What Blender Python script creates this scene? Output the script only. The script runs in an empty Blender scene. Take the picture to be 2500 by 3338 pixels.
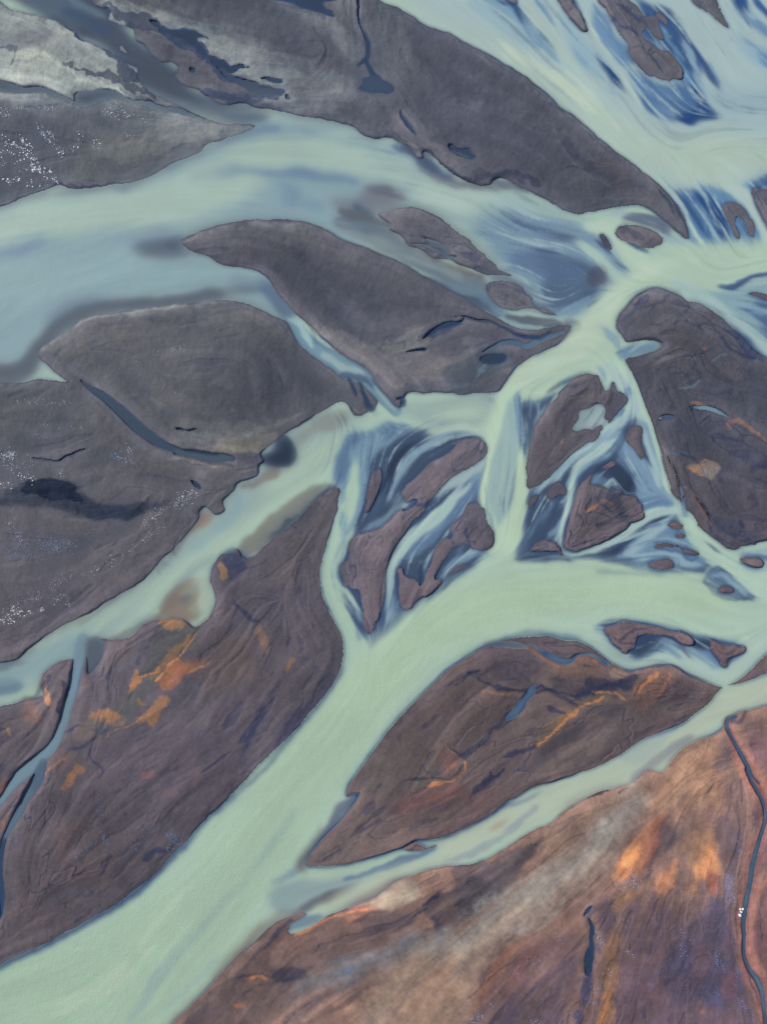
import bpy, math, time
import numpy as np
R = math.radians
scene = bpy.context.scene
# ------------------------------------------------ camera, sky, sun, exposure
M_UNIT = 0.12                                  # metres per plan unit
cam_d = bpy.data.cameras.new('camera'); cam = bpy.data.objects.new('camera', cam_d)
scene.collection.objects.link(cam); scene.camera = cam
HALF_W, HALF_H, ALT = 2500 * M_UNIT / 2, 3338 * M_UNIT / 2, 330.0
cam_d.sensor_fit = 'VERTICAL'; cam_d.sensor_height = 24; cam_d.lens = 24 * ALT / (2 * HALF_H)
cam.location = (0, 0, ALT); cam.rotation_euler = (0, 0, 0)
cam_d.clip_start = 1; cam_d.clip_end = 6000
SUN_EL, SUN_AZ = R(40), math.atan2(-0.86, 0.50)   # low sun from the upper left
world = bpy.data.worlds.new('World'); scene.world = world; world.use_nodes = True
wn_ = world.node_tree; bg = wn_.nodes['Background']; sky = wn_.nodes.new('ShaderNodeTexSky')
sky.sky_type = 'NISHITA'; sky.sun_disc = False; sky.sun_elevation = SUN_EL; sky.sun_rotation = SUN_AZ
wn_.links.new(sky.outputs[0], bg.inputs[0]); bg.inputs[1].default_value = 0.11
sd = bpy.data.lights.new('sun', 'SUN'); sd.energy = 3.2; sd.angle = R(0.5); sd.color = (1, .96, .9)
sun = bpy.data.objects.new('sun', sd); scene.collection.objects.link(sun)
from mathutils import Vector
sv = Vector((math.sin(SUN_AZ) * math.cos(SUN_EL), math.cos(SUN_AZ) * math.cos(SUN_EL), math.sin(SUN_EL)))
sun.rotation_euler = sv.to_track_quat('Z', 'Y').to_euler(); sun.location = sv * 500
vs = scene.view_settings; vs.view_transform = 'Standard'; vs.look = 'None'; vs.exposure = 0; vs.gamma = 1
# what a flat diffuse patch of albedo 1 shows in this light (per channel): picture colour / GAIN = albedo
GAIN = np.array([1.0, 1.0, 1.0], np.float32)

BARS = {
1: 'sand flat, paled by painted wet glare, filling the upper left corner, strewn with white flecks',
2: 'long slate grey gravel bar between the upper left river and the bright upper right river',
3: 'dark tongue-shaped gravel bar with a rounded western nose in the middle of the upper left river',
4: 'broad oval grey gravel flat at the left edge with a blue slot channel running through it',
5: 'brown and orange stained bar between the main channel and the pale western branch',
6: 'pointed brown island between the straight main channel and the lower right branch',
7: 'rust red and purple plain filling the lower right corner, streaked with orange',
8: 'slate grey flat at the right edge east of the thin bright channel',
9: 'tall teardrop island right of the bright vertical ribbon, with a milky pool in it',
10: 'small dark island between two cascades just below the bright river bend',
11: 'triangular brown island wrapped by a thin white channel, with a dark flooded head',
12: 'lobed mauve island west of the bright vertical ribbon',
13: 'small dark lens of sand in the blue shallows, left of the lobed island',
14: 'long teardrop bar ending in a sharp point where three braids meet the main channel',
15: 'ragged fingered bar just above the main channel, beside the long pointed bar',
16: 'notched bar directly left of the foot of the bright vertical ribbon',
17: 'thin dark crescent of sand along the upper bank of the main channel',
18: 'low dark crescent island above the wide junction of the main channel',
19: 'almond-shaped islet alone in the fan of thin braids at right',
20: 'thin wavy strip of sand in the fan of braids above the almond islet',
21: 'small oval islet close to the right edge below the grey flat',
22: 'tiny oval islet inside the dark rhombus of shallows at right',
23: 'tiny islet between the wavy strip and the thin bright channel',
24: 'tiny islet at the top of the fan of braids under the bright fork',
25: 'arched island with a dark blue lagoon inside it, at the head of the lower right loop',
26: 'small triangular island near the right edge inside the loop',
27: 'flat lens-shaped bar hugging the lower bank of the main channel',
28: 'narrow dark bar trailing right from the flat lens-shaped bar',
29: 'largest island in the upper right river, ending in a rounded foot',
30: 'small sliver of sand right of the largest upper right island',
31: 'very small pebble-shaped islet high in the upper right river',
32: 'narrow pointed bar hanging from the top edge left of the largest upper right island',
33: 'pointed wedge bar hanging from the top edge near the right corner',
34: 'small dark bar cut by the top edge, leftmost in the upper right river',
35: 'horseshoe-shaped bar in the cascade neck at right',
36: 'dark bar cut by the right edge beside the horseshoe-shaped bar',
37: 'light mauve eye-shaped islet where the upper left river meets the middle river',
38: 'tiny sliver of sand left of the light eye-shaped islet',
39: 'leaf-shaped bar lying between the upper left river and its brown shallows',
40: 'small leaf-shaped bar just below the larger leaf, before the river neck',
41: 'thin spit of sand at the right edge in the blue side arm',
42: 'narrow curved spit between the thin bright channel and the grey flat',
43: 'small broken dark islet above the blue pool left of the triangular island',
44: 'small dark patch of sand at the right foot of the bright vertical ribbon',
45: 'slim mauve bar right of the milky cross channel above the triangular island',
46: 'smooth oval mound beside the flooded head of the triangular island',
47: 'tiny reddish bar at the lower edge of the pointed brown island',
}
WATERS = {
1: ('stream', 'blue grey stream flowing down the left edge through the brown bar'),
2: ('stream', 'darker second arm of the left edge stream, below the fork'),
3: ('stream', 'pale blue slot stream cutting down to the western branch through the central bars'),
4: ('stream', 'long dull blue slot channel tapering across the oval grey flat'),
5: ('pool', 'dark navy pool at the bank of the western branch'),
6: ('stream', 'dark blue creek running down from the top edge into the grey bar'),
7: ('pool', 'round-footed dark blue pool at the end of the creek from the top edge'),
8: ('pool', 'deep blue inlet cut by the top edge'),
9: ('stream', 'thin leaf-like slot of blue water on the grey northern bar'),
10: ('stream', 'dark winding creek across the pale sand flat at the left edge'),
11: ('pool', 'ragged dark blue pool among the pale sand right of the upper left corner'),
12: ('stream', 'narrow blue-green stream winding down the rust plain near the right edge'),
13: ('shallows', 'wide beige sheet of shallow silty water crossing the rust plain'),
14: ('shallows', 'blue grey shallows between the brown bars at the bottom'),
15: ('stream', 'tapering blue stream inside the pointed brown island'),
16: ('pool', 'narrow vertical dark pool in the rust plain'),
17: ('pool', 'pale milky pool in the teardrop island'),
18: ('stream', 'thin dark creek in the middle of the central bar'),
19: ('stream', 'short bright blue creek on the grey flat at right'),
20: ('stream', 'thin blue thread along the left rim of the grey flat at right'),
21: ('pool', 'dark lagoon at the head of the triangular island'),
22: ('stream', 'thin blue side stream under the lens-shaped bar'),
}
S = 'A '
FLECKS = [
('white_flecks', 'dense spray of white flecks on the dark sand at the upper left edge',
 [('A 0,800,60 60,770,60 110,800,60 60,860,70', 110, 1.0, 3.5, 5), ('A 110,730,20 180,850,50 230,940,40 320,980,30', 150, 1.0, 4.5, 4),
  ('A 200,680,16 250,740,20 350,840,30', 90, 1.0, 3.5, 4), ('A 230,680,10 290,740,14 330,790,14', 40, 1.0, 2.6, 3), ('A 0,880,80 120,930,90 280,920,60', 60, 1.2, 5.5, 3),
  ('A 20,970,40 150,1000,60 300,970,40', 50, 1.0, 4.2, 3), ('A 360,820,60 430,780,50 440,720,30', 45, 1.0, 3.6, 4), ('A 500,780,14 545,770,12', 40, 1.0, 2.8, 8),
  ('A 700,735,14 740,745,8', 16, 1.0, 3.0, 4)], 'w'),
('white_flecks', 'thin scatter of white flecks along the creek on the pale sand flat',
 [('A 0,600,30 40,615,40', 60, .9, 2.6, 6), ('A 80,595,8 250,585,14 320,575,14 420,550,10', 60, .9, 2.6, 3), ('A 490,600,6 600,610,26 710,625,26', 90, .9, 3.0, 5),
  ('A 60,470,20 200,490,20 340,540,20', 30, .8, 1.6, 3), ('A 790,650,10 830,655,6', 8, .9, 2.4, 3)], 'w'),
('white_flecks', 'white flecks speckling the left edge of the oval grey flat',
 [('D 0,1160,20 40,1140,30 80,1120,20', 110, .9, 3.2, 8), ('D 40,1200,20 130,1180,10 200,1160,6', 60, .8, 2.0, 5), ('D 0,1290,14 60,1295,10', 20, 1.2, 3.6, 4), ('D 115,1260,16 190,1255,16', 34, 1.2, 3.6, 5),
  ('D 320,1240,20 370,1225,10', 20, 1, 2.4, 4), ('D 60,860,20 150,850,24 300,845,24 420,860,16', 60, .8, 2.0, 2), ('D 640,1150,30 700,1160,30 720,1180,20', 50, .9, 2.2, 5), ('D 680,1060,8 710,1130,14', 30, .9, 2.0, 4),
  ('D 920,550,10 1000,575,8', 26, .8, 1.8, 5), ('D 850,575,4 885,540,4', 12, .8, 1.6, 4), ('D 740,640,4 790,640,4', 12, .8, 1.6, 4), ('D 880,820,4 940,800,10 1000,795,4', 26, .7, 1.4, 4),
  ('D 210,970,8 260,965,8', 16, .7, 1.6, 3), ('D 300,985,6 460,990,12', 30, .7, 1.6, 4), ('D 190,1030,10 260,1030,10', 24, .7, 1.4, 4)], 'w'),
('white_flecks', 'broken line of white flecks above the western branch',
 [('D 960,1390,30 1020,1350,24 1080,1330,16', 170, .8, 2.4, 6), ('D 760,1520,20 870,1440,34 960,1400,30', 140, .8, 2.2, 4), ('D 1000,1410,10 1060,1460,6', 22, .8, 1.8, 4),
  ('G 650,350,16 760,280,16 900,180,24', 90, .8, 1.9, 3), ('G 380,470,12 520,430,20 650,340,20', 60, .8, 2.0, 3), ('G 80,610,10 200,570,14 340,480,16 400,440,10', 170, .7, 1.6, 4),
  ('G 0,670,10 80,630,12', 70, .8, 1.8, 5), ('G 0,710,24 70,670,30 130,655,20', 90, 1.0, 4.2, 5), ('G 150,660,16 240,640,20', 34, 1.0, 3.8, 3), ('G 260,600,40 400,560,30', 34, .8, 2.8, 2), ('G 370,630,14 395,635,6', 8, 1.4, 3.2, 3), ('G 1100,-20,20 1000,0,20', 30, .8, 1.8, 4)], 'w'),
('grey_flecks', 'pale lilac patches on the brown flat at the left edge',
 [('G 60,180,14 85,200,12', 26, 1, 2.8, 8), ('G 55,255,26 120,280,26 90,240,20', 70, 1, 3.0, 10), ('G 230,270,40 330,290,50 400,270,50', 300, .8, 2.0, 7), ('G 340,220,12 350,290,20', 70, .8, 1.8, 6),
  ('G 480,240,6 500,310,6', 24, .8, 1.6, 5), ('G 100,340,8 185,345,6', 44, 1, 2.4, 8), ('G 230,330,20 400,300,20', 80, .8, 1.8, 5)], 'g'),
('blue_flecks', 'cobalt blue flecks among the pale patches on the left flats',
 [('G 20,350,30 140,340,24', 120, .9, 2.0, 8), ('G 220,290,30 300,300,30', 120, .9, 2.0, 8), ('D 590,1140,16 660,1150,30 710,1180,16', 130, .9, 2.2, 8), ('D 40,1120,8 90,1110,6', 26, .9, 1.8, 6)], 'b'),
('blue_flecks', 'blue fleck trails on the brown bar above the lower left bend',
 [('J 545,450,10 545,530,10', 40, .8, 1.8, 5), ('J 520,570,10 525,640,16 500,690,20 440,725,16 380,765,18', 190, .8, 1.8, 5), ('J 560,620,10 585,690,16 590,740,14', 110, .8, 1.8, 5),
  ('J 900,620,20 950,660,40 920,710,30', 200, .8, 1.9, 7), ('J 760,600,10 850,590,10', 50, .8, 1.6, 5), ('J 735,705,18 745,700,12', 40, .8, 1.8, 7), ('J 775,640,6 785,650,6', 14, .8, 1.6, 5)], 'b'),
('grey_flecks', 'white and lilac spots scattered over the rust plain',
 [('L 840,910,14 930,870,30 905,820,14', 130, .9, 2.6, 8), ('L 740,1160,30 755,1210,40', 90, .9, 2.6, 7), ('L 1410,850,10 1450,860,30 1470,930,30 1430,980,30', 150, .8, 2.2, 6), ('L 1490,660,20 1510,740,20', 40, .8, 2.0, 5),
  ('L 890,1270,14 920,1260,12', 26, .8, 2.2, 6), ('L 810,1370,10 820,1390,10', 24, .8, 2.4, 8), ('L 1180,1250,8 1210,1200,8', 30, .8, 2.0, 6), ('L 1200,1150,14 1240,1190,10', 24, .8, 2.2, 5), ('L 520,1180,6 535,1195,6', 14, .9, 2.2, 6),
  ('L 420,1290,10 435,1270,8 280,1390,10', 36, .9, 2.2, 5), ('L 120,1600,14 70,1640,20 200,1510,8', 70, 1, 2.8, 7), ('L 380,1640,14 420,1650,14', 34, 1, 2.8, 8), ('L 600,1640,20 620,1590,12', 50, .8, 2.4, 6), ('L 700,1530,14 730,1440,14', 40, .8, 2.0, 5),
  ('L 1240,960,14 1270,970,14', 26, .8, 2.0, 6), ('L 890,1120,8 910,1070,6 950,1050,6', 24, .8, 1.8, 4), ('L 655,1405,6 700,1330,5', 14, .8, 2.2, 5), ('L 1575,600,5 1580,520,4', 12, .8, 1.8, 5), ('L 1190,385,4 1200,390,4', 6, .8, 1.8, 4)], 'g'),
('blue_flecks', 'blue fleck veins in the purple lower right corner',
 [('L 1370,1240,14 1375,1310,16 1400,1345,14', 80, .9, 2.0, 8), ('L 1420,1350,8 1495,1360,8 1490,1430,6', 70, .8, 1.8, 6), ('L 1540,1580,12 1500,1520,10', 36, .8, 1.8, 6), ('L 1340,1490,20 1400,1470,20', 50, .8, 1.6, 6), ('L 1440,980,30 1480,1000,20', 40, .8, 1.6, 6), ('L 860,900,20 930,890,16', 50, .9, 1.8, 7)], 'b'),
]
STONES = [(2411.5, 2963, .42, 'largest white stone, nearest the narrow eastern stream'), (2410, 2982.5, .55, 'lowest of the four white stones beside the eastern stream'),
          (2414, 2972, .40, 'middle white stone in the little cluster beside the eastern stream'), (2419, 2962.5, .38, 'uppermost white stone touching the eastern stream bank')]

FLOW = """
A -300,-50 400,200 900,560 1300,640 1657,650 B 600,760 1000,950 1657,1150 C 300,1150 750,1300 950,1450
A -300,1300 500,1150 1000,950 1500,850 B 400,820 1000,1000
A -300,1700 300,1500 900,1500 1500,1500
B -100,100 700,300 1300,700 1657,900 C 500,1050
B 800,0 1300,250 1657,500 C 600,650 1100,1050 1250,1300
C 300,0 600,400 1000,750 1657,800
C 700,0 950,500 1300,700
C 1100,-100 1400,500 1657,900
C 1300,1000 1350,1300
C 1657,1000 1700,1500
A 100,500 600,650 1100,700
A 0,900 400,800 900,850
D 300,600 1000,400 1500,500 E 300,800
D 450,720 800,1000 1100,1150 1400,1150
D 0,900 500,1000 900,1200 1200,1350
D 0,1500 500,1600 1000,1450
G 0,500 500,400 1000,200
E 300,200 800,400 1300,700
E 600,50 1100,300 1657,500
E 900,900 1300,600 1657,450
E 1657,700 F 300,700 700,500 900,250 1200,100 1900,50
F 900,350 1300,600 1657,900
F 950,700 1300,750 1657,750
F 250,850 200,1200 300,1600 I 200,400
F 900,700 1050,1100 1300,1500 I 1657,600
F 1000,1000 700,1100 400,1350 300,1600
F 780,1050 600,1300 560,1600
I 600,350 1000,100
I -100,500 600,550 1200,600 1900,700
F 1200,1100 1657,1250
F 1100,1300 1400,1600 1657,1620
E 1300,1000 700,1050 650,1400 H 550,300 600,800 650,950
E 1350,1250 1050,1500 H 850,500 780,750
H 1300,100 1050,500
E 900,900 300,1200 -200,1650 G 900,550 200,900 -200,1050
I 0,500 H 1100,700 700,1100 200,1650 J 1000,900 -200,1650
G 1600,200 1200,600 900,1100 300,1400 J 0,900
G 1657,900 1400,1400 J 1000,700 500,1000
G 400,850 400,1100 150,1500 J 0,500 0,1100
I 400,800 800,900 1000,1000 1600,950
H 1600,850 1300,1100 900,1600 K 500,750
I 1400,1000 900,1300 300,1500 K 1000,600 500,800
I 1657,1100 1200,1400 400,1657 K 1400,650 700,950 400,1100 J 1200,1500
L 1657,-50 1450,50 1600,500 1540,1100 1657,1600
L 1300,100 1000,600 600,1000 0,1400 K 900,1700
L 1350,200 1250,900 1050,1657
L 1000,900 750,1600
L 600,1000 0,1657
K 1300,900 900,1150 200,1400 J 1200,1657
"""
# plan of the delta: land (L), land ribbons (l), cuts (C, c), sediment stains (T, t), water (W, w)
OPS1 = """
# ---- large land bodies -------------------------------------------------
L sand_bar id=1 c=112,110,118 w=5 | A -400,-150 0,10 60,55 150,80 260,100 340,130 400,175 440,215 500,240 560,265 620,290 660,320 710,350 760,375 745,405 760,440 800,490 860,520 950,560 1080,625 1200,668 1300,672 1380,682 1360,705 1290,730 1210,755 1140,772 1100,800 1085,820 1010,858 930,890 850,940 770,975 650,998 560,1010 480,1022 380,1018 330,1003 200,1045 100,1085 0,1120 -400,1210
L sand_bar id=2 c=98,94,106 w=5 | A 440,-400 480,-60 520,30 600,60 590,110 640,130 720,160 740,220 790,250 820,300 880,345 940,350 965,385 940,420 1000,470 1060,480 1110,520 1200,570 1310,560 1400,590 1540,610 1657,635 B 420,635 560,660 660,685 700,720 790,745 850,745 880,752 920,780 960,800 1000,850 1040,858 1030,815 1060,820 1100,850 1150,890 1180,920 1240,955 1290,975 1390,1000 1430,965 1500,970 1540,1000 1600,1030 1657,1055 C 370,1035 440,1068 500,1097 560,1135 640,1155 720,1148 790,1125 880,1118 960,1110 1030,1135 1080,1180 1150,1230 1240,1290 1225,1225 1190,1150 1160,1100 1130,1060 1080,1010 980,930 880,850 800,790 700,700 600,620 540,580 460,500 330,400 220,335 100,270 0,222 B 1180,182 1050,130 970,80 880,35 800,-5 650,-400
L sand_bar id=3 c=98,92,103 w=3.5 | A 978,1300 1010,1280 1060,1262 1110,1240 1200,1212 1310,1190 1450,1183 1560,1185 1657,1200 B 480,1225 540,1255 600,1290 720,1335 850,1390 960,1440 1060,1500 1180,1560 1290,1620 E 1290,300 1400,370 1480,410 1560,445 1657,455 F 420,455 500,440 560,430 600,440 590,470 540,530 450,575 380,605 320,650 280,695 230,765 205,790 150,800 80,800 0,812 E 1200,800 1120,795 1040,800 960,798 945,820 940,850 925,872 900,885 850,830 800,760 740,690 640,620 540,545 460,465 400,410 350,375 310,320 250,250 220,200 180,160 120,130 0,115 D 1180,98 1130,65 1060,45 1020,25
L sand_bar id=4 c=100,95,103 w=3.5 | D 212,600 240,545 300,510 360,480 410,440 440,400 500,380 600,365 700,350 900,320 1060,308 1180,297 1300,308 1400,340 1500,390 1560,420 1600,480 1657,530 E 430,545 500,620 570,680 620,720 680,730 730,745 790,800 800,820 792,865 740,905 700,925 660,915 645,880 620,855 590,850 500,900 400,960 330,1000 300,1025 E 170,1125 190,1160 160,1180 150,1240 100,1265 40,1290 20,1330 0,1345 D 1205,1380 1218,1430 1170,1455 1110,1410 1078,1440 1075,1470 1040,1530 1000,1580 930,1657 G 900,350 830,430 740,510 600,590 480,660 300,760 180,840 90,915 0,930 -400,960 D -400,745 0,742 130,742 200,722 260,728 320,735 370,738 320,705 260,650 225,625
L sand_bar id=5 c=98,90,98 w=5 | E 590,1312 540,1318 480,1370 420,1420 350,1500 270,1560 200,1620 H 180,310 120,370 70,355 40,310 20,340 G 1200,345 1150,430 1135,480 1160,540 1168,600 1130,680 1060,740 1000,700 920,690 850,700 780,725 700,790 620,800 550,800 500,806 440,860 400,905 320,933 240,990 222,1060 250,1095 150,1122 0,1165 -400,1220 J -400,1530 0,1335 180,1262 330,1182 500,1092 640,1008 760,920 860,835 940,750 1020,660 1080,590 1180,485 1300,370 1430,230 H 340,1310 430,1205 560,1045 600,965 615,880 605,790 560,700 520,620 500,560 495,470 500,370 520,290 550,200 585,100 590,0
L sand_bar id=6 c=112,97,97 w=3 | K 408,800 430,750 470,700 520,640 600,560 650,500 705,412 650,420 625,430 660,350 740,240 830,120 920,0 H 680,1540 780,1400 880,1270 970,1170 1080,1060 1180,970 1300,890 1400,840 1500,800 1657,790 I 370,790 470,785 560,810 620,815 700,845 760,885 800,915 850,950 900,975 960,972 1060,950 1150,950 1240,1000 1340,1040 1400,1058 1440,1050 1520,1010 1580,960 1657,890 1990,700 1990,860 1657,990 1500,1045 1420,1060 1390,1090 1350,1140 1270,1205 1200,1260 1100,1300 1000,1340 850,1440 700,1510 540,1560 400,1600 300,1657 K 1500,460 1400,530 1290,590 1150,650 1080,665 1000,662 930,700 800,745 650,785 500,805 430,806
L sand_bar id=7 c=146,114,102 w=5 | I 1990,1110 1657,1150 1560,1180 1500,1195 1430,1230 1420,1290 1300,1350 1200,1400 1140,1465 1090,1520 L 1010,290 950,345 850,380 740,410 650,460 560,510 500,565 400,605 300,670 170,750 50,795 K 1240,800 1150,810 1080,820 1000,850 900,890 830,940 760,985 660,1020 560,1060 470,1108 390,1150 330,1165 345,1110 420,1062 400,1050 330,1070 250,1110 150,1200 50,1280 0,1335 J 1150,1440 1040,1560 940,1657 750,1880 600,2200 L 2000,2200
L sand_bar id=8 c=94,88,99 w=3 | F 840,440 870,370 940,290 1010,245 1060,232 1110,245 1190,268 1220,300 1290,320 1380,370 1450,430 1520,490 1570,550 1657,605 1990,700 1990,1560 1657,1590 1520,1625 I 1480,322 1440,315 1380,270 1300,200 1230,110 F 1212,1480 1190,1400 1150,1330 1110,1230 1080,1100 1040,970 1000,870 950,740 915,670 890,620 960,600 1060,570 1095,540 1060,512 980,510 900,525 870,490
# ---- braid islands ------------------------------------------------------
L sand_bar id=9 c=100,89,96 w=2 | F 367,1327 357,1250 358,1150 378,1070 410,960 465,880 520,815 560,765 620,710 690,690 735,708 762,750 778,800 768,850 775,930 782,985 750,1010 745,1035 680,1075 600,1130 530,1200 480,1258 430,1300
L sand_bar id=10 c=92,84,94 w=2 | F 770,840 800,780 832,740 850,785 890,800 905,840 880,880 850,910 800,960 782,930
L sand_bar id=11 c=98,88,96 w=3 | F 565,1648 565,1560 578,1490 600,1420 640,1310 690,1240 740,1190 820,1160 850,1190 900,1250 935,1290 945,1350 1000,1440 990,1468 920,1500 850,1560 760,1610 640,1652
L sand_bar id=12 c=104,92,100 w=3 | E 1240,1060 1300,1043 1365,1050 1385,1110 1350,1160 1280,1210 1210,1240 1150,1290 1100,1360 1060,1395 990,1380 950,1385 920,1340 960,1290 1010,1240 1090,1160 1170,1120 1210,1080
L sand_bar id=13 c=92,84,94 w=3 | E 800,1200 824,1225 815,1300 780,1390 745,1440 725,1440 745,1340 768,1250
L sand_bar id=14 c=98,88,96 w=2 | H 752,775 735,740 718,660 700,590 690,540 650,535 612,470 592,410 630,380 640,310 680,235 760,215 830,190 900,120 1000,85 1070,70 1050,110 970,190 920,265 880,340 855,420 850,500 835,600 800,690 775,750
L sand_bar id=15 c=96,86,94 w=3 | H 912,420 935,408 950,465 1010,480 1035,520 1062,450 1090,390 1110,320 1150,270 1195,260 1200,330 1160,400 1110,480 1160,480 1100,540 1000,612 940,655 915,560
L sand_bar id=16 c=96,87,97 w=3 | H 1195,250 1200,190 1260,130 1300,60 1360,90 1385,170 1420,230 1413,290 1380,325 1310,310 1250,300 1210,320
l sand_bar id=17 c=90,84,96 w=2 | H 1150,488,8 1200,450,18 1260,412,26 1315,395,14
L sand_bar id=18 c=92,84,94 w=2 | I 378,330 395,295 430,270 490,278 540,310 560,345 500,335 430,325
L sand_bar id=19 c=102,90,97 w=1.5 | I 1005,388 1060,372 1120,366 1165,403 1130,422 1060,425 1015,408
l sand_bar id=20 c=104,88,94 w=3 | I 1050,300,26 1110,296,26 1190,305,24 1215,325,30 1290,345,28
L sand_bar id=21 c=104,90,94 w=2 | I 1505,375 1570,362 1640,372 1625,405 1570,415 1520,395
L sand_bar id=22 c=104,88,94 w=2 | I 1380,540 1430,516 1480,528 1460,552 1400,557
L sand_bar id=23 c=104,88,94 w=2 | I 1150,245 1200,230 1232,243 1180,262
L sand_bar id=24 c=104,88,94 w=2 | I 1120,180 1170,172 1225,210 1150,210
L sand_bar id=25 c=106,90,94 w=3 | I 780,745 860,713 960,710 1080,735 1140,755 1230,790 1270,830 1200,830 1150,795 1080,780 1000,770 950,790 955,825 920,855 905,850 908,890 870,870 820,810 785,775
L sand_bar id=26 c=104,88,92 w=2 | I 1340,805 1420,825 1552,855 1500,885 1460,895 1435,962 1400,920 1365,860
L sand_bar id=27 c=98,86,92 w=1.5 | I 300,800 400,790 490,793 570,815 605,845 622,878 560,885 480,870 400,840 330,818
L sand_bar id=28 c=98,86,92 w=1.5 | I 612,812 680,832 750,878 802,918 760,908 700,870 630,868
L sand_bar id=29 c=98,90,99 w=3 | C 735,-400 960,-400 900,-10 945,40 985,100 1000,150 990,195 1060,250 1130,290 1180,350 1205,395 1190,430 1100,432 1010,402 950,352 912,305 905,240 870,190 830,125 790,60 745,0
L sand_bar id=30 c=96,88,98 w=2 | C 1005,90 1030,80 1070,140 1112,220 1060,205 1010,150
L sand_bar id=31 c=100,88,96 w=2 | C 1048,65 1100,90 1130,140 1122,155 1080,120
L sand_bar id=32 c=96,90,98 w=2 | C 500,-400 590,-400 605,0 640,60 682,172 625,130 570,60 530,0
L sand_bar id=33 c=96,90,98 w=2 | C 1180,-400 1330,-400 1375,0 1412,70 1458,162 1380,110 1310,50 1255,0
L sand_bar id=34 c=94,88,98 w=2 | C 150,-400 280,-400 312,0 316,40 270,22 230,-10
L sand_bar id=35 c=96,88,97 w=2 | C 1415,1105 1450,1090 1510,1115 1555,1170 1588,1240 1580,1290 1545,1265 1530,1200 1490,1175 1480,1200 1510,1260 1500,1302 1460,1250 1440,1180
L sand_bar id=36 c=92,86,98 w=2 | C 1575,1030 1610,1018 1657,1030 1990,1060 1990,1350 1680,1260 1650,1225 1605,1130
L sand_bar id=37 c=112,100,106 w=2 | C 835,1243 900,1215 1000,1228 1080,1270 1105,1305 1050,1335 970,1340 900,1312 855,1278
L sand_bar id=38 c=92,86,92 w=2 | C 748,1258 780,1270 800,1310 815,1352 780,1335 765,1295
L sand_bar id=39 c=104,97,106 w=3 | B 800,1152 860,1145 890,1130 930,1123 1000,1122 1100,1160 1200,1230 1290,1300 1400,1400 1500,1480 1562,1515 1480,1485 1390,1490 1300,1450 1230,1430 1190,1405 1100,1400 1020,1350 960,1330 930,1280 860,1245 865,1220 820,1180
L sand_bar id=40 c=104,97,104 w=2 | F 138,215 200,190 290,200 350,250 400,310 480,352 540,385 470,375 400,345 340,345 290,352 220,340 180,310 150,270 140,240
L sand_bar id=41 c=98,88,97 w=1.5 | C 1545,1580 1600,1583 1657,1597 1990,1620 1990,1640 1657,1625 1590,1605
l sand_bar id=42 c=96,88,94 w=2 | F 1060,985,6 1090,1080,22 1120,1180,40 1150,1290,44 1172,1385,6
L sand_bar id=43 c=92,84,92 w=3 | F 470,1330 490,1300 520,1285 560,1290 585,1330 560,1370 530,1350 500,1375 470,1350
L sand_bar id=44 c=92,84,92 w=3 | F 365,1380 400,1340 440,1350 420,1390 390,1425 365,1460
L sand_bar id=45 c=100,88,96 w=3 | F 880,1040 905,985 950,965 990,990 985,1050 1000,1130 985,1165 940,1100 900,1070
L sand_bar id=47 c=118,90,86 w=1 | K 940,712 990,685 1030,692 1060,705 1120,690 1105,705 1030,720 960,718
"""
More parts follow.
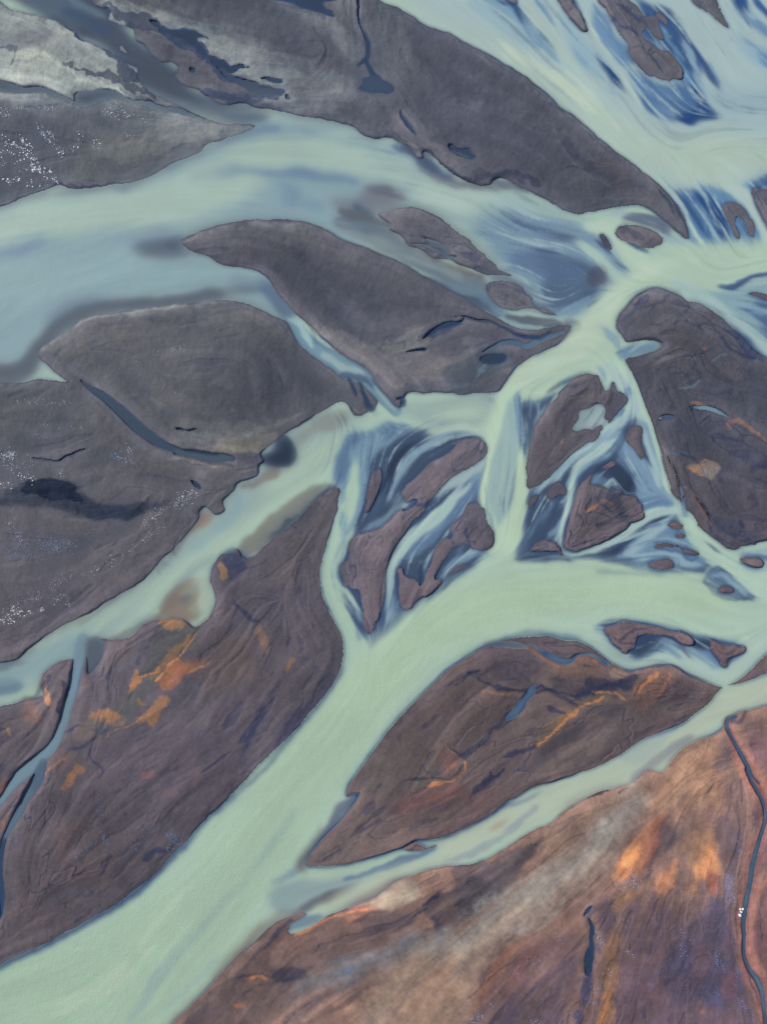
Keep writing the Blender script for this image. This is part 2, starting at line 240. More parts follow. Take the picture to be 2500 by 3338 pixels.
# plan of the delta: land (L), land ribbons (l), cuts (C, c), sediment stains (T, t), water (W, w); upper left T paints wet-sand glare, main channel w paints bank shadow
OPS2 = """
# ================= north-west river =================
W c=142,166,168 s=40 w=20 | A -400,1150 200,1050 800,960 1100,800 1400,640 1657,600 B 500,600 800,740 1150,950 C 300,1060 700,1180 700,1300 900,1450 700,1657 0,1657 B 1500,1500 1100,1150 850,1130 700,1400 0,1250 A 1000,1300 1657,1500 D 1500,400 1000,320 400,450 200,700 -400,800
W c=170,191,174 a=.95 s=34 w=26 k=.35 | A -400,1260 100,1130 500,1050 900,990 1200,830 1400,740 1657,720 B 300,740 700,790 900,880 1100,990 1300,1080 1450,1130 1350,1200 1150,1110 950,1000 700,950 400,900 200,900 100,940 A 1500,980 1200,1130 900,1200 600,1250 200,1260 -400,1400
W c=178,197,180 a=.8 s=30 w=20 k=.3 | C -300,1000 0,1000 300,1100 500,1140 700,1190 800,1220 700,1280 500,1200 300,1140 0,1150 -300,1050
W c=172,193,176 a=.7 s=18 w=14 k=.4 | B 150,650 400,640 520,670 700,740 560,730 350,690 200,670
W c=150,176,174 a=.6 s=40 w=20 k=.4 | A -300,1500 200,1400 700,1380 1100,1480 1300,1510 900,1560 300,1600 -300,1657
w c=92,120,150 a=.75 s=14 w=14 k=.5 | B 200,930,30 350,925,60 550,960,46 700,985,26
w c=110,136,160 a=.6 s=14 w=14 k=.5 | A 1150,720,30 1350,700,46 1657,700,40 B 400,725,36 520,735,20
w c=100,126,152 a=.6 s=16 w=16 k=.5 | A -100,1400,50 120,1340,50 300,1290,30
w c=106,130,154 a=.5 s=16 w=16 k=.5 | A 500,1035,30 700,1010,50 900,940,36 1200,890,36 1400,930,40 1657,960,30
w c=105,132,155 a=.5 s=18 w=16 k=.6 | A 1000,990,26 1300,930,40 1600,1020,40 B 300,1080,40 500,1120,40
w c=92,105,128 a=.85 o=.85 s=18 w=14 k=.4 | A 700,1340,40 900,1300,60 1020,1290,40
W c=104,104,114 a=.8 o=.9 s=18 w=10 k=.3 | A 700,1360 900,1290 980,1280 990,1340 1080,1380 1000,1400 850,1390
W c=82,88,110 a=.7 s=8 w=14 k=.4 n=b | A 900,1300 975,1290 985,1330 1040,1370 1140,1400 1080,1400 960,1350
w c=110,125,145 a=.6 s=20 w=16 k=.5 | A 560,1350,40 800,1250,40 1100,1230,34
w c=104,100,108 a=.9 o=.75 s=14 w=8 k=.3 | D -100,700,110 60,700,110 170,640,90 225,540,80 340,440,90 500,345,80 800,310,60 1200,270,60
w c=112,122,138 a=.8 s=18 w=8 k=.3 | D 250,420,60 450,300,60 700,290,30
w c=108,105,112 a=.85 o=.8 s=18 w=8 k=.3 | D 1000,285,50 1200,250,60 1400,230,60
w c=90,112,138 a=.95 s=10 w=8 k=.3 | D 1400,200,50 1480,270,80 1540,370,90
w c=128,150,158 a=.7 s=14 w=8 k=.4 | D 1250,180,60 1400,200,50
w c=95,100,118 a=.8 s=8 w=8 k=.3 | A -100,1125,20 200,1060,22 400,1035,24 560,1030,24 760,985,16
W c=78,100,136 a=.8 s=10 w=10 k=.5 | A 510,1030 600,1025 740,990 700,1040 650,1050 560,1050
w c=100,122,146 a=.7 s=8 w=6 k=.4 | A 900,920,30 1080,840,24 1300,745,36 1500,700,50
# wedge where the muddy wash meets the river
W c=112,112,122 a=.9 o=.7 s=20 w=14 k=.3 | A 600,400 750,480 900,530 1050,560 1200,580 1380,600 1500,640 1380,680 1150,650 900,560 700,470
w c=98,118,146 a=.8 s=14 w=10 k=.4 | A 1150,600,30 1300,630,44 1450,650,30
W c=82,84,104 a=1 o=.8 s=12 w=14 | A 0,-50 520,-60 640,80 720,180 860,300 1000,430 1100,510 1300,550 1150,590 900,540 700,450 640,330 420,200 200,80
w c=92,116,138 a=.7 s=18 w=12 k=.35 | A 40,-100,60 180,-20,90 330,60,80 470,100,60
w c=108,134,152 a=.6 s=14 w=12 k=.4 | A 300,-60,40 420,30,50 560,80,40
w c=48,82,132 a=.9 s=12 w=12 k=.3 | A 340,75,40 450,100,56 530,150,60 600,180,30
w c=66,72,100 a=.7 s=10 w=12 k=.4 | A 60,60,20 250,90,26 380,160,30 520,230,30
T c=150,149,148 s=6 w=10 a=1 n=b k=.5 | A 585,110 680,100 700,140 650,150
l sand_bar id=2 c=122,120,126 w=6 | A 660,265,26 690,290,14
l sand_bar id=2 c=122,120,126 w=6 | A 780,480,16 800,490,10
w c=90,100,126 a=.6 s=12 w=14 k=.5 | A 1000,560,30 1200,570,40 1380,580,30
# south-east shallows of the river
W c=128,122,128 a=.75 o=.85 s=20 w=14 k=.3 | B 530,1080 700,1060 740,1010 850,1020 980,1090 900,1120 860,1140 800,1150 700,1140 600,1150
w c=112,92,98 a=.8 s=8 w=8 k=.3 | B 740,1015,24 850,1030,50 950,1080,20
W c=58,72,106 a=.9 s=5 w=14 k=.5 | B 655,1090 720,1115 790,1145 810,1170 770,1170 700,1145 660,1120
W c=120,132,142 a=.9 o=.75 s=12 w=10 k=.3 | B 560,1180 700,1190 860,1240 1000,1360 1200,1440 1380,1500 1400,1600 1450,1700 1250,1600 1050,1490 850,1380 720,1300 560,1230
w c=158,172,166 a=.7 s=12 w=14 k=.5 | B 560,1220,30 800,1310,46 1000,1400,50 1240,1500,50
w c=146,128,116 a=.7 o=.6 s=6 w=8 k=.4 | B 880,1240,20 1000,1360,14 1100,1410,24 1230,1450,30 1360,1500,26
w c=120,112,112 a=.8 o=.6 s=8 w=10 k=.4 | B 600,1150,50 760,1190,60 860,1230,36
w c=72,88,122 a=.8 s=8 w=10 k=.4 | B 1040,1500,26 1200,1580,40 E 1250,280,60 1340,300,70 1450,370,60
w c=120,146,158 a=.8 s=8 w=10 k=.4 | E 1200,220,40 1350,260,60 1420,330,56 1520,390,50 1657,420,44
T c=80,86,98 a=.8 s=5 w=14 k=.5 n=b | B 960,1320 1040,1310 1150,1360 1180,1400 1100,1350 1020,1330
C c=72,84,104 o=.9 s=2 w=6 | B 1040,1280 1100,1295 1150,1320 1195,1365 1165,1370 1120,1330 1070,1300
C c=72,84,104 o=.9 s=2 w=6 | B 960,1322 1030,1318 1100,1340 1180,1380 1230,1385 1185,1400 1120,1365 1030,1330
t c=46,58,86 a=.8 s=2 w=6 | B 580,1200,5 650,1215,6 760,1250,6 850,1250,5 1000,1275,6 1100,1300,6
# east shallows where the river spreads into a dark pool
W c=122,148,162 a=.9 s=24 w=16 k=.5 | C 0,1250 300,1160 600,1200 760,1260 900,1400 900,1600 700,1700 450,1700 350,1500 100,1300
W c=74,98,126 a=.75 s=26 w=22 k=.5 | C 330,1330 500,1360 700,1430 780,1560 740,1657 450,1657 420,1560 500,1480
W c=90,116,146 a=.75 s=14 w=22 k=.8 | C 250,1430 400,1370 560,1400 700,1500 500,1560 380,1500
w c=84,92,122 a=.9 s=10 w=14 k=.5 | C 440,1265,20 560,1285,36 680,1300,16
w c=88,110,142 a=.7 s=16 w=16 k=.6 | C 260,1140,30 350,1200,46 480,1250,46
w c=176,198,178 a=.8 s=10 w=12 k=.6 | C 640,1310,40 740,1400,60 860,1500,80
w c=182,202,178 a=.9 s=8 w=8 k=.4 | C 700,1220,60 800,1230,70 850,1300,60 880,1360,70 980,1430,90
W c=110,102,116 a=.85 o=.7 s=14 w=10 k=.5 | C 700,1440 760,1430 800,1500 760,1560 700,1540
w c=66,80,112 a=.8 s=6 w=10 k=.6 | C 730,1270,12 760,1320,30 830,1370,16
w c=66,82,116 a=.7 s=5 w=10 k=.6 | C 820,1380,10 900,1440,20
w c=70,88,120 a=.8 s=5 w=10 k=.6 | C 900,1290,10 960,1345,20 1030,1355,14
w c=160,182,184 a=.9 s=10 w=10 k=.6 | C 740,1150,20 850,1140,50 970,1130,30
W c=92,96,122 a=.85 s=14 w=12 k=.5 | C 850,1180 950,1140 1050,1150 1150,1230 1120,1300 1050,1230 900,1200
w c=150,172,180 a=.7 s=10 w=12 k=.6 | C 1100,1280,50 1200,1290,60 1260,1310,30
w c=140,140,156 a=.5 s=8 w=12 k=.6 | C 1060,1190,16 1150,1230,26
w c=120,150,166 a=.9 s=3 w=10 k=.9 | F 540,370,16 620,330,40 700,290,30
w c=150,176,182 a=.8 s=3 w=8 k=.9 | F 530,390,10 580,330,8
w c=150,176,182 a=.8 s=3 w=8 k=.9 | F 600,395,8 680,340,12
w c=150,176,182 a=.8 s=3 w=8 k=.9 | F 560,330,8 600,370,8
W c=128,134,146 a=.9 o=.8 s=10 w=10 k=.5 | F 540,400 620,410 650,460 580,500 540,520 520,470 560,440
w c=132,150,158 a=.85 o=.8 s=8 w=8 k=.5 | F 170,180,24 280,180,36 360,240,40 430,310,40 500,350,20
w c=110,104,112 a=.8 o=.7 s=6 w=6 k=.4 | F 250,380,30 350,400,40 480,420,50 540,430,30
w c=150,122,106 a=.7 s=5 w=6 k=.4 | F 270,355,8 370,350,14 420,365,8
# ================= north-east river =================
W c=170,190,185 s=20 | B 820,-300 1000,60 1657,450 C 600,600 1100,1000 1300,1300 1657,1300 2000,1400 2000,-400 700,-400
W c=180,197,177 a=.9 s=24 w=14 | B 820,-60 1100,80 1500,260 C 100,130 500,420 900,640 1150,750 1400,720 1657,760 2000,800 1900,900 1600,920 1450,1000 1300,1010 1200,1000 900,850 600,600 200,330 -100,160
W c=200,212,184 a=.6 s=16 w=14 k=.7 | C 60,120 180,190 350,290 560,400 700,530 900,700 1000,780 850,700 650,560 500,450 300,320
w c=110,146,172 a=.7 s=14 w=12 k=.6 | C 100,-60,60 250,40,80 330,120,70 420,240,60
w c=150,176,182 a=.8 s=18 w=12 k=.5 | C 60,0,60 200,100,80 350,220,90
w c=44,78,128 a=.9 s=5 w=8 k=.4 | C 200,0,20 300,40,46 330,110,20 350,160,8
w c=60,98,146 a=.7 s=5 w=8 k=.5 | C 350,120,6 370,200,10 440,260,8
w c=92,130,162 a=.7 s=7 w=8 k=.6 | C 380,-60,20 450,60,36 510,150,18
w c=110,146,168 a=.7 s=10 w=8 k=.6 | C 400,180,20 470,260,40 540,330,16
w c=176,194,180 a=.8 s=8 w=8 k=.4 | C 320,-60,60 400,80,60 500,200,70 600,340,50 720,460,40
w c=150,178,186 a=.8 s=14 w=8 k=.5 | C 540,80,50 620,200,90 700,330,90 760,420,50
w c=120,152,176 a=.7 s=10 w=8 k=.5 | C 600,240,10 680,360,30 760,450,20
w c=44,74,124 a=.9 s=5 w=6 k=.4 | C 560,-60,30 640,40,20 680,160,16 720,240,12
w c=60,98,144 a=.8 s=6 w=6 k=.5 | C 690,190,10 750,300,24 790,370,50 830,430,40 880,490,16 930,550,8
w c=40,72,120 a=.9 s=5 w=6 k=.3 | C 770,330,12 810,390,36 850,440,30 900,510,8
w c=140,168,184 a=.8 s=12 w=10 k=.6 | C 760,440,30 840,520,40
w c=170,190,184 a=.9 s=8 w=8 k=.4 | C 640,-60,60 720,120,70 800,260,60 880,380,50 960,520,60 1050,620,40
W c=96,132,166 a=.9 s=12 w=12 k=.5 | C 700,20 800,100 860,200 910,260 950,360 880,360 820,300 760,200 710,100
w c=120,152,176 a=.7 s=14 w=12 k=.7 | C 720,60,30 800,200,60 870,320,50
W c=52,88,136 a=.95 s=10 w=8 k=.4 | C 930,-20 1020,20 1120,80 1200,180 1300,330 1290,480 1250,480 1200,440 1180,380 1100,270 1000,220 980,140 950,60
w c=110,150,176 a=.85 s=5 w=8 k=.5 | C 900,-40,30 970,50,16 1010,160,18 1080,260,26 1170,340,34 1240,430,40 1290,480,20
w c=120,156,178 a=.7 s=5 w=8 k=.6 | C 1060,110,8 1100,180,16 1160,270,24 1220,340,14
w c=150,176,186 a=.8 s=6 w=8 k=.5 | C 1130,90,10 1180,150,24 1240,300,34 1290,420,30 1330,500,20
W c=74,110,152 a=.97 s=12 w=10 k=.4 | C 900,360 1000,410 1100,450 1200,460 1290,470 1340,560 1400,640 1330,665 1270,690 1180,670 1060,630 960,530
W c=120,154,178 a=.8 s=20 w=12 k=.5 | C 880,340 960,380 1050,450 1180,500 1220,560 1100,560 1000,500
W c=40,78,130 a=.95 s=5 w=5 k=.2 | C 1230,460 1290,480 1340,560 1403,640 1330,655 1290,660 1270,690 1200,670 1150,620 1250,600 1280,540
w c=128,156,176 a=.7 s=14 w=10 k=.5 | C 1020,540,20 1100,600,60 1180,640,30
w c=168,188,178 a=1 s=5 w=5 | C 1270,700,10 1310,665,16 1400,660,14 1480,650,30
w c=46,78,128 a=.9 s=6 w=5 k=.3 | C 1000,30,20 1100,60,40 1180,140,50 1230,230,30 1290,310,30 1350,400,40 1400,470,16
w c=86,126,164 a=.7 s=6 w=6 k=.5 | C 1340,330,20 1400,430,30
w c=170,190,184 a=.9 s=10 w=8 k=.3 | C 1080,-60,90 1200,60,110 1300,200,110 1400,340,90
w c=110,148,174 a=.5 s=8 w=8 k=.6 | C 1130,110,10 1220,140,8 1300,200,8
w c=56,92,140 a=.85 s=6 w=6 k=.3 | C 1370,60,10 1440,130,20 1465,170,8
w c=140,172,188 a=.7 s=26 w=14 k=.4 | C 1480,180,60 1600,280,90 1760,360,100
w c=90,130,170 a=.6 s=8 w=8 k=.6 | C 1460,190,16 1550,230,24 1657,270,30
w c=80,124,168 a=.7 s=14 w=10 k=.5 | C 1600,260,20 1700,340,80
w c=92,134,172 a=.8 s=12 w=10 k=.5 | C 1480,-60,60 1540,50,50 1600,120,60 1700,200,60
w c=40,84,140 a=.95 s=6 w=8 k=.3 | C 1470,-60,20 1530,10,60 1570,60,20
w c=36,84,146 a=.9 s=6 w=8 k=.3 | C 1590,-30,30 1657,60,40 1750,150,50
w c=170,192,188 a=.8 s=6 w=8 k=.4 | C 1540,40,16 1590,90,24 1657,110,20
w c=134,164,178 a=.5 s=30 w=14 | C 1350,480,80 1500,560,120 1700,560,100
# neck of cascades between the two rivers
W c=96,136,168 a=.95 s=14 w=10 k=.5 | C 1090,1030 1200,1040 1300,1020 1420,1010 1540,1000 1657,930 1990,850 1990,1100 1657,1030 1590,1030 1640,1290 1500,1310 1250,1310 1210,1200
W c=44,82,134 a=.95 s=8 w=8 k=.3 | C 1255,1040 1320,1050 1400,1100 1430,1180 1450,1260 1490,1300 1400,1300 1360,1200 1300,1120
W c=50,88,140 a=.9 s=8 w=8 k=.5 | C 1560,1010 1600,970 1657,940 1900,880 1900,1010 1657,1020 1580,1030
W c=60,100,150 a=.8 s=10 w=8 k=.4 | C 1150,1020 1260,1040 1300,1160 1390,1290 1340,1290 1260,1200
w c=168,190,184 a=.95 s=5 w=7 k=.5 | C 1110,1020,40 1180,1090,30 1230,1180,24 1270,1260,24 1310,1310,30
w c=190,206,186 a=.9 s=3 w=6 k=.5 | C 1240,1190,10 1280,1270,16 1310,1310,30
w c=150,180,188 a=.9 s=4 w=7 k=.5 | C 1190,1020,20 1250,1110,14 1300,1180,10 1340,1260,14
w c=160,186,188 a=.9 s=4 w=7 k=.5 | C 1280,1020,14 1340,1110,14 1370,1190,16 1420,1250,18 1450,1300,20
w c=150,180,190 a=.85 s=3 w=7 k=.5 | C 1370,1050,8 1400,1140,8 1440,1220,8 1480,1300,10
w c=178,198,184 a=.95 s=6 w=7 k=.3 | C 1430,1000,60 1530,1060,70 1580,1150,44 1630,1240,40 1657,1310,60
w c=90,130,164 a=.7 s=4 w=7 k=.6 | C 1310,1030,20 1350,1080,10 1390,1180,8
w c=60,92,140 a=.8 s=3 w=6 k=.4 | C 1570,1230,10 1590,1290,22
t c=44,60,100 a=.9 s=4 w=6 | C 1500,1180,22 1510,1240,30 1530,1270,20
# ================= middle river (joins from the east) =================
W c=176,197,172 s=12 w=5 | C 1310,1320 1450,1310 1657,1300 2000,1280 F 2000,150 1657,150 1480,200 1300,230 1190,265 1060,240 950,290 860,400 850,480 880,600 830,620 760,680 700,690 600,720 480,780 400,840 330,850 300,950 340,1100 370,1300 350,1450 300,1700 150,1700 110,1350 140,1100 130,1040 0,1040 E 1000,1000 900,960 700,1000 600,1050 560,1150 300,1350 -100,1657 E -300,1600 200,1200 300,1030 600,880 700,930 900,890 1200,800 1440,790 F 200,780 330,620 560,510 700,330 800,230 950,130
W c=190,205,180 a=.8 s=16 w=8 k=.2 | F 200,900 250,720 420,620 600,480 720,340 880,180 1050,90 1300,60 1100,130 900,260 800,400 760,520 600,640 400,740 260,860 190,1050 160,1180
w c=166,184,176 a=.6 s=12 w=8 k=.5 | F 740,430,30 800,470,50 840,520,30
w c=130,158,170 a=.7 s=5 w=8 k=.6 | F 770,440,10 830,500,36 860,560,20
W c=108,138,160 a=.9 s=10 w=8 k=.5 | F 870,560 960,530 1060,510 1090,540 1040,575 960,600 880,620 850,600
w c=176,196,182 a=.7 s=6 w=6 k=.5 | F 900,590,12 970,540,24 1030,520,16
w c=82,112,142 a=.8 s=4 w=6 k=.5 | F 850,590,16 900,560,14 930,530,12
W c=120,152,168 a=.7 s=14 w=10 k=.5 | F 1200,260 1400,240 1657,180 2000,160 2000,680 1657,600 1540,480 1380,350 1280,300
w c=170,192,182 a=.85 s=14 w=10 k=.4 | F 1150,200,60 1300,270,60 1420,350,60 1540,460,60 1657,560,80 1800,640,80
w c=170,192,182 a=.8 s=12 w=10 k=.4 | F 1500,220,30 1657,180,50 1800,200,60
w c=44,82,134 a=.9 s=6 w=6 k=.4 | F 1390,220,16 1470,230,40 1560,180,26 1657,145,18 1800,110,20
w c=44,80,130 a=.85 s=5 w=6 k=.4 | F 1480,240,10 1560,265,20 1657,300,14
W c=60,100,146 a=.85 s=16 w=10 k=.5 | F 1540,330 1657,290 1900,350 1900,560 1657,500 1620,430
w c=140,170,180 a=.8 s=10 w=10 k=.5 | F 1450,290,30 1560,330,60 1657,360,40
w c=60,96,140 a=.8 s=6 w=8 k=.5 | F 1500,340,14 1560,350,24 1640,330,16
w c=40,70,118 a=.9 s=10 w=5 k=.2 | F 1220,290,16 1330,330,16 1450,420,24 1530,500,40 1590,570,40 1657,610,20 1800,660,20
w c=50,80,126 a=.8 s=6 w=5 | F 840,420,10 900,330,10 980,250,16 1080,235,12 1190,260,10
# west arm leaving the middle river, pale and soft
W c=152,172,164 a=.9 s=20 w=14 k=.25 | F 200,780 150,900 60,1000 E 1360,1000 1100,1000 900,920 700,980 600,1060 560,1160 300,1330 0,1560 G 1000,400 G 700,700 400,900 100,1100 -300,1200 -300,1000 200,860 600,600 900,360 1100,80 1300,-60 E 250,1000 500,900 640,890 800,900 1000,850 1400,790
W c=172,192,170 a=.85 s=22 w=10 k=.25 | F 150,850 50,960 E 1200,950 1000,900 850,950 650,1010 570,1130 350,1300 100,1480 G 1300,200 1000,480 700,640 400,850 500,700 800,480 1100,250 1400,60 E 200,1250 500,1050 700,950 900,880 1200,860
w c=130,160,170 a=.55 s=16 w=12 k=.5 | E 40,1350,60 G 1300,100,60 1100,260,50 900,420,40 600,600,30
W c=150,150,140 a=.7 o=.8 s=16 w=12 k=.4 n=b | E 310,1040 400,1010 500,930 620,880 650,930 560,1000 400,1060 330,1110 400,1130 300,1200 200,1240 180,1200 340,1120
w c=152,134,122 a=.7 o=.7 s=8 w=10 k=.4 n=b | E 180,1170,20 240,1200,50 170,1260,40 60,1310,36
w c=150,140,128 a=.6 o=.75 s=10 w=12 k=.5 n=b | G 1080,110,50 1040,190,60 1000,260,44 900,400,24
W c=176,134,104 a=.7 o=.7 s=12 w=10 k=.4 | G 1080,110 1110,90 1160,130 1110,190 1040,230 1000,260 1040,170
W c=142,134,122 a=.8 o=.7 s=10 w=12 k=.4 n=b | E 590,1310 480,1390 400,1440 300,1530 200,1640 H 120,360 60,350 40,300 150,200 300,80 450,-30
t c=184,122,84 a=.7 s=5 w=10 k=.6 n=b | E 400,1410,16 340,1450,14 290,1500,18
w c=44,56,76 a=.55 s=3 w=14 k=.7 n=b | E 570,1300,30 470,1390,30 390,1450,40 320,1510,34 230,1590,24
w c=46,56,66 a=.55 s=3 w=12 k=.5 n=b | G 1640,130,34 1550,190,26 1470,240,16
w c=130,106,80 a=.8 s=4 w=6 k=.4 n=b | G 1470,250,16 1430,320,14 1370,368,12 1310,355,8
W c=52,76,108 a=.8 s=7 w=8 k=.4 | G 1200,360 1215,320 1285,305 1310,345 1400,380 1300,420 1210,390
w c=132,104,88 a=.7 s=8 w=8 k=.4 | G 880,640,40 960,560,90 1050,500,70
W c=160,130,104 a=.85 o=.7 s=14 w=12 k=.4 n=b | G 830,690 880,620 960,520 1020,490 1080,520 1060,620 1130,640 1060,700 960,700
W c=170,180,160 a=.8 s=12 w=10 k=.5 | G 940,560 1010,500 1080,440 1130,470 1150,560 1160,620 1080,670 1010,640 1080,560 980,580
w c=100,118,138 a=.6 s=8 w=10 k=.6 | G 990,600,40 1030,560,20
w c=70,84,104 a=.7 s=4 w=14 k=.6 n=b | G 1150,500,20 1160,440,36 1200,400,40
w c=140,116,92 a=.6 s=4 w=6 n=b k=.4 | G 1160,620,16 1140,670,18 1060,740,20
W c=88,112,132 a=.8 s=14 w=12 k=.5 | G -300,1040 0,1010 80,1010 130,1050 60,1100 -300,1130
w c=128,118,108 a=.9 o=.7 s=8 w=8 k=.3 | G -200,960,30 0,950,40 110,935,30 150,940,10
W c=134,160,160 a=.6 s=20 w=12 k=.4 | G -300,980 200,880 450,780 400,900 200,990 -300,1150
w c=136,120,106 a=.7 o=.7 s=6 w=8 k=.4 | G 260,990,20 220,1050,30 200,1090,24 60,1140,14
# ================= centre braid =================
W c=64,88,120 a=.97 s=10 w=6 k=.2 | E 1000,985 1110,1030 1240,1000 1370,1040 1380,1150 1350,1300 1390,1500 1410,1600 H 1430,250 1330,390 1130,520 960,660 800,800 760,830 700,740 640,620 580,480 610,340 680,200 E 640,1480 700,1350 650,1200 720,1130 800,1080
W c=122,152,164 a=.95 s=8 w=8 k=.3 | E 590,1100 640,1030 780,990 850,955 900,965 960,1000 880,1060 760,1180 740,1300 700,1450 620,1600 H 560,400 500,500 510,300 600,50 E 590,1330 560,1250
W c=92,122,148 a=.9 s=6 w=6 k=.25 | E 555,1180 590,1090 640,1030 780,1000 850,962 900,960 990,985 900,1040 800,1080 700,1150 640,1210 610,1290 570,1270
W c=136,164,172 a=.6 s=12 w=8 k=.5 | E 640,1100 760,1030 860,1000 820,1080 740,1160 660,1200
w c=174,197,172 a=.95 s=8 w=6 k=.15 | E 680,1140,10 670,1250,50 650,1400,80 590,1560,90 H 570,100,80 560,250,70 530,400,64 540,520,64 590,640,64 660,760,60 700,840,60
w c=126,154,166 a=.8 s=6 w=6 k=.5 | E 730,1200,24 720,1320,34 690,1440,24 640,1560,20 H 610,120,24 620,260,24 600,380,14
w c=110,142,160 a=.7 s=6 w=6 k=.4 | H 560,420,14 570,520,16 600,600,16 680,700,30 700,800,30
w c=176,198,178 a=.95 s=3 w=5 k=.2 | H 575,480,18 620,540,26 670,600,20 720,690,5
w c=184,204,182 a=.9 s=1.5 w=4 | H 600,385,6 620,330,7 640,290,4
w c=60,82,118 a=.9 s=6 w=5 k=.3 | H 605,560,14 640,640,26 700,740,34 740,800,24
# second thread
w c=142,168,176 a=.9 s=8 w=8 k=.4 | E 1360,1010,30 1200,1010,40 1080,1080,50 960,1180,50 900,1290,36 860,1380,36
w c=176,196,178 a=.9 s=5 w=6 k=.3 | E 1380,1010,20 1260,980,50 1130,1010,20 1060,1060,10
w c=52,72,104 a=.95 s=8 w=8 k=.4 | E 1080,1040,20 980,1090,36 900,1160,50 860,1260,50 840,1350,34
w c=88,118,146 a=.7 s=6 w=8 k=.6 | E 830,1180,10 850,1280,16 800,1400,12 770,1480,8
W c=122,142,150 a=.85 o=.85 s=6 w=10 k=.7 | E 1010,1250 960,1290 900,1340 850,1430 780,1530 740,1560 800,1550 900,1480 960,1420 1000,1380 960,1370 930,1320
w c=130,156,164 a=.8 s=3 w=10 k=.7 | H 700,230,16 760,200,30 850,140,30 930,80,24 1000,40,10
# third thread
w c=100,130,156 a=.9 s=8 w=8 k=.3 | E 1390,1120,40 1340,1260,70 1250,1400,70 1120,1530,80 1000,1657,60 H 950,300,50 900,400,40 870,500,24
w c=166,186,180 a=.9 s=6 w=8 k=.4 | E 1380,1160,30 1280,1240,60 1170,1290,60 1120,1350,30
w c=172,194,182 a=.95 s=6 w=7 k=.35 | E 1310,1290,20 1200,1380,50 1080,1500,70 980,1570,70 H 940,290,60 890,380,50 865,470,36 855,560,24 835,640,16 800,700,5
w c=84,112,142 a=.9 s=8 w=6 k=.3 | H 885,500,20 880,600,50 870,680,60 900,690,50
w c=148,172,176 a=.7 s=8 w=6 k=.4 | H 880,520,10 880,620,20 860,700,34
w c=120,148,166 a=.8 s=3 w=8 k=.8 | H 940,380,14 1000,330,16 1080,240,20 1150,170,20
w c=40,60,100 a=.8 s=3 w=8 k=.6 | H 1010,400,12 1040,440,26 1030,510,14
w c=96,126,150 a=.8 s=3 w=8 k=.6 | H 1080,330,10 1070,420,16 1040,500,6
w c=120,150,168 a=.85 s=5 w=6 k=.4 | H 1130,480,14 1210,390,30 1310,340,40 1390,340,30
w c=100,130,150 a=.7 s=4 w=6 k=.5 | H 1230,340,30 1270,270,24 1290,240,10
w c=44,62,100 a=.8 s=5 w=6 k=.3 | H 1160,520,24 1200,460,12 1330,400,8
# fourth arm (bright ribbon)
W c=184,205,176 s=5 w=4 | F 190,850 240,740 330,780 320,900 330,1050 350,1200 360,1330 350,1480 335,1560 310,1657 150,1657 180,1560 145,1480 110,1380 115,1250 145,1150 130,1040
W c=150,174,172 a=.85 s=8 w=5 k=.5 | F 250,860 330,790 330,1000 320,1150 300,1350 260,1450 200,1540 150,1420 160,1200 220,1000
W c=112,140,158 a=.8 s=5 w=4 k=.5 | F 290,830 325,780 340,900 345,1050 360,1150 320,1080 300,950
w c=198,214,180 a=.85 s=4 w=4 k=.2 | F 140,1080,14 155,1180,16 125,1300,16 130,1420,14 150,1490,6
w c=92,122,148 a=.85 s=2 w=4 k=.3 | F 135,1280,6 145,1350,10 140,1420,12 160,1480,14 190,1560,6
w c=188,207,176 a=.9 s=6 w=5 | F 330,1080,14 335,1250,40 320,1450,50 290,1600,60
w c=170,192,174 a=.7 s=5 w=5 k=.5 | F 220,1000,10 230,1200,22 200,1400,30
w c=56,82,116 a=.85 s=5 w=4 k=.3 | F 345,880,24 350,980,26 365,1060,16
W c=66,90,122 a=.95 s=5 w=5 k=.4 | F 325,850 340,830 400,840 440,840 500,790 530,780 470,870 410,950 380,1060 355,1170 345,1080 350,980
w c=108,138,158 a=.8 s=3 w=6 k=.8 | F 390,840,20 380,900,14 365,1000,10 350,1100,6
w c=130,158,172 a=.8 s=3 w=6 k=.8 | F 420,850,14 430,910,10 390,990,8 360,1100,4
w c=186,205,176 a=.95 s=3 w=8 k=.6 | F 335,800,30 400,810,36 460,790,40 520,760,20
w c=60,82,112 a=.8 s=8 w=6 k=.4 | F 470,800,20 560,740,30 640,690,20 720,680,10
# ================= east braid =================
W c=62,86,120 a=.97 s=8 w=5 k=.2 | F 375,1320 430,1310 540,1200 700,1070 760,1000 790,980 840,900 880,880 960,950 1010,960 1050,1200 1180,1400 1250,1560 I 1400,330 1350,420 1300,440 1050,440 850,400 700,370 600,370 450,385 300,380 I 330,250 360,100 F 360,1400
w c=170,190,182 a=.95 s=5 w=5 k=.4 | F 800,660,40 850,720,70 920,800,40 950,860,60 1000,930,50
w c=140,166,176 a=.9 s=6 w=6 k=.5 | F 760,670,30 780,720,20 790,770,6
w c=178,200,178 a=.95 s=3 w=4 k=.2 | F 920,720,24 970,830,26 1020,960,26 1055,1060,28 1090,1200,30 1120,1330,32 1180,1440,44 1250,1560,50 I 1260,250,60 1340,350,80 1440,400,80 1540,490,90 1657,560,120
W c=128,156,172 a=.95 s=5 w=6 k=.4 | F 960,950 1010,960 1040,1040 1080,1200 1110,1330 1150,1390 1040,1380 980,1390 940,1330 930,1270 980,1280 940,1200 890,1180 860,1080 880,1050 940,1110 1000,1170 1030,1160 990,1060 960,1000
w c=166,188,184 a=.8 s=5 w=7 k=.5 | F 990,980,16 1010,1080,26 1040,1180,36 1080,1290,40
w c=112,142,164 a=.9 s=5 w=6 k=.5 | F 900,790,30 870,880,26 830,960,24 800,1020,50
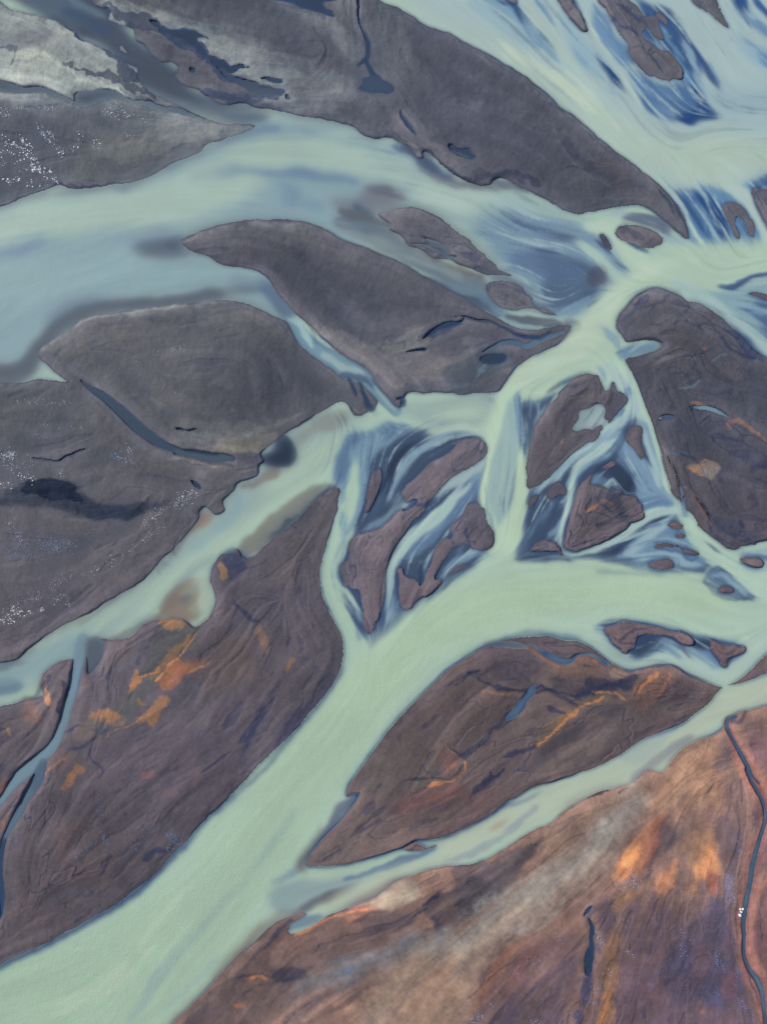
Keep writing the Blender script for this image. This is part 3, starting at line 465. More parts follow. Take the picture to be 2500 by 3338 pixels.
w c=164,186,184 a=.9 s=4 w=6 k=.5 | F 960,880,36 900,930,50 830,990,40 790,1050,50
w c=150,176,182 a=.9 s=5 w=6 k=.4 | F 800,990,14 740,1060,60 660,1110,60 570,1170,60 500,1250,50 440,1310,40 390,1340,10
w c=60,84,122 a=.7 s=3 w=5 k=.4 | F 860,830,8 820,920,10 800,980,8
w c=134,162,174 a=.95 s=6 w=6 k=.3 | F 850,1030,60 780,1100,80 680,1160,70 620,1230,60 590,1340,44 575,1440,36
w c=174,196,182 a=.9 s=4 w=4 k=.2 | F 830,1050,14 740,1120,30 660,1170,36 620,1210,36 600,1310,30 570,1430,26 550,1530,22 545,1620,22 I 560,320,26 600,345,22 680,330,24 780,290,40 900,220,50 1000,140,60 1080,110,60 1150,100,50
w c=100,130,154 a=.9 s=5 w=6 k=.4 | F 820,1080,20 880,1120,30 890,1170,20
w c=88,118,146 a=.9 s=6 w=6 k=.5 | F 850,1160,20 910,1200,40 960,1260,50 970,1290,20
w c=160,184,184 a=.9 s=4 w=7 k=.5 | I 470,-60,16 440,20,16 430,80,8
w c=86,116,146 a=.9 s=12 w=6 k=.4 | I 520,40,30 450,140,60 380,230,50 330,330,60
w c=122,152,168 a=.8 s=6 w=6 k=.5 | I 540,50,16 460,120,20 400,220,18 340,310,16
w c=134,162,176 a=.8 s=3 w=6 k=.9 | I 470,240,24 520,220,30 540,170,14
w c=150,176,182 a=.8 s=4 w=6 k=.6 | I 590,30,10 570,60,20 540,70,10
w c=72,94,124 a=.9 s=8 w=6 | I 350,360,36 480,360,40 600,370,24
# fan below the triangular island
w c=104,136,162 a=.95 s=5 w=7 k=.4 | I 990,80,40 1060,60,60 1120,80,50
W c=110,142,164 a=.9 s=6 w=8 k=.6 | I 880,270 1000,190 1100,150 1220,240 1290,330 1330,380 1300,420 1180,430 1000,420 900,400 850,350
w c=160,184,184 a=.85 s=5 w=8 k=.6 | I 860,350,10 960,290,40 1060,220,40 1130,150,16
w c=164,188,186 a=.85 s=4 w=7 k=.5 | I 1100,200,4 1130,150,14 1160,130,16
w c=150,176,182 a=.8 s=4 w=8 k=.6 | I 880,330,20 980,350,40 1100,340,30 1190,380,40 1290,410,30
w c=150,176,182 a=.8 s=4 w=8 k=.6 | I 960,290,20 1020,270,20 1130,270,26 1230,290,20 1310,370,16
w c=40,62,102 a=.85 s=5 w=7 k=.5 | I 740,350,14 830,330,30 900,280,26 960,230,22 1040,170,20 1110,140,14
w c=78,104,140 a=.85 s=8 w=7 k=.4 | I 840,370,20 900,380,50 980,430,16
w c=44,68,108 a=.8 s=3 w=7 k=.5 | I 970,400,14 1060,355,8 1160,365,8 1190,410,8
w c=40,60,100 a=.7 s=4 w=7 k=.5 | I 1180,420,20 1260,420,14 1310,430,30
w c=50,74,112 a=.7 s=3 w=7 k=.5 | I 1040,310,8 1100,325,10 1190,335,10 1240,370,12 1310,365,10
W c=70,98,132 a=.95 s=5 w=6 k=.4 | I 1300,490 1340,440 1400,405 1440,440 1490,490 1560,560 1600,585 1510,600 1420,575 1360,550
w c=144,172,182 a=.8 s=4 w=7 k=.6 | I 1360,480,10 1420,450,24 1470,500,26 1540,570,20
w c=36,56,98 a=.8 s=4 w=5 k=.4 | I 1310,490,20 1370,550,24 1440,590,14 1590,590,12
W c=140,168,176 a=.7 s=10 w=8 k=.5 | I 1500,320 1580,320 1657,300 1950,280 1950,420 1657,440 1560,440 1500,400
w c=70,100,136 a=.7 s=4 w=6 k=.5 | I 1500,340,14 1570,345,14 1650,360,30 1800,380,20
# lower right loop
W c=112,142,162 a=.95 s=10 w=7 k=.4 | I 720,740 780,720 850,860 920,910 1060,850 1120,780 1340,790 1560,850 1500,900 1430,975 1350,940 1200,880 1080,930 940,970 850,900
W c=52,70,102 a=.95 s=10 w=7 k=.3 | I 820,760 960,740 1080,760 1160,790 1260,800 1370,800 1360,860 1250,850 1100,800 1030,860 930,910 900,860
w c=176,196,178 a=.95 s=8 w=5 k=.2 | I 740,800,90 800,870,70 860,930,70 960,940,60 1060,910,60 1130,890,50 1200,930,60 1300,990,80 1400,1010,80 1500,960,90 1600,860,110 1720,760,120
w c=122,152,168 a=.85 s=5 w=8 k=.6 | I 1090,800,30 1140,860,50 1180,900,40
w c=168,190,182 a=.85 s=5 w=8 k=.6 | I 1120,800,14 1170,870,24 1270,920,40 1330,970,40
w c=130,158,172 a=.85 s=8 w=8 k=.6 | I 1180,820,20 1280,890,40 1380,960,40
w c=122,100,110 a=.9 s=4 w=6 k=.3 | I 1160,810,10 1210,870,20 1250,910,6
w c=130,108,116 a=.85 s=2 w=4 | I 1350,840,6 1390,900,18 1430,965,6
w c=92,124,156 a=.8 s=5 w=8 k=.5 | I 1440,930,14 1500,900,20 1560,860,12
w c=48,68,104 a=.8 s=8 w=6 k=.3 | I 760,730,30 850,700,16 1000,705,16 1150,745,20 1300,790,24 1390,795,16
w c=60,84,118 a=.7 s=5 w=6 k=.4 | I 930,910,10 1040,870,20 1100,830,16
w c=60,90,130 a=.6 s=8 w=6 k=.5 | I 1560,770,8 1657,775,14
c wid=22 c=110,134,152 o=.9 s=2.5 w=4 | I 400,840,10 460,885,26 520,915,36 590,925,30 640,885,16 720,890,14 790,935,24
w c=168,188,182 a=.8 s=4 w=4 | I 640,880,8 720,890,14 780,930,16
C c=150,150,146 o=.6 s=8 w=6 | I 130,850 200,820 290,810 360,840 420,875 350,865 250,850
# ================= main channel =================
W c=178,199,166 a=.9 s=30 w=14 | I 0,500 600,420 1200,480 1500,620 1300,680 700,640 300,740 0,850 H 1100,900 700,1400 300,1900 100,1657 600,1000 1200,500
W c=170,193,164 a=.9 s=36 w=14 | J -300,1400 400,1200 1000,800 1657,0 K 800,0 500,500 350,800 100,1050 J 1400,1200 900,1657 400,2100 -300,2000
w c=142,164,160 a=.6 s=16 w=10 k=.4 | J 700,1657,40 900,1350,50 1150,1080,46 1400,780,40 1600,500,30
w c=140,162,162 a=.5 s=16 w=10 k=.4 | J 750,1680,30 1000,1480,40 1200,1300,30
w c=118,140,156 a=.7 s=10 w=8 k=.3 | K 230,900,30 330,850,50 380,820,30
w c=186,202,172 a=.6 s=20 w=14 k=.4 | J 300,1600,60 500,1500,80 700,1350,60 1000,950,30
W c=140,158,158 a=.8 s=16 w=10 k=.2 | K 200,960 350,880 550,850 800,800 1000,740 1130,690 1100,740 900,790 760,860 680,920 500,1000 400,1040 250,1060
W c=176,196,166 a=.95 s=12 w=8 | K 400,850 600,800 800,770 900,740 1000,730 900,780 700,830 500,870
w c=94,118,146 a=.9 s=6 w=6 k=.3 | K 620,880,20 800,820,26 940,770,50 1060,730,26 1110,700,30
w c=104,110,132 a=.9 s=10 w=8 k=.3 | K 540,950,30 640,920,40 720,880,20
w c=116,96,98 a=.9 o=.8 s=10 w=7 k=.2 | K 350,1050,26 480,990,50 600,950,40 680,920,16
w c=134,104,96 a=.85 o=.8 s=10 w=5 | K 380,1045,16 270,1075,24 160,1160,34 60,1260,34 0,1310,30 J 1150,1440,30 1040,1560,30 930,1670,40 800,1850,40
w c=112,94,94 a=.9 o=.8 s=8 w=5 | K 400,830,30 380,800,30 420,740,36 480,660,30 500,610,14
w c=108,104,118 a=.85 s=8 w=5 k=.3 | K 480,690,20 540,590,40 620,480,60 690,430,20
w c=130,156,158 a=.7 s=10 w=5 k=.3 | K 530,560,16 600,460,20
w c=50,76,116 a=.85 s=6 w=4 | H 620,960,14 560,1055,14 430,1220,14 300,1370,16 180,1510,16 J 1380,330,16 1180,505,16 1080,600,16 1010,690,24 930,770,30 850,850,34 760,935,38 640,1020,34 500,1105,28 330,1195,26 180,1275,26 0,1350,30 -300,1500,30
w c=70,100,134 a=.6 s=6 w=4 | H 640,1600,12 790,1390,12 890,1260,14 980,1165,14 1090,1055,16 1200,960,16 1310,885,20 1410,832,20 1500,795,20 I 400,765,24 560,790,24 640,800,24
w c=60,88,126 a=.7 s=6 w=4 | H 760,840,14 960,670,10 1140,530,10 1330,400,14
w c=50,80,124 a=.6 s=6 w=4 | I 740,440,14 1000,450,10 1200,440,8
# south-east branch
W c=184,193,168 a=.95 s=14 w=8 | I 1990,800 1657,1000 1400,1080 1290,1200 1000,1340 700,1520 400,1620 L 0,600 K 1300,600 1100,680 1140,750 900,800 700,880 440,1060 800,980 1000,900 1200,800 1500,680 L 100,740 500,540 1000,380 1300,100 I 1657,1150 1990,1100
W c=160,176,170 a=.5 s=18 w=10 k=.5 | I 1000,1320 1150,1270 1100,1380 1000,1480 900,1500 850,1440
w c=116,138,160 a=.8 s=8 w=8 k=.5 | I 1000,1350,10 1100,1300,20 1180,1270,10
w c=118,140,158 a=.7 s=8 w=8 k=.5 | L 200,500,16 350,450,30 450,400,20
W c=170,124,100 a=.8 o=.85 s=10 w=6 k=.2 | K 1380,600 1450,570 1525,530 1500,570 1420,610
w c=140,150,158 a=.6 s=8 w=8 k=.5 | K 1657,480,30 1500,620,30 1300,740,30 1150,790,26
W c=172,160,148 a=.8 o=.8 s=14 w=10 k=.3 | K 600,1030 700,960 850,890 1000,840 1060,830 960,900 1000,960 1000,1020 900,1000 760,1020
W c=150,116,96 a=.8 o=.8 s=10 w=8 k=.3 | K 800,930 900,880 1030,850 1080,870 960,900
W c=120,142,152 a=.9 o=.9 s=8 w=6 k=.3 | K 330,1100 400,1065 450,1060 540,1060 450,1110 370,1140 320,1150
w c=128,110,112 a=.6 s=8 w=6 | L 560,480,16 700,410,14 900,360,14
w c=142,140,140 a=.8 s=10 w=6 k=.4 | L 950,330,40 1050,250,40 1150,160,40 1250,110,30
w c=144,118,112 a=.6 o=.8 s=8 w=6 | L 1130,240,20 1200,170,20 1320,120,20 1430,90,10
w c=48,76,118 a=.8 s=6 w=4 | K 410,808,8 600,795,10 800,752,12 930,705,14 1000,668,14 1150,655,12 1300,592,14 1500,465,16 L 0,600,16 200,480,18 350,385,18 550,310,14 700,255,14 900,140,12 1200,20,8
# ================= side stream, south-west =================
c wid=1 c=122,146,154 o=.95 s=3 w=4 r=.5 | G 455,800,50 435,880,64 420,980,56 400,1080,52 370,1180,48 330,1300,48 280,1390,52 210,1460,66 130,1530,70 60,1610,44 0,1690,36 -150,1850,30
w c=84,104,134 a=.9 s=5 w=5 k=.3 | G 470,860,14 470,930,24 450,1000,16 430,1080,8
c wid=2 c=98,118,134 o=.95 s=3 w=4 r=.5 | G 240,1470,40 210,1560,60 J 160,420,46 110,510,46 60,590,36 20,670,30 
c wid=2 c=44,66,104 o=.95 s=3 w=4 | J 20,670,26 10,740,30 5,850,34 15,950,30 10,1060,22 -20,1140,8
w c=84,102,124 a=.9 s=10 w=6 k=.4 | J 260,230,20 230,290,60 190,380,30
c wid=1 c=128,142,150 o=.75 s=6 w=8 | G 560,800,10 540,880,30 500,960,20 480,1000,10
C wid=1 c=112,112,116 o=.7 s=6 w=6 | G 490,800 540,800 560,870 520,940 480,990 470,900
t c=48,44,64 a=.9 s=3 w=6 | G 340,1030,16 370,1080,30 335,1150,22 330,1200,8
# ================= slot streams =================
c wid=3 c=120,150,160 o=.95 s=2.5 w=4 | E 305,400,14 345,430,50 400,500,70 470,570,70 560,620,90 660,680,90 730,720,70 790,790,50 850,850,46 900,900,44
w c=86,108,132 a=.8 s=5 w=5 k=.3 | E 440,450,16 480,520,18 560,580,14
w c=164,192,184 a=.9 s=4 w=5 k=.4 | E 310,405,8 370,430,26 420,500,30 450,550,20
w c=170,188,178 a=.6 s=6 w=8 k=.5 | E 500,590,30 600,650,40 700,700,40
w c=76,94,124 a=.9 s=5 w=6 k=.4 | E 600,700,40 720,720,30 800,780,14
w c=46,66,108 a=.9 s=4 w=4 | E 770,720,12 820,770,16 870,830,20 920,880,24
w c=150,172,168 a=.8 s=4 w=5 k=.3 | E 790,760,16 850,850,24 890,890,20
c c=56,68,96 o=.95 s=2 w=6 | E 905,830,10 940,835,20 935,865,20
c c=64,72,98 o=.9 s=2 w=6 | E 640,720,10 680,790,20 690,820,8
c c=58,66,94 o=.9 s=2 w=6 | E 700,740,10 730,810,20 760,880,34 780,870,10
t c=134,118,106 a=.8 s=2 w=3 | E 675,885,24 690,910,24
t c=60,62,82 a=.8 s=3 w=6 | E 640,870,16 670,905,20 720,920,10
c wid=4 c=60,80,102 o=.95 s=2 w=3 r=.5 | D 440,730,6 490,775,20 560,815,36 640,880,48 700,940,56 770,1000,56 850,1060,48 930,1095,34 1000,1120,26
c wid=4 c=84,94,110 o=.85 s=3 w=8 r=.3 | D 960,1120,26 1060,1130,44 1180,1150,50 1270,1160,16
t c=72,86,110 a=.8 s=4 w=8 | D 870,1100,16 930,1130,20 980,1145,10
c wid=4 c=40,54,88 o=.95 s=1.5 w=3 | D 1000,1105,4 1080,1115,7 1180,1128,5 
W c=40,56,90 a=1 o=.97 s=5 w=6 | D 1500,1040 1530,1025 1560,1060 1590,1140 1550,1180 1430,1170 1400,1140 1450,1120 1480,1080
C wid=5 c=44,58,86 o=.9 s=6 w=6 | D 1440,1135 1480,1120 1550,1090 1530,1060 1540,1035 1570,1070 1592,1140 1550,1182 1430,1165
t c=128,118,112 a=.9 s=3 w=8 k=.4 | D 1120,1120,10 1250,1110,24 1400,1100,30 1520,1085,8
T c=128,120,114 a=.8 s=8 w=14 k=.4 n=b | D 1100,1070 1300,1040 1500,1010 1500,1060 1350,1100 1150,1110
c wid=6 c=48,64,98 o=.97 s=2 w=5 | B 690,-30,10 695,60,12 700,120,12 720,170,12 745,230,24 748,290,26 730,320,24 690,355,10
c wid=6 c=48,64,98 o=.97 s=2 w=5 | B 735,320,22 760,370,22 780,410,30 800,430,40
C wid=7 c=64,78,112 o=.95 s=5 w=6 | B 760,420 800,425 850,445 890,470 902,495 870,510 800,505 740,500 670,480 720,470 720,430
t c=130,128,134 a=.7 s=2 w=3 | B 705,15,3 705,80,6 700,130,3
C wid=8 c=44,64,106 o=.97 s=2 w=10 k=.7 n=b | B 230,-200 240,0 330,15 400,50 480,80 560,115 565,100 520,50 510,15 600,-5 620,-200
c wid=9 c=66,88,118 o=.95 s=2 w=3 | B 918,590,4 940,640,16 975,690,20 1012,742,5
C c=70,78,106 o=.8 s=3 w=12 k=.7 n=b | B 1195,785 1215,780 1240,800 1290,800 1340,850 1320,865 1260,840 1200,815
t c=44,58,92 a=.9 s=2 w=10 | B 1190,775,8 1215,800,10 1150,735,20
C wid=11 c=46,60,98 o=.9 s=3 w=16 k=.7 n=b | A 780,105 860,130 950,160 1060,180 1150,225 1100,215 1060,215 1130,290 1210,320 1260,350 1385,375 1330,375 1240,390 1160,350 1100,300 1030,260 960,220 920,180 840,140
T c=92,92,110 a=.8 s=5 w=16 k=.5 n=b | A 570,30 700,60 800,110 820,160 700,140 620,80
C wid=11 c=74,80,106 o=.85 s=3 w=20 k=.7 n=b | A 1190,350 1250,400 1300,430 1370,440 1450,500 1530,510 1440,540 1370,530 1300,480 1260,440 1200,390
C wid=11 c=56,68,102 o=.9 s=2 w=10 k=.7 n=b | A 1400,425 1440,425 1490,425 1530,445 1510,460 1450,440
C wid=11 c=56,68,102 o=.9 s=2 w=6 k=.7 n=b | A 1540,513 1575,540 1550,540
C c=64,70,96 o=.9 s=2 w=4 | A 1020,378 1040,370 1060,385 1045,398
t c=74,78,104 a=.8 s=5 w=14 k=.5 n=b | A 1100,500,14 1200,540,40 1320,540,40 1440,560,20 1540,600,20
t c=66,70,94 a=.8 s=3 w=8 k=.3 n=b | B -20,560,10 100,570,26 250,595,26 400,625,10
c wid=10 c=42,58,94 o=.97 s=2 w=6 | A -200,430,60 0,465,66 120,490,46 240,490,36 320,515,22 400,550,12 440,560,8
C wid=10 c=42,58,94 o=.95 s=3 w=12 k=.7 n=b | A 405,520 460,495 600,495 700,525 800,550 900,572 1000,600 1100,645 1000,622 880,590 800,575 700,545 560,540 480,570 430,560
t c=54,64,96 a=.8 s=3 w=8 k=.4 n=b | A 340,330,8 450,385,14 560,430,24 700,500,20 850,560,14
t c=70,74,98 a=.7 s=3 w=8 k=.4 n=b | A 380,330,6 520,380,16 650,430,20 760,460,16
t c=58,62,90 a=.9 s=2 w=6 | A 60,590,5 200,585,7 300,565,6 420,550,6
t c=44,54,84 a=.8 s=2 w=5 | A 950,590,8 1080,630,12 1200,662,14 1300,668,14 1375,682,16
# dark wet flats of the west bar
T c=36,46,68 a=1 s=9 w=14 k=.2 | D -200,1370 0,1375 60,1310 200,1260 350,1255 440,1280 520,1360 560,1400 700,1410 820,1395 900,1380 970,1385 900,1410 780,1450 600,1480 450,1460 250,1420 100,1410 -200,1410
T c=20,32,54 a=.9 s=4 w=14 k=.7 n=b | D 100,1330 160,1270 340,1260 440,1300 470,1370 330,1370 200,1350
T c=40,52,72 a=.7 s=6 w=14 k=.5 n=b | D 380,1400 560,1430 760,1430 900,1390 760,1460 560,1480
c c=34,54,94 o=.95 s=1.5 w=5 | D 175,1152,8 250,1160,8 325,1165,10 375,1135,10 440,1105,10 470,1098,4
t c=46,58,86 a=.7 s=4 w=5 | D 370,1140,12 400,1130,12 440,1110,6
T c=108,96,100 a=.5 s=20 w=14 | D -300,1420 200,1430 500,1500 900,1470 600,1560 200,1540 -300,1520
C c=82,76,98 o=.7 s=2 w=6 | D 945,990 980,985 1010,992 1060,985 1070,995 1000,1000
c c=52,62,92 o=.9 s=2 w=4 | D 1040,1275,10 1070,1300,22 1090,1318,8
t c=42,70,120 a=.9 s=2 w=2 | D 1200,1380,5 1260,1335,6 1290,1275,8 1340,1262,9 1390,1240,6 1402,1190,4
t c=44,60,96 a=.9 s=2 w=2 | D 1215,1430,8 1170,1455,8 1110,1412,7 1080,1440,5
c c=44,56,84 o=.9 s=1.5 w=4 | D 1060,1465,3 1085,1420,5 1110,1405,4
t c=66,66,86 a=.6 s=6 w=5 | D 780,630,6 870,655,10 920,695,16 980,740,10
t c=72,70,88 a=.5 s=8 w=8 | D 880,795,10 980,780,18 1060,830,12
t c=74,74,90 a=.5 s=8 w=8 | D 1040,470,8 1160,455,14 1280,480,14 1330,500,8
T c=84,80,94 a=.6 s=30 w=20 k=.3 | D 1100,550 1500,500 1657,560 E 450,600 560,750 300,900 D 1500,950 1100,880
T c=122,113,118 a=.6 s=24 w=14 k=.4 | D 220,600 440,410 900,330 1300,330 1500,450 1200,420 700,440 400,600
T c=128,122,124 a=.6 s=18 w=14 k=.5 | D 950,960 1200,950 1500,980 1400,1020 1200,1060 1000,1050
# ---- big bar tints: north west
T c=176,174,170 a=.95 s=30 w=24 k=.3 | A -300,50 100,80 330,150 500,260 640,330 760,400 800,490 950,570 800,540 560,480 400,520 250,470 0,420 -300,420
T c=186,184,176 a=.8 s=30 w=24 k=.3 | A -300,250 100,300 300,300 500,400 400,470 100,440 -300,400
T c=112,112,126 a=.6 s=14 w=20 k=.6 n=b | A 0,180 120,200 250,150 300,200 120,290 -50,270
T c=166,164,162 a=.9 s=20 w=14 k=.3 | A -300,520 60,510 200,520 330,540 250,570 100,580 -300,590
T c=150,147,150 a=.9 s=22 w=14 k=.4 | A 420,570 700,560 900,590 1150,650 1350,685 1250,730 1000,700 700,620
T c=142,139,142 a=.8 s=24 w=14 k=.4 | A 900,600 1380,685 1250,740 1100,790 900,760 700,700
T c=88,85,98 a=.85 s=26 w=16 k=.3 | A -300,640 200,620 420,640 520,700 500,780 420,820 350,960 200,1020 -300,1080
T c=102,96,102 a=.6 s=18 w=12 k=.3 | A 420,820 560,760 700,740 900,790 880,880 700,960 400,990
T c=134,130,128 a=.6 s=10 w=10 k=.7 | A 480,780 650,750 860,790 960,820 900,860 780,840 680,900
T c=68,66,84 a=.7 s=10 w=8 | A -100,590 60,600 100,580 0,540 -200,540
# ---- north bar tints
T c=160,158,158 a=.95 s=16 w=20 k=.4 | A 500,0 700,40 860,60 1000,130 1200,200 1450,330 1657,420 B 200,470 200,560 0,500 A 1500,560 1390,540 1450,500 1380,430 1230,380 1000,230 700,130 600,100
T c=136,134,140 a=.8 s=18 w=16 k=.4 | A 640,-60 900,20 1100,120 1300,170 B 300,300 500,350 700,420 650,560 500,600 200,560 A 1500,380 1000,130
T c=138,135,140 a=.8 s=14 w=16 k=.5 | B 240,0 400,90 600,160 700,260 680,330 500,200 300,80
T c=94,92,106 a=.8 s=20 w=16 k=.4 | A 800,-60 1100,0 1500,80 B 400,150 540,250 450,330 200,200 A 1400,160 1100,100
T c=128,124,130 a=.6 s=12 w=12 k=.5 | B 560,0 680,0 700,120 680,200 620,130
T c=116,112,120 a=.7 s=14 w=14 k=.5 | B 730,0 860,30 960,160 1000,300 960,450 860,430 790,330 760,180
T c=86,84,99 a=.85 s=26 w=14 k=.3 | B 1000,110 1657,480 C 100,600 500,760 620,880 480,960 0,930 B 1300,900 1000,650 1050,400 950,250
T c=112,108,120 a=.6 s=12 w=12 k=.7 | C -60,560 150,540 300,620 440,700 560,840 400,730 200,640
T c=108,104,114 a=.5 s=14 w=12 k=.6 n=b | B 700,540 900,560 980,620 1100,740 1200,860 1100,850 900,720 780,700
T c=118,108,116 a=.6 s=8 w=8 k=.5 n=b | B 860,640 950,620 1000,760 1140,780 1250,900 1100,830 920,760
T c=88,84,98 a=.6 s=10 w=10 k=.5 n=b | B 1100,700 1300,780 1500,900 1657,960 C 400,1000 300,1010 B 1500,950 1200,850
t c=58,62,86 a=.75 s=3 w=16 k=.6 n=b | B 1040,820,16 1130,870,18 1230,945,24 1330,960,30 1430,940,22 1560,960,22 1657,1010,40
t c=66,66,84 a=.7 s=4 w=16 k=.6 n=b | C -20,960,30 100,940,30 240,950,26 330,990,36
t c=60,66,92 a=.8 s=3 w=8 | B 790,740,8 880,735,12 940,775,16 1010,790,12
t c=128,118,122 a=.8 s=2 w=4 | B 920,772,10 950,778,12
W c=124,120,130 a=.8 o=.7 s=10 w=14 k=.5 n=b | B 900,780 1050,830 1200,960 1400,970 1600,1000 C 300,980 380,1040 B 1500,1040 1200,1000 1000,900
w c=70,92,130 a=.85 s=8 w=14 k=.5 | B 880,800,36 950,830,50 1060,890,40 1180,950,30
t c=128,118,124 a=.9 s=2 w=6 | B 970,785,26 1000,800,26
t c=118,108,116 a=.9 s=2 w=5 | B 1005,845,26 1035,855,20
t c=66,66,84 a=.8 s=2.5 w=6 k=.2 | C 510,945,8 560,920,10 620,905,12 680,930,10
t c=130,122,128 a=.7 s=2.5 w=4 | C 500,690,5 540,770,6 600,870,7 700,950,6 780,1000,7 850,1050,5
T c=74,72,92 a=.8 s=10 w=12 k=.5 n=b | C 540,760 600,850 690,930 780,980 880,1040 870,980 800,910 700,860 620,780 560,700
T c=100,92,100 a=.6 s=8 w=10 k=.6 n=b | C 700,840 850,890 900,960 950,1060 860,1040 780,960
t c=66,66,90 a=.6 s=3 w=6 | C 330,440,6 430,530,8 520,590,10 600,640,10 740,770,8 860,880,8 920,970,6
t c=120,114,124 a=.5 s=4 w=6 | C 60,290,6 200,370,8 360,470,8 500,570,8
t c=120,112,120 a=.5 s=4 w=6 | C 560,620,8 720,740,10 880,870,10 1000,960,10 1080,1040,8
T c=100,94,100 a=.6 s=8 w=10 k=.6 n=b | C 900,1060 1000,1050 1100,1080 1150,1160 1060,1130 950,1090
t c=58,62,86 a=.7 s=3 w=10 k=.4 n=b | C 1060,1020,8 1110,1080,20 1140,1150,16
# ---- central bar tints
T c=118,112,118 a=.6 s=14 w=14 k=.5 | A 980,1300 1300,1200 1657,1200 B 500,1300 800,1400 700,1420 400,1330 0,1260 A 1300,1300 1100,1340
T c=82,80,94 a=.75 s=30 w=14 k=.3 | E -100,150 300,80 700,200 1100,330 1200,400 900,420 500,380 350,300 200,140
T c=112,106,114 a=.6 s=12 w=14 k=.4 | E 600,60 900,110 1200,290 1400,400 1450,420 1200,340 900,200
T c=128,118,122 a=.95 s=14 w=16 k=.7 | E 400,420 600,480 800,540 950,470 1100,440 1000,550 1200,600 1300,560 1300,650 1000,760 850,740 700,620 560,560 450,470
T c=108,100,108 a=.6 s=14 w=14 k=.5 | E 1000,560 1200,560 1350,500 1350,560 1200,640 1000,720 850,740
T c=80,86,98 a=.8 s=8 w=14 k=.4 n=b | E 1150,660 1340,600 1500,560 1540,600 1450,720 1340,800 1200,790 1180,740
C c=50,66,96 o=.9 s=3 w=8 | E 1350,620 1400,595 1500,590 1490,620 1430,640 1370,640
w c=112,140,156 a=.9 s=4 w=8 k=.5 | E 1350,600,4 1400,570,14
c c=108,138,156 o=.8 s=3 w=5 | E 1330,600,4 1400,565,14 1470,530,20 1540,520,22 1600,540,26 1657,520,24 F 560,470,14
t c=112,134,146 a=.6 s=5 w=10 k=.5 n=b | E 1400,620,10 1360,680,30 1320,740,16
c wid=18 c=46,62,100 o=.95 s=2 w=5 | E 1050,510,8 1090,480,22 1130,450,24 1180,430,34 1240,420,14 1260,395,6
c wid=18 c=44,60,96 o=.95 s=2 w=5 | E 1170,395,5 1240,385,8 1330,400,8 1400,410,8 1480,445,10 1560,485,10 1657,495,16 F 430,500,10 500,465,8
t c=52,62,92 a=.9 s=4 w=6 | E 1250,400,10 1330,405,16 1400,420,12
T c=56,66,94 a=.85 s=4 w=8 k=.2 | E 1060,510 1150,450 1250,420 1200,460 1120,500
c c=54,66,96 o=.9 s=2 w=6 | E 950,580,5 1000,570,10 1055,568,14
T c=134,124,112 a=.6 s=5 w=8 k=.7 | E 880,540 960,560 1080,520 1050,570 960,580 850,560 750,555
t c=64,72,102 a=.8 s=3 w=6 | F -60,610,8 60,560,10 160,520,14 250,510,8
t c=50,58,86 a=.85 s=3 w=5 | F 100,400,6 250,440,12 350,490,18 450,490,14
t c=116,106,112 a=.7 s=6 w=5 | F 100,410,14 220,430,26 380,450,34 490,445,20
t c=116,108,114 a=.5 s=4 w=8 k=.5 | F 0,640,10 150,560,16 300,560,20 480,520,20
T c=100,92,98 a=.7 s=8 w=10 k=.5 | F 0,780 150,680 300,600 450,520 540,500 420,580 300,660 220,740 180,800
t c=44,70,116 a=.8 s=2 w=3 | F 215,780,5 260,720,6 320,655,8 400,600,10 480,560,10 540,515,8
T c=124,118,122 a=.5 s=8 w=10 k=.6 | E 180,130 300,300 360,390 330,380 260,280
t c=50,62,94 a=.8 s=3 w=3 | E 120,125,8 200,175,10 235,240,14 290,310,16 340,390,12
t c=112,104,108 a=.7 s=3 w=4 k=.3 | E 440,460,12 560,560,14 660,630,14 740,690,10
t c=52,62,92 a=.7 s=3 w=4 k=.3 n=b | E 440,450,8 520,520,10 620,600,8 720,670,8

# ragged wet patches among the pale sand, upper left
T c=64,70,96 a=.9 s=3 w=24 k=.8 n=b | A 340,120 440,180 560,240 640,300 720,350 790,430 700,440 640,340 520,260 420,220
T c=70,74,98 a=.85 s=3 w=24 k=.8 n=b | A 560,40 700,80 860,110 900,150 820,180 720,150 620,100
T c=58,68,98 a=.9 s=2.5 w=20 k=.8 n=b | A 860,150 1000,200 1120,260 1160,340 1240,380 1200,420 1120,340 980,260
T c=66,72,98 a=.9 s=2.5 w=20 k=.9 n=b | A 1180,360 1280,420 1400,440 1500,520 1440,560 1340,510 1240,440
T c=66,70,94 a=.85 s=2.5 w=20 k=.9 n=b | A 1000,490 1150,500 1280,530 1440,560 1300,570 1100,540
t c=60,64,92 a=.8 s=2.5 w=20 k=.9 n=b | A 340,330,14 480,390,30 620,440,40 760,480,30 860,540,20
t c=78,78,98 a=.7 s=3 w=20 k=.8 n=b | A 0,270,30 100,270,20 60,370,16
t c=196,194,184 a=.7 s=4 w=16 k=.6 | A 230,290,10 400,390,16 560,470,16 760,540,14 900,590,8
t c=52,60,90 a=.85 s=2.5 w=12 k=.5 n=b | A 700,520,14 860,560,16 1000,600,14 1150,648,12 1300,668,10
t c=64,66,90 a=.8 s=2.5 w=12 k=.5 n=b | A 0,1115,12 120,1075,10 250,1025,14 330,1000,14 480,1015,14 620,1000,10
t c=142,138,138 a=.6 s=5 w=10 k=.6 | D 215,600,20 300,520,26 430,420,30 520,385,20 900,330,16 1250,310,16
t c=134,128,132 a=.6 s=5 w=10 k=.6 | A 990,1310,20 1120,1260,20 1300,1215,18 1600,1200,18
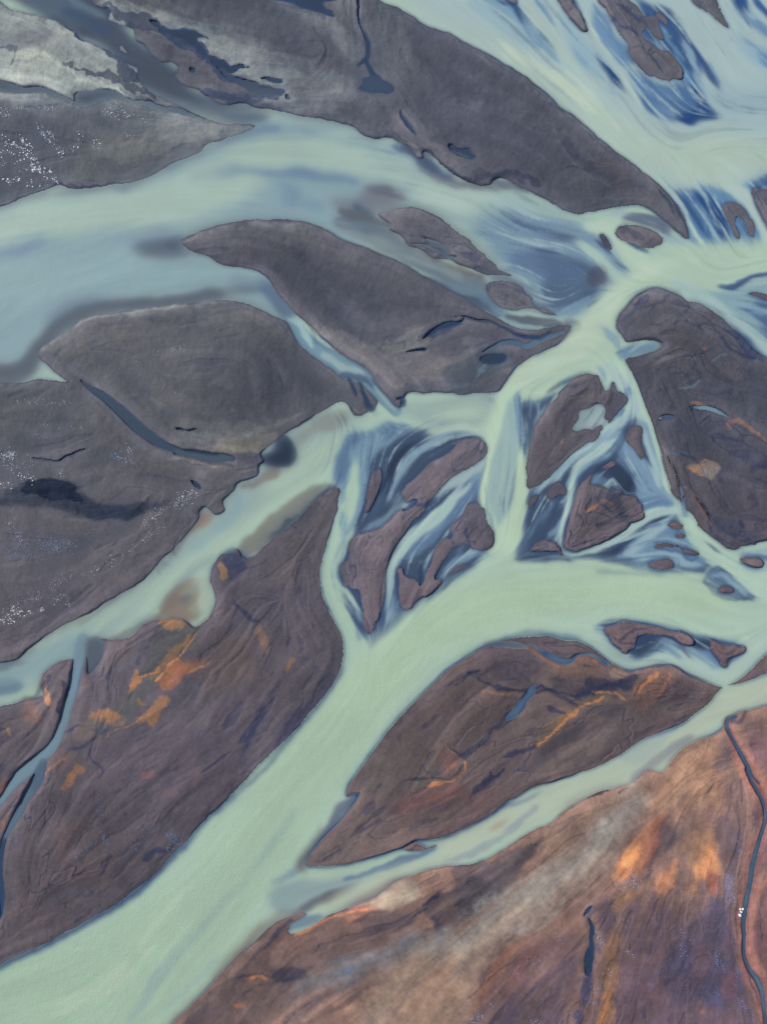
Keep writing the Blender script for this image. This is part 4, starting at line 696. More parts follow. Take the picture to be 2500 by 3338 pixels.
t c=138,134,134 a=.5 s=5 w=12 k=.6 | D 1050,1020,30 1250,1040,30 1400,1000,30 1600,920,24

w c=134,132,130 a=.75 o=.8 s=12 w=10 k=.4 | G 1040,200,40 960,330,34 840,440,30 740,530,30 600,610,30 480,680,30 300,780,30 180,860,30 90,930,24
w c=120,104,98 a=.6 o=.75 s=8 w=10 k=.5 | G 560,800,20 640,790,30 760,740,30 860,680,40
w c=104,120,140 a=.5 s=16 w=10 k=.5 | G 1160,360,50 1000,470,40 860,600,34 700,740,30
w c=96,114,130 a=.6 s=8 w=10 k=.4 | G 430,900,20 300,960,20 200,1080,20
T c=56,60,84 a=.7 s=8 w=14 k=.5 | D 1250,1120 1400,1130 1500,1060 1540,1050 1440,1140 1300,1180
T c=124,112,100 a=.6 s=6 w=12 k=.6 | D 1120,1100 1300,1085 1480,1075 1400,1110 1200,1125
t c=66,62,78 a=.7 s=4 w=8 k=.5 | D 1000,1165,10 1120,1180,16 1260,1190,14
t c=138,124,112 a=.7 s=2.5 w=6 | D 940,1155,6 1060,1170,8 1180,1200,6

# extra threads and mud in the braids
w c=176,198,186 a=.95 s=2 w=4 k=.3 | F 470,1260,10 530,1190,14 610,1130,14 700,1080,12 760,1010,16 830,960,18 900,900,14
w c=182,202,186 a=.95 s=2 w=4 k=.3 | F 590,1200,8 620,1190,12 680,1140,12 760,1080,12 830,1050,8
w c=182,202,186 a=.95 s=2 w=4 k=.2 | F 545,1640,8 542,1560,10 560,1460,12 585,1360,12 605,1280,10 615,1210,8
w c=176,198,186 a=.95 s=2 w=4 k=.4 | I 760,280,12 880,215,16 980,145,16 1070,100,16 1140,95,12
w c=178,200,186 a=.9 s=2 w=4 k=.4 | H 500,380,10 520,280,12 560,180,12 590,80,12
w c=178,200,186 a=.9 s=2 w=4 k=.4 | H 845,560,6 852,470,10 890,370,14 950,280,14 1040,180,14 1120,100,12
w c=46,62,96 a=.85 s=3 w=5 k=.5 | E 1000,1060,10 940,1110,14 880,1180,20 850,1260,20 820,1340,12
w c=46,62,96 a=.8 s=3 w=5 k=.5 | F 380,1400,14 420,1360,20 480,1300,14 540,1260,10
w c=46,62,96 a=.85 s=3 w=5 k=.4 | I 300,370,14 400,360,14 500,370,14 600,375,10
w c=46,62,96 a=.8 s=3 w=5 k=.4 | F 960,1020,6 1000,1100,8 1010,1160,12 1040,1200,10
w c=150,176,184 a=.8 s=2 w=5 k=.6 | I 900,330,6 1000,300,8 1100,260,8 1200,270,6
w c=150,176,184 a=.8 s=2 w=5 k=.6 | I 1060,340,6 1160,350,8 1260,390,8 1330,400,6
w c=184,204,188 a=.85 s=2 w=5 k=.4 | C 660,80,10 740,200,12 820,340,12 900,460,12 980,580,12
w c=176,198,188 a=.85 s=2 w=5 k=.4 | C 420,40,8 500,160,10 560,270,10 640,380,10
w c=176,198,188 a=.8 s=2 w=5 k=.4 | C 980,60,5 1010,150,7 1080,250,8 1160,330,8 1230,420,8
"""
# plan of the delta: land (L), land ribbons (l), cuts (C, c), sediment stains (T, t), water (W, w)
OPS3 = """
# ================= south-west bar (G, H, J) =================
T c=96,84,86 a=.6 s=26 w=14 k=.3 | G 1200,800 1400,900 1400,1100 1200,1100 1050,950
T c=104,90,86 a=.6 s=18 w=14 k=.4 | G 1180,780 1350,820 1400,1000 1250,1060 1080,1060
T c=84,82,94 a=.6 s=20 w=14 k=.3 | G 1200,500 1600,300 1640,700 1400,800
T c=98,92,102 a=.7 s=12 w=14 k=.5 | G 500,950 650,850 800,780 850,900 720,1050 620,1180 480,1150
T c=108,98,98 a=.6 s=6 w=14 k=.7 | G 620,830 740,830 700,920 560,960
T c=88,88,88 a=.8 s=8 w=12 k=.4 n=b | G 850,720 1060,740 1100,760 960,960 830,1040 740,1200 600,1290 560,1260 700,1060 820,850
T c=136,108,82 a=.85 s=6 w=12 k=.4 n=b | G 1040,770 980,820 920,850 900,880 860,950 790,1010 800,1040 880,980 950,900 1040,800
T c=152,112,80 a=.8 s=6 w=14 k=.5 n=b | G 850,690 930,670 990,700 960,750 870,750
T c=172,110,78 a=.9 s=7 w=12 k=.6 | G 950,890 1000,930 1080,960 1000,1000 940,1060 890,1060 870,1000
T c=150,104,84 a=.7 s=10 w=12 k=.6 | G 1000,930 1130,900 1150,940 1050,990 960,1010
t c=204,140,94 a=.9 s=2.5 w=8 k=.4 | G 1060,780,6 980,890,10 900,970,14 840,1030,10
t c=190,134,96 a=.7 s=2.5 w=6 k=.4 | G 1180,860,5 1130,940,10 1040,980,12 1000,1000,6
T c=164,116,80 a=.85 s=6 w=14 k=.5 n=b | G 860,1100 930,1100 880,1160 870,1210 860,1240 800,1270 790,1230 720,1250 800,1180
T c=166,118,80 a=.8 s=6 w=14 k=.5 n=b | G 500,1220 600,1180 680,1220 660,1260 600,1270 580,1240 540,1250
t c=160,116,82 a=.85 s=4 w=12 k=.6 n=b | G 740,970,20 720,1040,36 700,1075,24
t c=150,112,82 a=.7 s=6 w=12 k=.6 n=b | G 730,1120,30 780,1150,40
t c=176,126,88 a=.8 s=4 w=8 k=.5 n=b | G 240,1080,10 280,1140,24 250,1000,10
t c=140,104,88 a=.6 s=10 w=12 k=.6 | G 150,1120,50 200,1200,60 110,1200,50
t c=160,114,82 a=.8 s=4 w=10 k=.5 n=b | G 65,1290,30 75,1330,14
t c=176,124,84 a=.8 s=4 w=8 k=.5 | G 250,1520,8 330,1460,14 390,1420,10
T c=172,120,82 a=.85 s=5 w=12 k=.5 | J 440,250 470,290 430,350 370,400 340,400 380,330
T c=122,98,92 a=.5 s=10 w=12 k=.5 | J 300,180 460,200 440,260 330,300 270,300
t c=150,104,82 a=.8 s=6 w=12 k=.6 n=b | J 750,340,20 800,310,44 850,280,14
t c=140,112,102 a=.7 s=8 w=8 k=.4 | J 960,350,30 990,310,24
t c=136,108,98 a=.7 s=8 w=8 k=.4 | J 1060,360,34 1090,290,34
t c=136,108,98 a=.6 s=8 w=8 k=.4 | J 1140,360,24 1200,280,34
t c=124,96,92 a=.6 s=8 w=10 k=.4 | J 900,400,50 970,410,30
t c=150,116,96 a=.5 s=4 w=8 | J 940,495,10 980,497,10
T c=108,90,86 a=.5 s=14 w=14 k=.4 | J 360,560 520,560 640,700 560,900 380,900 300,700
T c=104,92,94 a=.7 s=40 w=14 k=.2 | J 0,1300 40,1000 150,700 300,600 250,1000 560,960 800,780 900,800 700,950 300,1180
T c=78,74,90 a=.65 s=36 w=14 k=.3 | J 500,100 1000,60 1300,120 1100,500 900,560 700,400 560,280
T c=84,78,88 a=.5 s=20 w=14 k=.5 | J 300,420 520,380 560,520 400,560
t c=160,110,84 a=.7 s=6 w=8 k=.5 | J -40,420,40 30,370,50 60,310,20
t c=150,112,88 a=.7 s=6 w=8 k=.5 | J -20,600,40 40,540,30 60,500,14
T c=44,56,84 a=.9 s=8 w=10 k=.4 | G -200,1480 0,1480 50,1490 40,1530 0,1520 -200,1530
t c=54,62,88 a=.8 s=4 w=6 | G -40,1640,5 100,1540,12 200,1430,16 290,1360,8
t c=46,56,86 a=.8 s=3 w=6 k=.3 | G 310,1290,8 360,1300,12 440,1260,18 520,1300,10
t c=50,58,86 a=.8 s=4 w=6 k=.4 | G 360,1400,8 460,1380,16 560,1310,18 620,1290,8
t c=56,60,86 a=.8 s=3 w=6 k=.4 | G 490,1380,10 490,1440,14 560,1510,12 530,1560,12
T c=118,104,96 a=.6 s=4 w=10 k=.7 | G 400,1290 480,1230 560,1220 600,1280 480,1290 560,1330 420,1350
t c=72,84,96 a=.8 s=8 w=10 k=.5 | G 460,1230,10 560,1290,30 680,1220,40 700,1180,14
t c=180,132,92 a=.7 s=2 w=6 | G 580,1340,4 660,1280,7 760,1230,7 820,1200,6
t c=50,60,88 a=.9 s=4 w=8 k=.3 | G 1265,590,6 1310,640,18 1350,690,24 1400,720,10
T c=44,58,88 a=.95 s=8 w=10 k=.3 | G 1180,380 1290,330 1330,400 1300,460 1220,480 1190,430
T c=72,72,86 a=.6 s=14 w=12 k=.3 | G 1200,420 1320,440 1260,560 1180,560
t c=158,118,78 a=.8 s=5 w=10 k=.4 n=b | G 1205,400,30 1225,440,36 1210,480,18
t c=160,120,90 a=.7 s=8 w=10 k=.5 | G 1390,740,34 1420,810,50 1440,870,30
t c=150,112,76 a=.85 s=4 w=10 k=.4 n=b | G 1550,960,28 1580,920,40 1600,900,14
t c=120,100,90 a=.5 s=8 w=10 | G 1620,680,24 1600,720,14
t c=52,60,88 a=.8 s=3 w=6 | G 1250,690,4 1200,790,7 1185,870,6 1150,930,5
t c=56,60,84 a=.7 s=3 w=8 k=.4 | G 870,1180,4 980,1130,8 1030,1060,10
t c=124,104,94 a=.6 s=3 w=6 k=.4 | G 900,1170,4 990,1140,8 1040,1080,6
t c=54,58,78 a=.6 s=2 w=8 k=.4 n=b | G 780,820,6 740,930,8 840,760,6
t c=60,60,78 a=.6 s=2 w=8 k=.4 n=b | G 640,820,4 600,900,6 560,960,6
t c=46,54,88 a=.85 s=6 w=8 k=.4 | G 1430,1140,24 1400,1220,44 1350,1340,28 1310,1440,18 1290,1510,10
t c=56,60,88 a=.7 s=5 w=8 k=.4 | G 1657,760,8 1600,900,10 1540,1010,12 1440,1100,16
t c=60,64,90 a=.6 s=8 w=8 k=.4 | H 540,700,10 400,800,14 300,980,18 200,1130,30
T c=94,88,92 a=.6 s=14 w=10 k=.4 | H 430,760 520,660 600,780 600,880 500,1000 380,1200 300,1260 380,1000
T c=56,60,90 a=.8 s=12 w=8 k=.3 | H 330,1200 440,1130 520,1050 590,980 560,1050 430,1210 300,1370 200,1480 240,1380
t c=120,104,104 a=.6 s=5 w=4 | H 90,1590,8 200,1460,14 300,1340,12 350,1280,8
t c=112,98,104 a=.6 s=3 w=4 | J 1280,410,6 1400,290,10 1530,160,10 1620,60,8
t c=60,62,86 a=.7 s=3 w=3 | J 1040,620,4 1110,530,6 1200,460,8 1260,400,5
T c=100,92,96 a=.5 s=10 w=6 | J 1100,520 1200,440 1300,360 1250,430 1140,510
T c=46,58,84 a=.85 s=4 w=8 k=.3 | J 780,770 790,740 840,710 900,700 910,725 870,745 820,780 795,785
t c=40,50,84 a=.85 s=4 w=5 | J 600,700,4 580,770,14 560,830,16 540,860,8
t c=62,62,86 a=.5 s=6 w=5 | J 540,860,10 500,900,12 420,930,10 300,960,6
t c=100,92,94 a=.5 s=5 w=6 | J 620,740,16 590,840,16 560,890,10
T c=120,104,98 a=.5 s=8 w=8 | J 370,690 400,670 440,680 430,710 390,725
T c=98,90,94 a=.6 s=20 w=10 k=.3 | H 200,300 400,250 560,60 560,200 480,400 300,500
# ================= wedge island (I, K) =================
T c=78,74,90 a=.8 s=12 w=10 k=.4 | I 150,860 300,860 430,900 420,990 300,1060 200,1020 100,960 60,970
T c=104,90,96 a=.7 s=8 w=8 k=.3 | H 1657,860 1400,860 1300,920 1150,1020 1000,1150 860,1310 700,1560 760,1480 950,1260 1100,1110 1250,1010
t c=60,62,86 a=.8 s=2.5 w=4 | H 690,1560,4 800,1410,5 900,1290,5 1000,1190,5 1120,1080,6 1200,1030,8 1280,990,10 1320,940,6 
t c=52,60,86 a=.85 s=3 w=6 k=.3 | H 1170,1060,6 1240,1030,12 1290,980,18 1340,970,16
T c=70,70,88 a=.8 s=8 w=10 k=.4 | I 40,960 100,960 200,1040 320,1060 450,1050 420,1080 300,1080 180,1060
T c=50,56,78 a=.9 s=6 w=14 k=.5 n=b | I 640,1080 700,1000 790,1010 850,1020 950,980 940,1040 870,1080 800,1070 740,1110 660,1140 600,1150
T c=62,60,76 a=.8 s=8 w=14 k=.5 | I 480,1000 620,1030 700,1050 640,1100 520,1080
t c=140,92,72 a=.7 s=5 w=8 k=.5 | I 560,940,10 650,900,20 720,920,18 770,960,14
T c=130,96,82 a=.6 s=10 w=12 k=.4 | I 440,880 560,940 640,920 740,940 780,1000 660,1000 560,1000 460,940
t c=64,62,80 a=.8 s=4 w=6 | I 640,945,6 690,950,16 720,945,8
t c=146,98,70 a=.8 s=2 w=5 | I 200,855,4 350,860,6 420,885,8 490,915,8 560,935,8 630,905,8 700,895,6 760,940,6
T c=150,124,110 a=.85 s=4 w=6 k=.3 | I 800,960 840,950 890,985 870,1005 810,1010
t c=170,118,82 a=.8 s=3 w=6 | I 890,990,6 1000,965,12 1060,955,8
T c=128,92,80 a=.7 s=8 w=12 k=.6 | I 1000,980 1100,970 1160,1000 1080,1100 1000,1160 930,1200 920,1120 980,1060
t c=190,124,80 a=.8 s=4 w=6 k=.4 | I 1060,970,10 1040,1010,20 960,1060,16 920,1120,12 
t c=180,116,80 a=.7 s=4 w=6 k=.4 | I 1130,980,8 1080,1080,10 1020,1150,8
t c=50,54,78 a=.85 s=3 w=6 k=.3 | I 1020,985,6 980,1040,14 930,1110,10 910,1140,5
t c=56,56,80 a=.8 s=4 w=6 k=.3 | I 1180,1030,14 1120,1060,12 1060,1130,12 1030,1160,6
t c=56,56,80 a=.7 s=3 w=6 k=.3 | I 1100,1000,6 1060,1080,8
T c=80,70,84 a=.7 s=10 w=10 k=.4 | I 1160,1000 1260,1020 1300,1060 1200,1150 1120,1180 1140,1100
T c=112,96,98 a=.6 s=12 w=10 k=.3 | I 1280,1050 1390,1065 1340,1130 1240,1200 1180,1220
t c=124,100,104 a=.8 s=3 w=4 | I 1450,1055,10 1540,1010,16 1620,930,16 1700,860,12
t c=64,64,96 a=.7 s=4 w=4 k=.4 | I 1480,1060,4 1560,1020,12 1640,980,10
T c=124,104,88 a=.75 s=10 w=14 k=.6 n=b | I 720,1090 800,1070 900,1070 860,1130 760,1160 640,1170 560,1230 500,1320 420,1370 400,1350 520,1210 640,1120
T c=150,110,78 a=.7 s=6 w=14 k=.6 n=b | I 540,1200 600,1170 620,1220 560,1270 500,1330 510,1280
t c=128,106,80 a=.7 s=5 w=14 k=.6 n=b | I 350,1400,8 420,1340,20 520,1280,16
T c=66,66,82 a=.75 s=8 w=10 k=.4 | I 480,1330 560,1290 700,1240 650,1320 540,1420 440,1480 330,1530 420,1410
T c=74,70,84 a=.7 s=10 w=10 k=.4 | I 700,1160 860,1140 880,1200 800,1240 700,1200 640,1180
t c=52,54,80 a=.8 s=3 w=6 k=.3 | I 760,1280,6 710,1320,14 670,1370,5
t c=52,58,84 a=.85 s=3 w=8 k=.4 | I 460,1170,10 500,1190,30 560,1200,14
t c=54,58,84 a=.8 s=4 w=8 k=.4 | I 420,1060,10 480,1080,26 560,1120,30 620,1160,16
T c=52,58,88 a=.9 s=2.5 w=8 | I 240,1440 290,1400 340,1390 380,1380 400,1350 400,1390 330,1420 290,1440
T c=50,58,88 a=.92 s=2.5 w=6 | I 60,1640 90,1590 160,1540 170,1500 185,1540 245,1490 240,1520 190,1560 150,1590 90,1640
t c=66,70,98 a=.85 s=2.5 w=6 | I 290,1530,8 340,1490,14 370,1430,8
t c=54,56,84 a=.7 s=6 w=5 k=.4 | I 500,1540,8 620,1500,14 800,1400,16 900,1320,16 960,1240,14
T c=116,90,92 a=.6 s=14 w=10 k=.4 | I 620,1500 800,1400 950,1300 1100,1200 1200,1210 1050,1290 850,1420 700,1490
t c=134,102,98 a=.7 s=3 w=6 k=.3 | I 480,1560,6 600,1500,8 740,1460,8 860,1390,8 940,1350,6
t c=50,62,96 a=.7 s=3 w=5 k=.5 | I 1000,1350,8 1080,1300,10 1200,1255,10 1270,1210,10
t c=166,110,84 a=.7 s=2 w=4 | I 980,1340,6 1020,1320,6 1080,1300,6
T c=92,80,86 a=.6 s=24 w=10 k=.3 | I 0,1060 200,1080 330,1100 250,1230 100,1350 0,1400 H 1300,1300 1150,1250
T c=108,92,90 a=.5 s=16 w=10 k=.4 | H 1250,1100 1400,1060 1500,1150 1300,1300
T c=100,94,90 a=.6 s=24 w=10 k=.2 | H 800,1420 1000,1300 1150,1400 1100,1600 800,1657 K 700,300
c wid=15 c=96,122,140 o=.9 s=2 w=4 | I 400,1045,10 385,1090,40 350,1130,36 320,1180,46 280,1215,36 250,1240,16
t c=52,60,84 a=.9 s=3 w=6 k=.2 | I 340,1140,8 280,1190,12 200,1270,20 120,1350,24 60,1400,22 0,1430,16 
t c=84,82,80 a=.8 s=2.5 w=6 k=.3 n=b | I 190,1290,14 130,1350,20 80,1395,14
t c=190,130,90 a=.8 s=2 w=4 | I 270,1235,4 200,1295,8 140,1360,7 90,1405,6
t c=58,60,84 a=.7 s=4 w=6 k=.3 | I 90,1350,8 200,1240,10 260,1200,8
t c=54,58,82 a=.85 s=2.5 w=6 | K 1140,120,6 1180,165,14 1230,190,16 1270,210,24 1310,190,16 1380,130,22 1440,70,26 1540,0,10
t c=184,126,88 a=.85 s=2 w=5 | K 1160,140,5 1195,185,8 1240,205,5
t c=200,134,86 a=.9 s=2.5 w=5 k=.3 | K 1270,235,12 1275,280,10 1230,325,10 1160,350,16 1090,365,24 1060,380,12
t c=190,124,84 a=.8 s=3 w=5 k=.4 | K 1200,270,8 1230,240,8
t c=50,56,78 a=.85 s=2 w=4 | K 925,355,4 960,330,14 1030,325,16 1100,325,12 1180,325,9 1230,300,9 1265,250,8
t c=120,108,94 a=.6 s=3 w=4 k=.3 | K 940,358,4 1000,345,10 1050,375,8
T c=156,92,74 a=.5 s=14 w=8 k=.4 | K 1120,170 1200,200 1230,280 1180,310 1140,240
T c=136,80,72 a=.65 s=20 w=10 k=.4 | K 850,460 1050,400 1250,360 1320,400 1200,460 1000,500 860,540
T c=112,78,80 a=.6 s=24 w=10 k=.3 | K 800,640 950,500 1300,420 1500,380 1400,500 1100,640
T c=62,56,74 a=.85 s=2.5 w=5 | K 965,615 980,580 1040,545 1085,533 1080,555 1020,590
T c=76,66,78 a=.6 s=6 w=8 | K 860,480 920,460 900,520 850,540
T c=108,90,84 a=.5 s=16 w=10 | K 420,790 600,700 900,700 700,760
t c=136,106,90 a=.7 s=2 w=3 | K 620,432,5 650,425,6 690,412,6
t c=132,108,92 a=.6 s=3 w=3 | K 430,770,6 480,700,5 560,620,5 640,520,5 700,430,5
# ================= braid island tints =================
t c=122,104,106 a=.6 s=2.5 w=3 | H 690,330,6 740,310,8 815,308,8 790,400,6 760,450,6
T c=84,78,92 a=.6 s=10 w=6 k=.4 | F 380,1140 420,1000 540,900 640,850 720,830 600,920 480,1020
t c=60,66,94 a=.7 s=3 w=6 k=.4 | F 560,770,20 620,760,14 700,740,10 750,700,8
t c=50,60,88 a=.7 s=4 w=6 k=.5 | F 510,800,30 560,770,26
t c=66,64,88 a=.6 s=3 w=6 k=.3 | F 620,900,6 680,870,8 740,850,8
t c=124,108,110 a=.6 s=3 w=6 k=.3 | F 600,740,8 660,720,10 720,730,8
t c=120,104,106 a=.6 s=3 w=6 k=.3 | F 560,830,8 640,820,10 740,800,8
t c=60,62,86 a=.6 s=2.5 w=5 k=.3 | F 580,820,6 650,800,8 700,770,6
t c=176,118,82 a=.8 s=3 w=4 | F 545,1055,12 545,1080,10
t c=60,64,90 a=.7 s=3 w=6 | F 435,1205,8 470,1205,12 510,1180,8
t c=62,62,86 a=.6 s=3 w=5 | F 540,1120,6 600,1050,8 680,1010,8 760,990,6
C wid=17 c=148,166,164 o=.92 s=4 w=6 | F 770,850 775,900 782,960 760,975 700,985 600,1000 630,950 650,900 720,880 740,850
w c=168,182,174 a=.7 s=8 w=8 k=.4 | F 760,870,10 740,930,60 690,960,30
C wid=21 c=56,76,108 o=.95 s=3 w=8 | F 740,1190 830,1160 870,1210 935,1290 945,1350 890,1360 860,1320 820,1340 760,1300 700,1290 720,1240 
w c=110,140,160 a=.85 s=5 w=8 k=.5 | F 690,1290,20 730,1260,40 790,1280,40 840,1300,20
w c=40,56,86 a=.8 s=6 w=8 k=.4 | F 800,1310,16 880,1330,30 930,1290,24
L sand_bar id=11 c=100,84,92 w=3 | F 735,1210 780,1180 830,1165 850,1200 800,1200 760,1215
T c=52,60,84 a=.85 s=6 w=8 k=.3 | F 830,1340 900,1350 860,1400 900,1450 910,1500 850,1460 820,1400 740,1360
t c=176,124,76 a=.85 s=3 w=6 k=.3 | F 670,1450,10 710,1430,20 740,1400,12
t c=150,110,86 a=.6 s=3 w=6 k=.3 | F 720,1380,6 780,1385,12 820,1410,12
t c=60,60,80 a=.8 s=2 w=4 | F 635,1480,4 680,1455,6 760,1455,8 820,1490,6
t c=56,58,80 a=.8 s=3 w=4 | F 760,1405,14 800,1430,14 830,1450,10
t c=54,60,84 a=.85 s=2 w=3 | F 735,1495,10 740,1520,14 748,1545,5
t c=50,56,78 a=.6 s=6 w=6 k=.3 | F 780,1380,10 830,1380,20
L sand_bar id=46 c=104,92,100 w=2 | F 872,1365 900,1350 945,1375 980,1415 985,1455 950,1482 905,1440 878,1400
t c=56,64,90 a=.8 s=3 w=5 | F 870,1420,10 910,1500,8 980,1480,8
t c=50,58,86 a=.8 s=3 w=5 | H 1270,200,14 1275,250,20 1290,300,14
t c=46,56,88 a=.8 s=2 w=5 | H 1385,190,8 1365,230,12 1350,265,6
t c=54,62,90 a=.7 s=4 w=6 k=.4 | H 1200,240,16 1230,180,16 1290,120,14
t c=56,60,86 a=.7 s=3 w=5 | E 1195,1180,10 1205,1225,10 1300,1190,6 1370,1130,8
t c=54,62,92 a=.8 s=5 w=5 | E 1320,1080,8 1360,1120,16 1385,1100,12
T c=120,104,106 a=.5 s=8 w=6 | E 1080,1200 1180,1140 1200,1180 1120,1290 1060,1340
t c=46,56,86 a=.8 s=4 w=6 | E 960,1400,16 1040,1410,20 1080,1370,10
t c=52,60,90 a=.8 s=3 w=6 | H 690,440,8 640,460,10 620,420,10
w c=50,66,98 a=.8 s=5 w=8 k=.3 | H 740,230,30 690,300,40 660,400,30
t c=52,62,94 a=.8 s=3 w=6 k=.3 | C 820,20,10 900,60,22 960,120,14
t c=48,60,94 a=.85 s=3 w=6 k=.3 | C 800,80,8 880,150,16 960,190,16
t c=54,64,94 a=.85 s=2 w=6 | C 1010,290,8 1040,310,14 1070,370,10 1090,390,6
t c=54,64,94 a=.7 s=3 w=6 | C 910,270,6 970,260,10 1010,290,8
t c=124,108,112 a=.6 s=5 w=6 | C 860,1270,10 950,1240,24 1040,1280,20
t c=60,62,92 a=.6 s=6 w=6 k=.4 | C 960,1320,10 1050,1320,24 1090,1290,16
t c=52,62,94 a=.8 s=4 w=5 | I 950,760,8 960,800,14 920,850,10
t c=52,60,86 a=.8 s=3 w=4 | I 400,835,6 500,875,8 580,890,8 620,850,6
t c=54,60,88 a=.7 s=3 w=4 | I 1390,850,6 1420,890,12 1480,870,8
# ================= east bank (F) =================
T c=100,92,98 a=.6 s=20 w=12 k=.3 | F 900,520 1000,300 1150,260 1350,400 1300,560 1000,640
T c=84,82,98 a=.75 s=22 w=10 k=.3 | F 1300,700 1500,640 1700,660 1700,1000 1500,900 1340,840
T c=82,80,96 a=.75 s=22 w=10 k=.3 | F 1080,960 1350,880 1420,1000 1380,1100 1180,1120
T c=84,80,94 a=.75 s=24 w=10 k=.3 | F 1350,1350 1500,1260 1700,1250 1700,1580 1500,1560 1380,1450
T c=112,100,108 a=.6 s=12 w=14 k=.6 n=b | F 1380,660 1480,650 1540,700 1500,760 1400,740
T c=72,70,90 a=.7 s=10 w=12 k=.5 n=b | F 1400,1000 1560,1080 1657,1120 1657,1200 1540,1160 1420,1100
t c=50,60,92 a=.85 s=4 w=10 k=.5 | F 1420,460,20 1500,500,50 1560,570,60 1640,620,40
t c=50,60,92 a=.8 s=3 w=8 k=.4 | F 1210,290,12 1240,340,10 1190,380,12 1150,470,10
t c=50,60,92 a=.8 s=3 w=6 k=.3 | F 1150,440,8 1180,420,16 1200,425,6
t c=48,58,86 a=.8 s=2.5 w=6 | F 1010,375,6 1030,345,12 1050,330,6
t c=52,64,92 a=.85 s=2.5 w=6 | F 1020,432,10 1060,430,16 1130,405,8 1180,370,5
t c=52,62,92 a=.8 s=3 w=10 k=.5 | F 1360,470,6 1410,510,14 1440,560,18 1540,600,18 1600,620,10
t c=52,62,92 a=.8 s=3 w=8 k=.4 | F 1060,590,6 1200,600,10 1300,590,12 1370,540,10 1400,500,8
t c=52,62,92 a=.8 s=3 w=8 k=.4 | F 900,640,6 960,640,10 1000,610,8 1080,620,8
t c=60,64,90 a=.7 s=3 w=8 k=.4 | F 1130,700,8 1200,700,14 1240,740,10 1290,720,10
t c=64,68,94 a=.6 s=3 w=8 k=.5 | F 950,660,5 1060,680,8 1180,670,8
t c=60,64,92 a=.6 s=3 w=8 k=.5 | F 1010,800,6 1100,860,8 1180,880,8 1230,870,8
t c=108,124,140 a=.8 s=3 w=12 k=.5 n=b | F 1170,780,14 1260,745,20 1300,740,10
t c=104,120,140 a=.8 s=3 w=6 k=.4 | F 1340,640,6 1400,605,14 1440,590,8
t c=190,116,84 a=.7 s=3 w=5 k=.4 | F 1290,550,8 1310,560,12 1330,545,5
t c=170,114,86 a=.6 s=4 w=6 k=.4 | F 1220,610,4 1290,605,6 1330,580,4
t c=124,104,102 a=.5 s=4 w=8 k=.5 | F 1100,720,6 1200,760,8 1280,790,8
c wid=19 c=140,166,176 o=.95 s=2 w=3 | F 1240,870,14 1290,875,20 1340,880,22 1400,905,22 1440,930,12
w c=60,86,124 a=.8 s=3 w=4 | F 1235,880,20 1270,880,14
t c=36,48,80 a=.9 s=3 w=4 | F 1245,865,10 1245,890,14
t c=180,120,92 a=.7 s=4 w=8 k=.4 n=b | F 1250,845,14 1290,855,16 1330,860,6
t c=160,112,96 a=.7 s=4 w=8 k=.4 n=b | F 1440,1000,16 1440,960,20 1500,950,14 1600,1010,16 1640,1060,8
t c=58,64,92 a=.7 s=3 w=8 k=.4 | F 1400,940,6 1430,980,10 1440,1010,8
C c=86,108,138 o=.9 s=3 w=6 | F 1070,945 1090,925 1130,915 1170,930 1140,940 1100,940
t c=54,62,90 a=.85 s=3 w=6 k=.3 | F 1060,980,6 1080,950,10 1130,935,6 1250,890,5
t c=88,112,144 a=.8 s=3 w=6 k=.3 | F 1110,1120,8 1160,1130,10 1210,1120,14 1260,1150,8
t c=50,58,88 a=.85 s=4 w=8 k=.3 | F 1130,1110,8 1220,1130,10 1270,1160,14
T c=50,56,88 a=.8 s=6 w=8 k=.3 | F 1380,1180 1420,1200 1400,1240 1440,1290 1500,1260 1560,1200 1640,1150 1700,1160 1700,1190 1580,1210 1520,1260 1460,1300 1400,1290 1370,1240
T c=96,88,104 a=.85 s=4 w=6 | F 1430,1160 1480,1140 1530,1170 1500,1230 1460,1270 1410,1270 1395,1230 1440,1220
T c=168,134,118 a=.85 s=5 w=10 k=.4 n=b | F 1215,1200 1280,1180 1350,1170 1400,1200 1380,1230 1340,1260 1280,1240
T c=150,140,138 a=.8 s=5 w=10 k=.5 | F 1300,1230 1360,1190 1400,1200 1380,1240 1350,1270
t c=200,130,88 a=.7 s=3 w=6 k=.4 | F 1215,1200,10 1260,1215,16 1290,1190,10
t c=60,62,86 a=.7 s=3 w=8 k=.4 | F 1260,1180,12 1300,1185,10 1340,1180,8
c wid=20 c=110,138,158 o=.9 s=2 w=3 | F 1085,1090,5 1140,1190,10 1175,1270,14 1195,1340,16 1205,1420,18 1215,1460,20
t c=160,110,88 a=.7 s=4 w=6 k=.3 | F 1200,1300,8 1250,1350,12 1300,1390,8
c c=112,134,156 o=.9 s=2 w=3 | F 1265,1360,4 1300,1400,12 1330,1440,12 1350,1480,6
t c=140,104,96 a=.7 s=4 w=6 k=.3 | F 1220,1330,10 1290,1430,14 1350,1510,10 
T c=112,92,92 a=.6 s=12 w=8 k=.4 | F 1200,1290 1280,1380 1350,1480 1330,1560 1250,1450
t c=58,66,98 a=.8 s=4 w=8 k=.4 | F 1350,1450,14 1340,1520,14 1380,1580,14 1440,1620,14 1500,1645,10
T c=70,72,98 a=.75 s=8 w=14 k=.6 n=b | F 1350,1480 1450,1470 1520,1530 1600,1560 1560,1620 1440,1560 1380,1540
t c=46,54,88 a=.8 s=4 w=6 k=.3 | F 1510,1500,24 1530,1530,10
t c=130,106,106 a=.7 s=2.5 w=3 | F 1080,1060,4 1110,1120,6 1160,1230,6 1220,1330,6
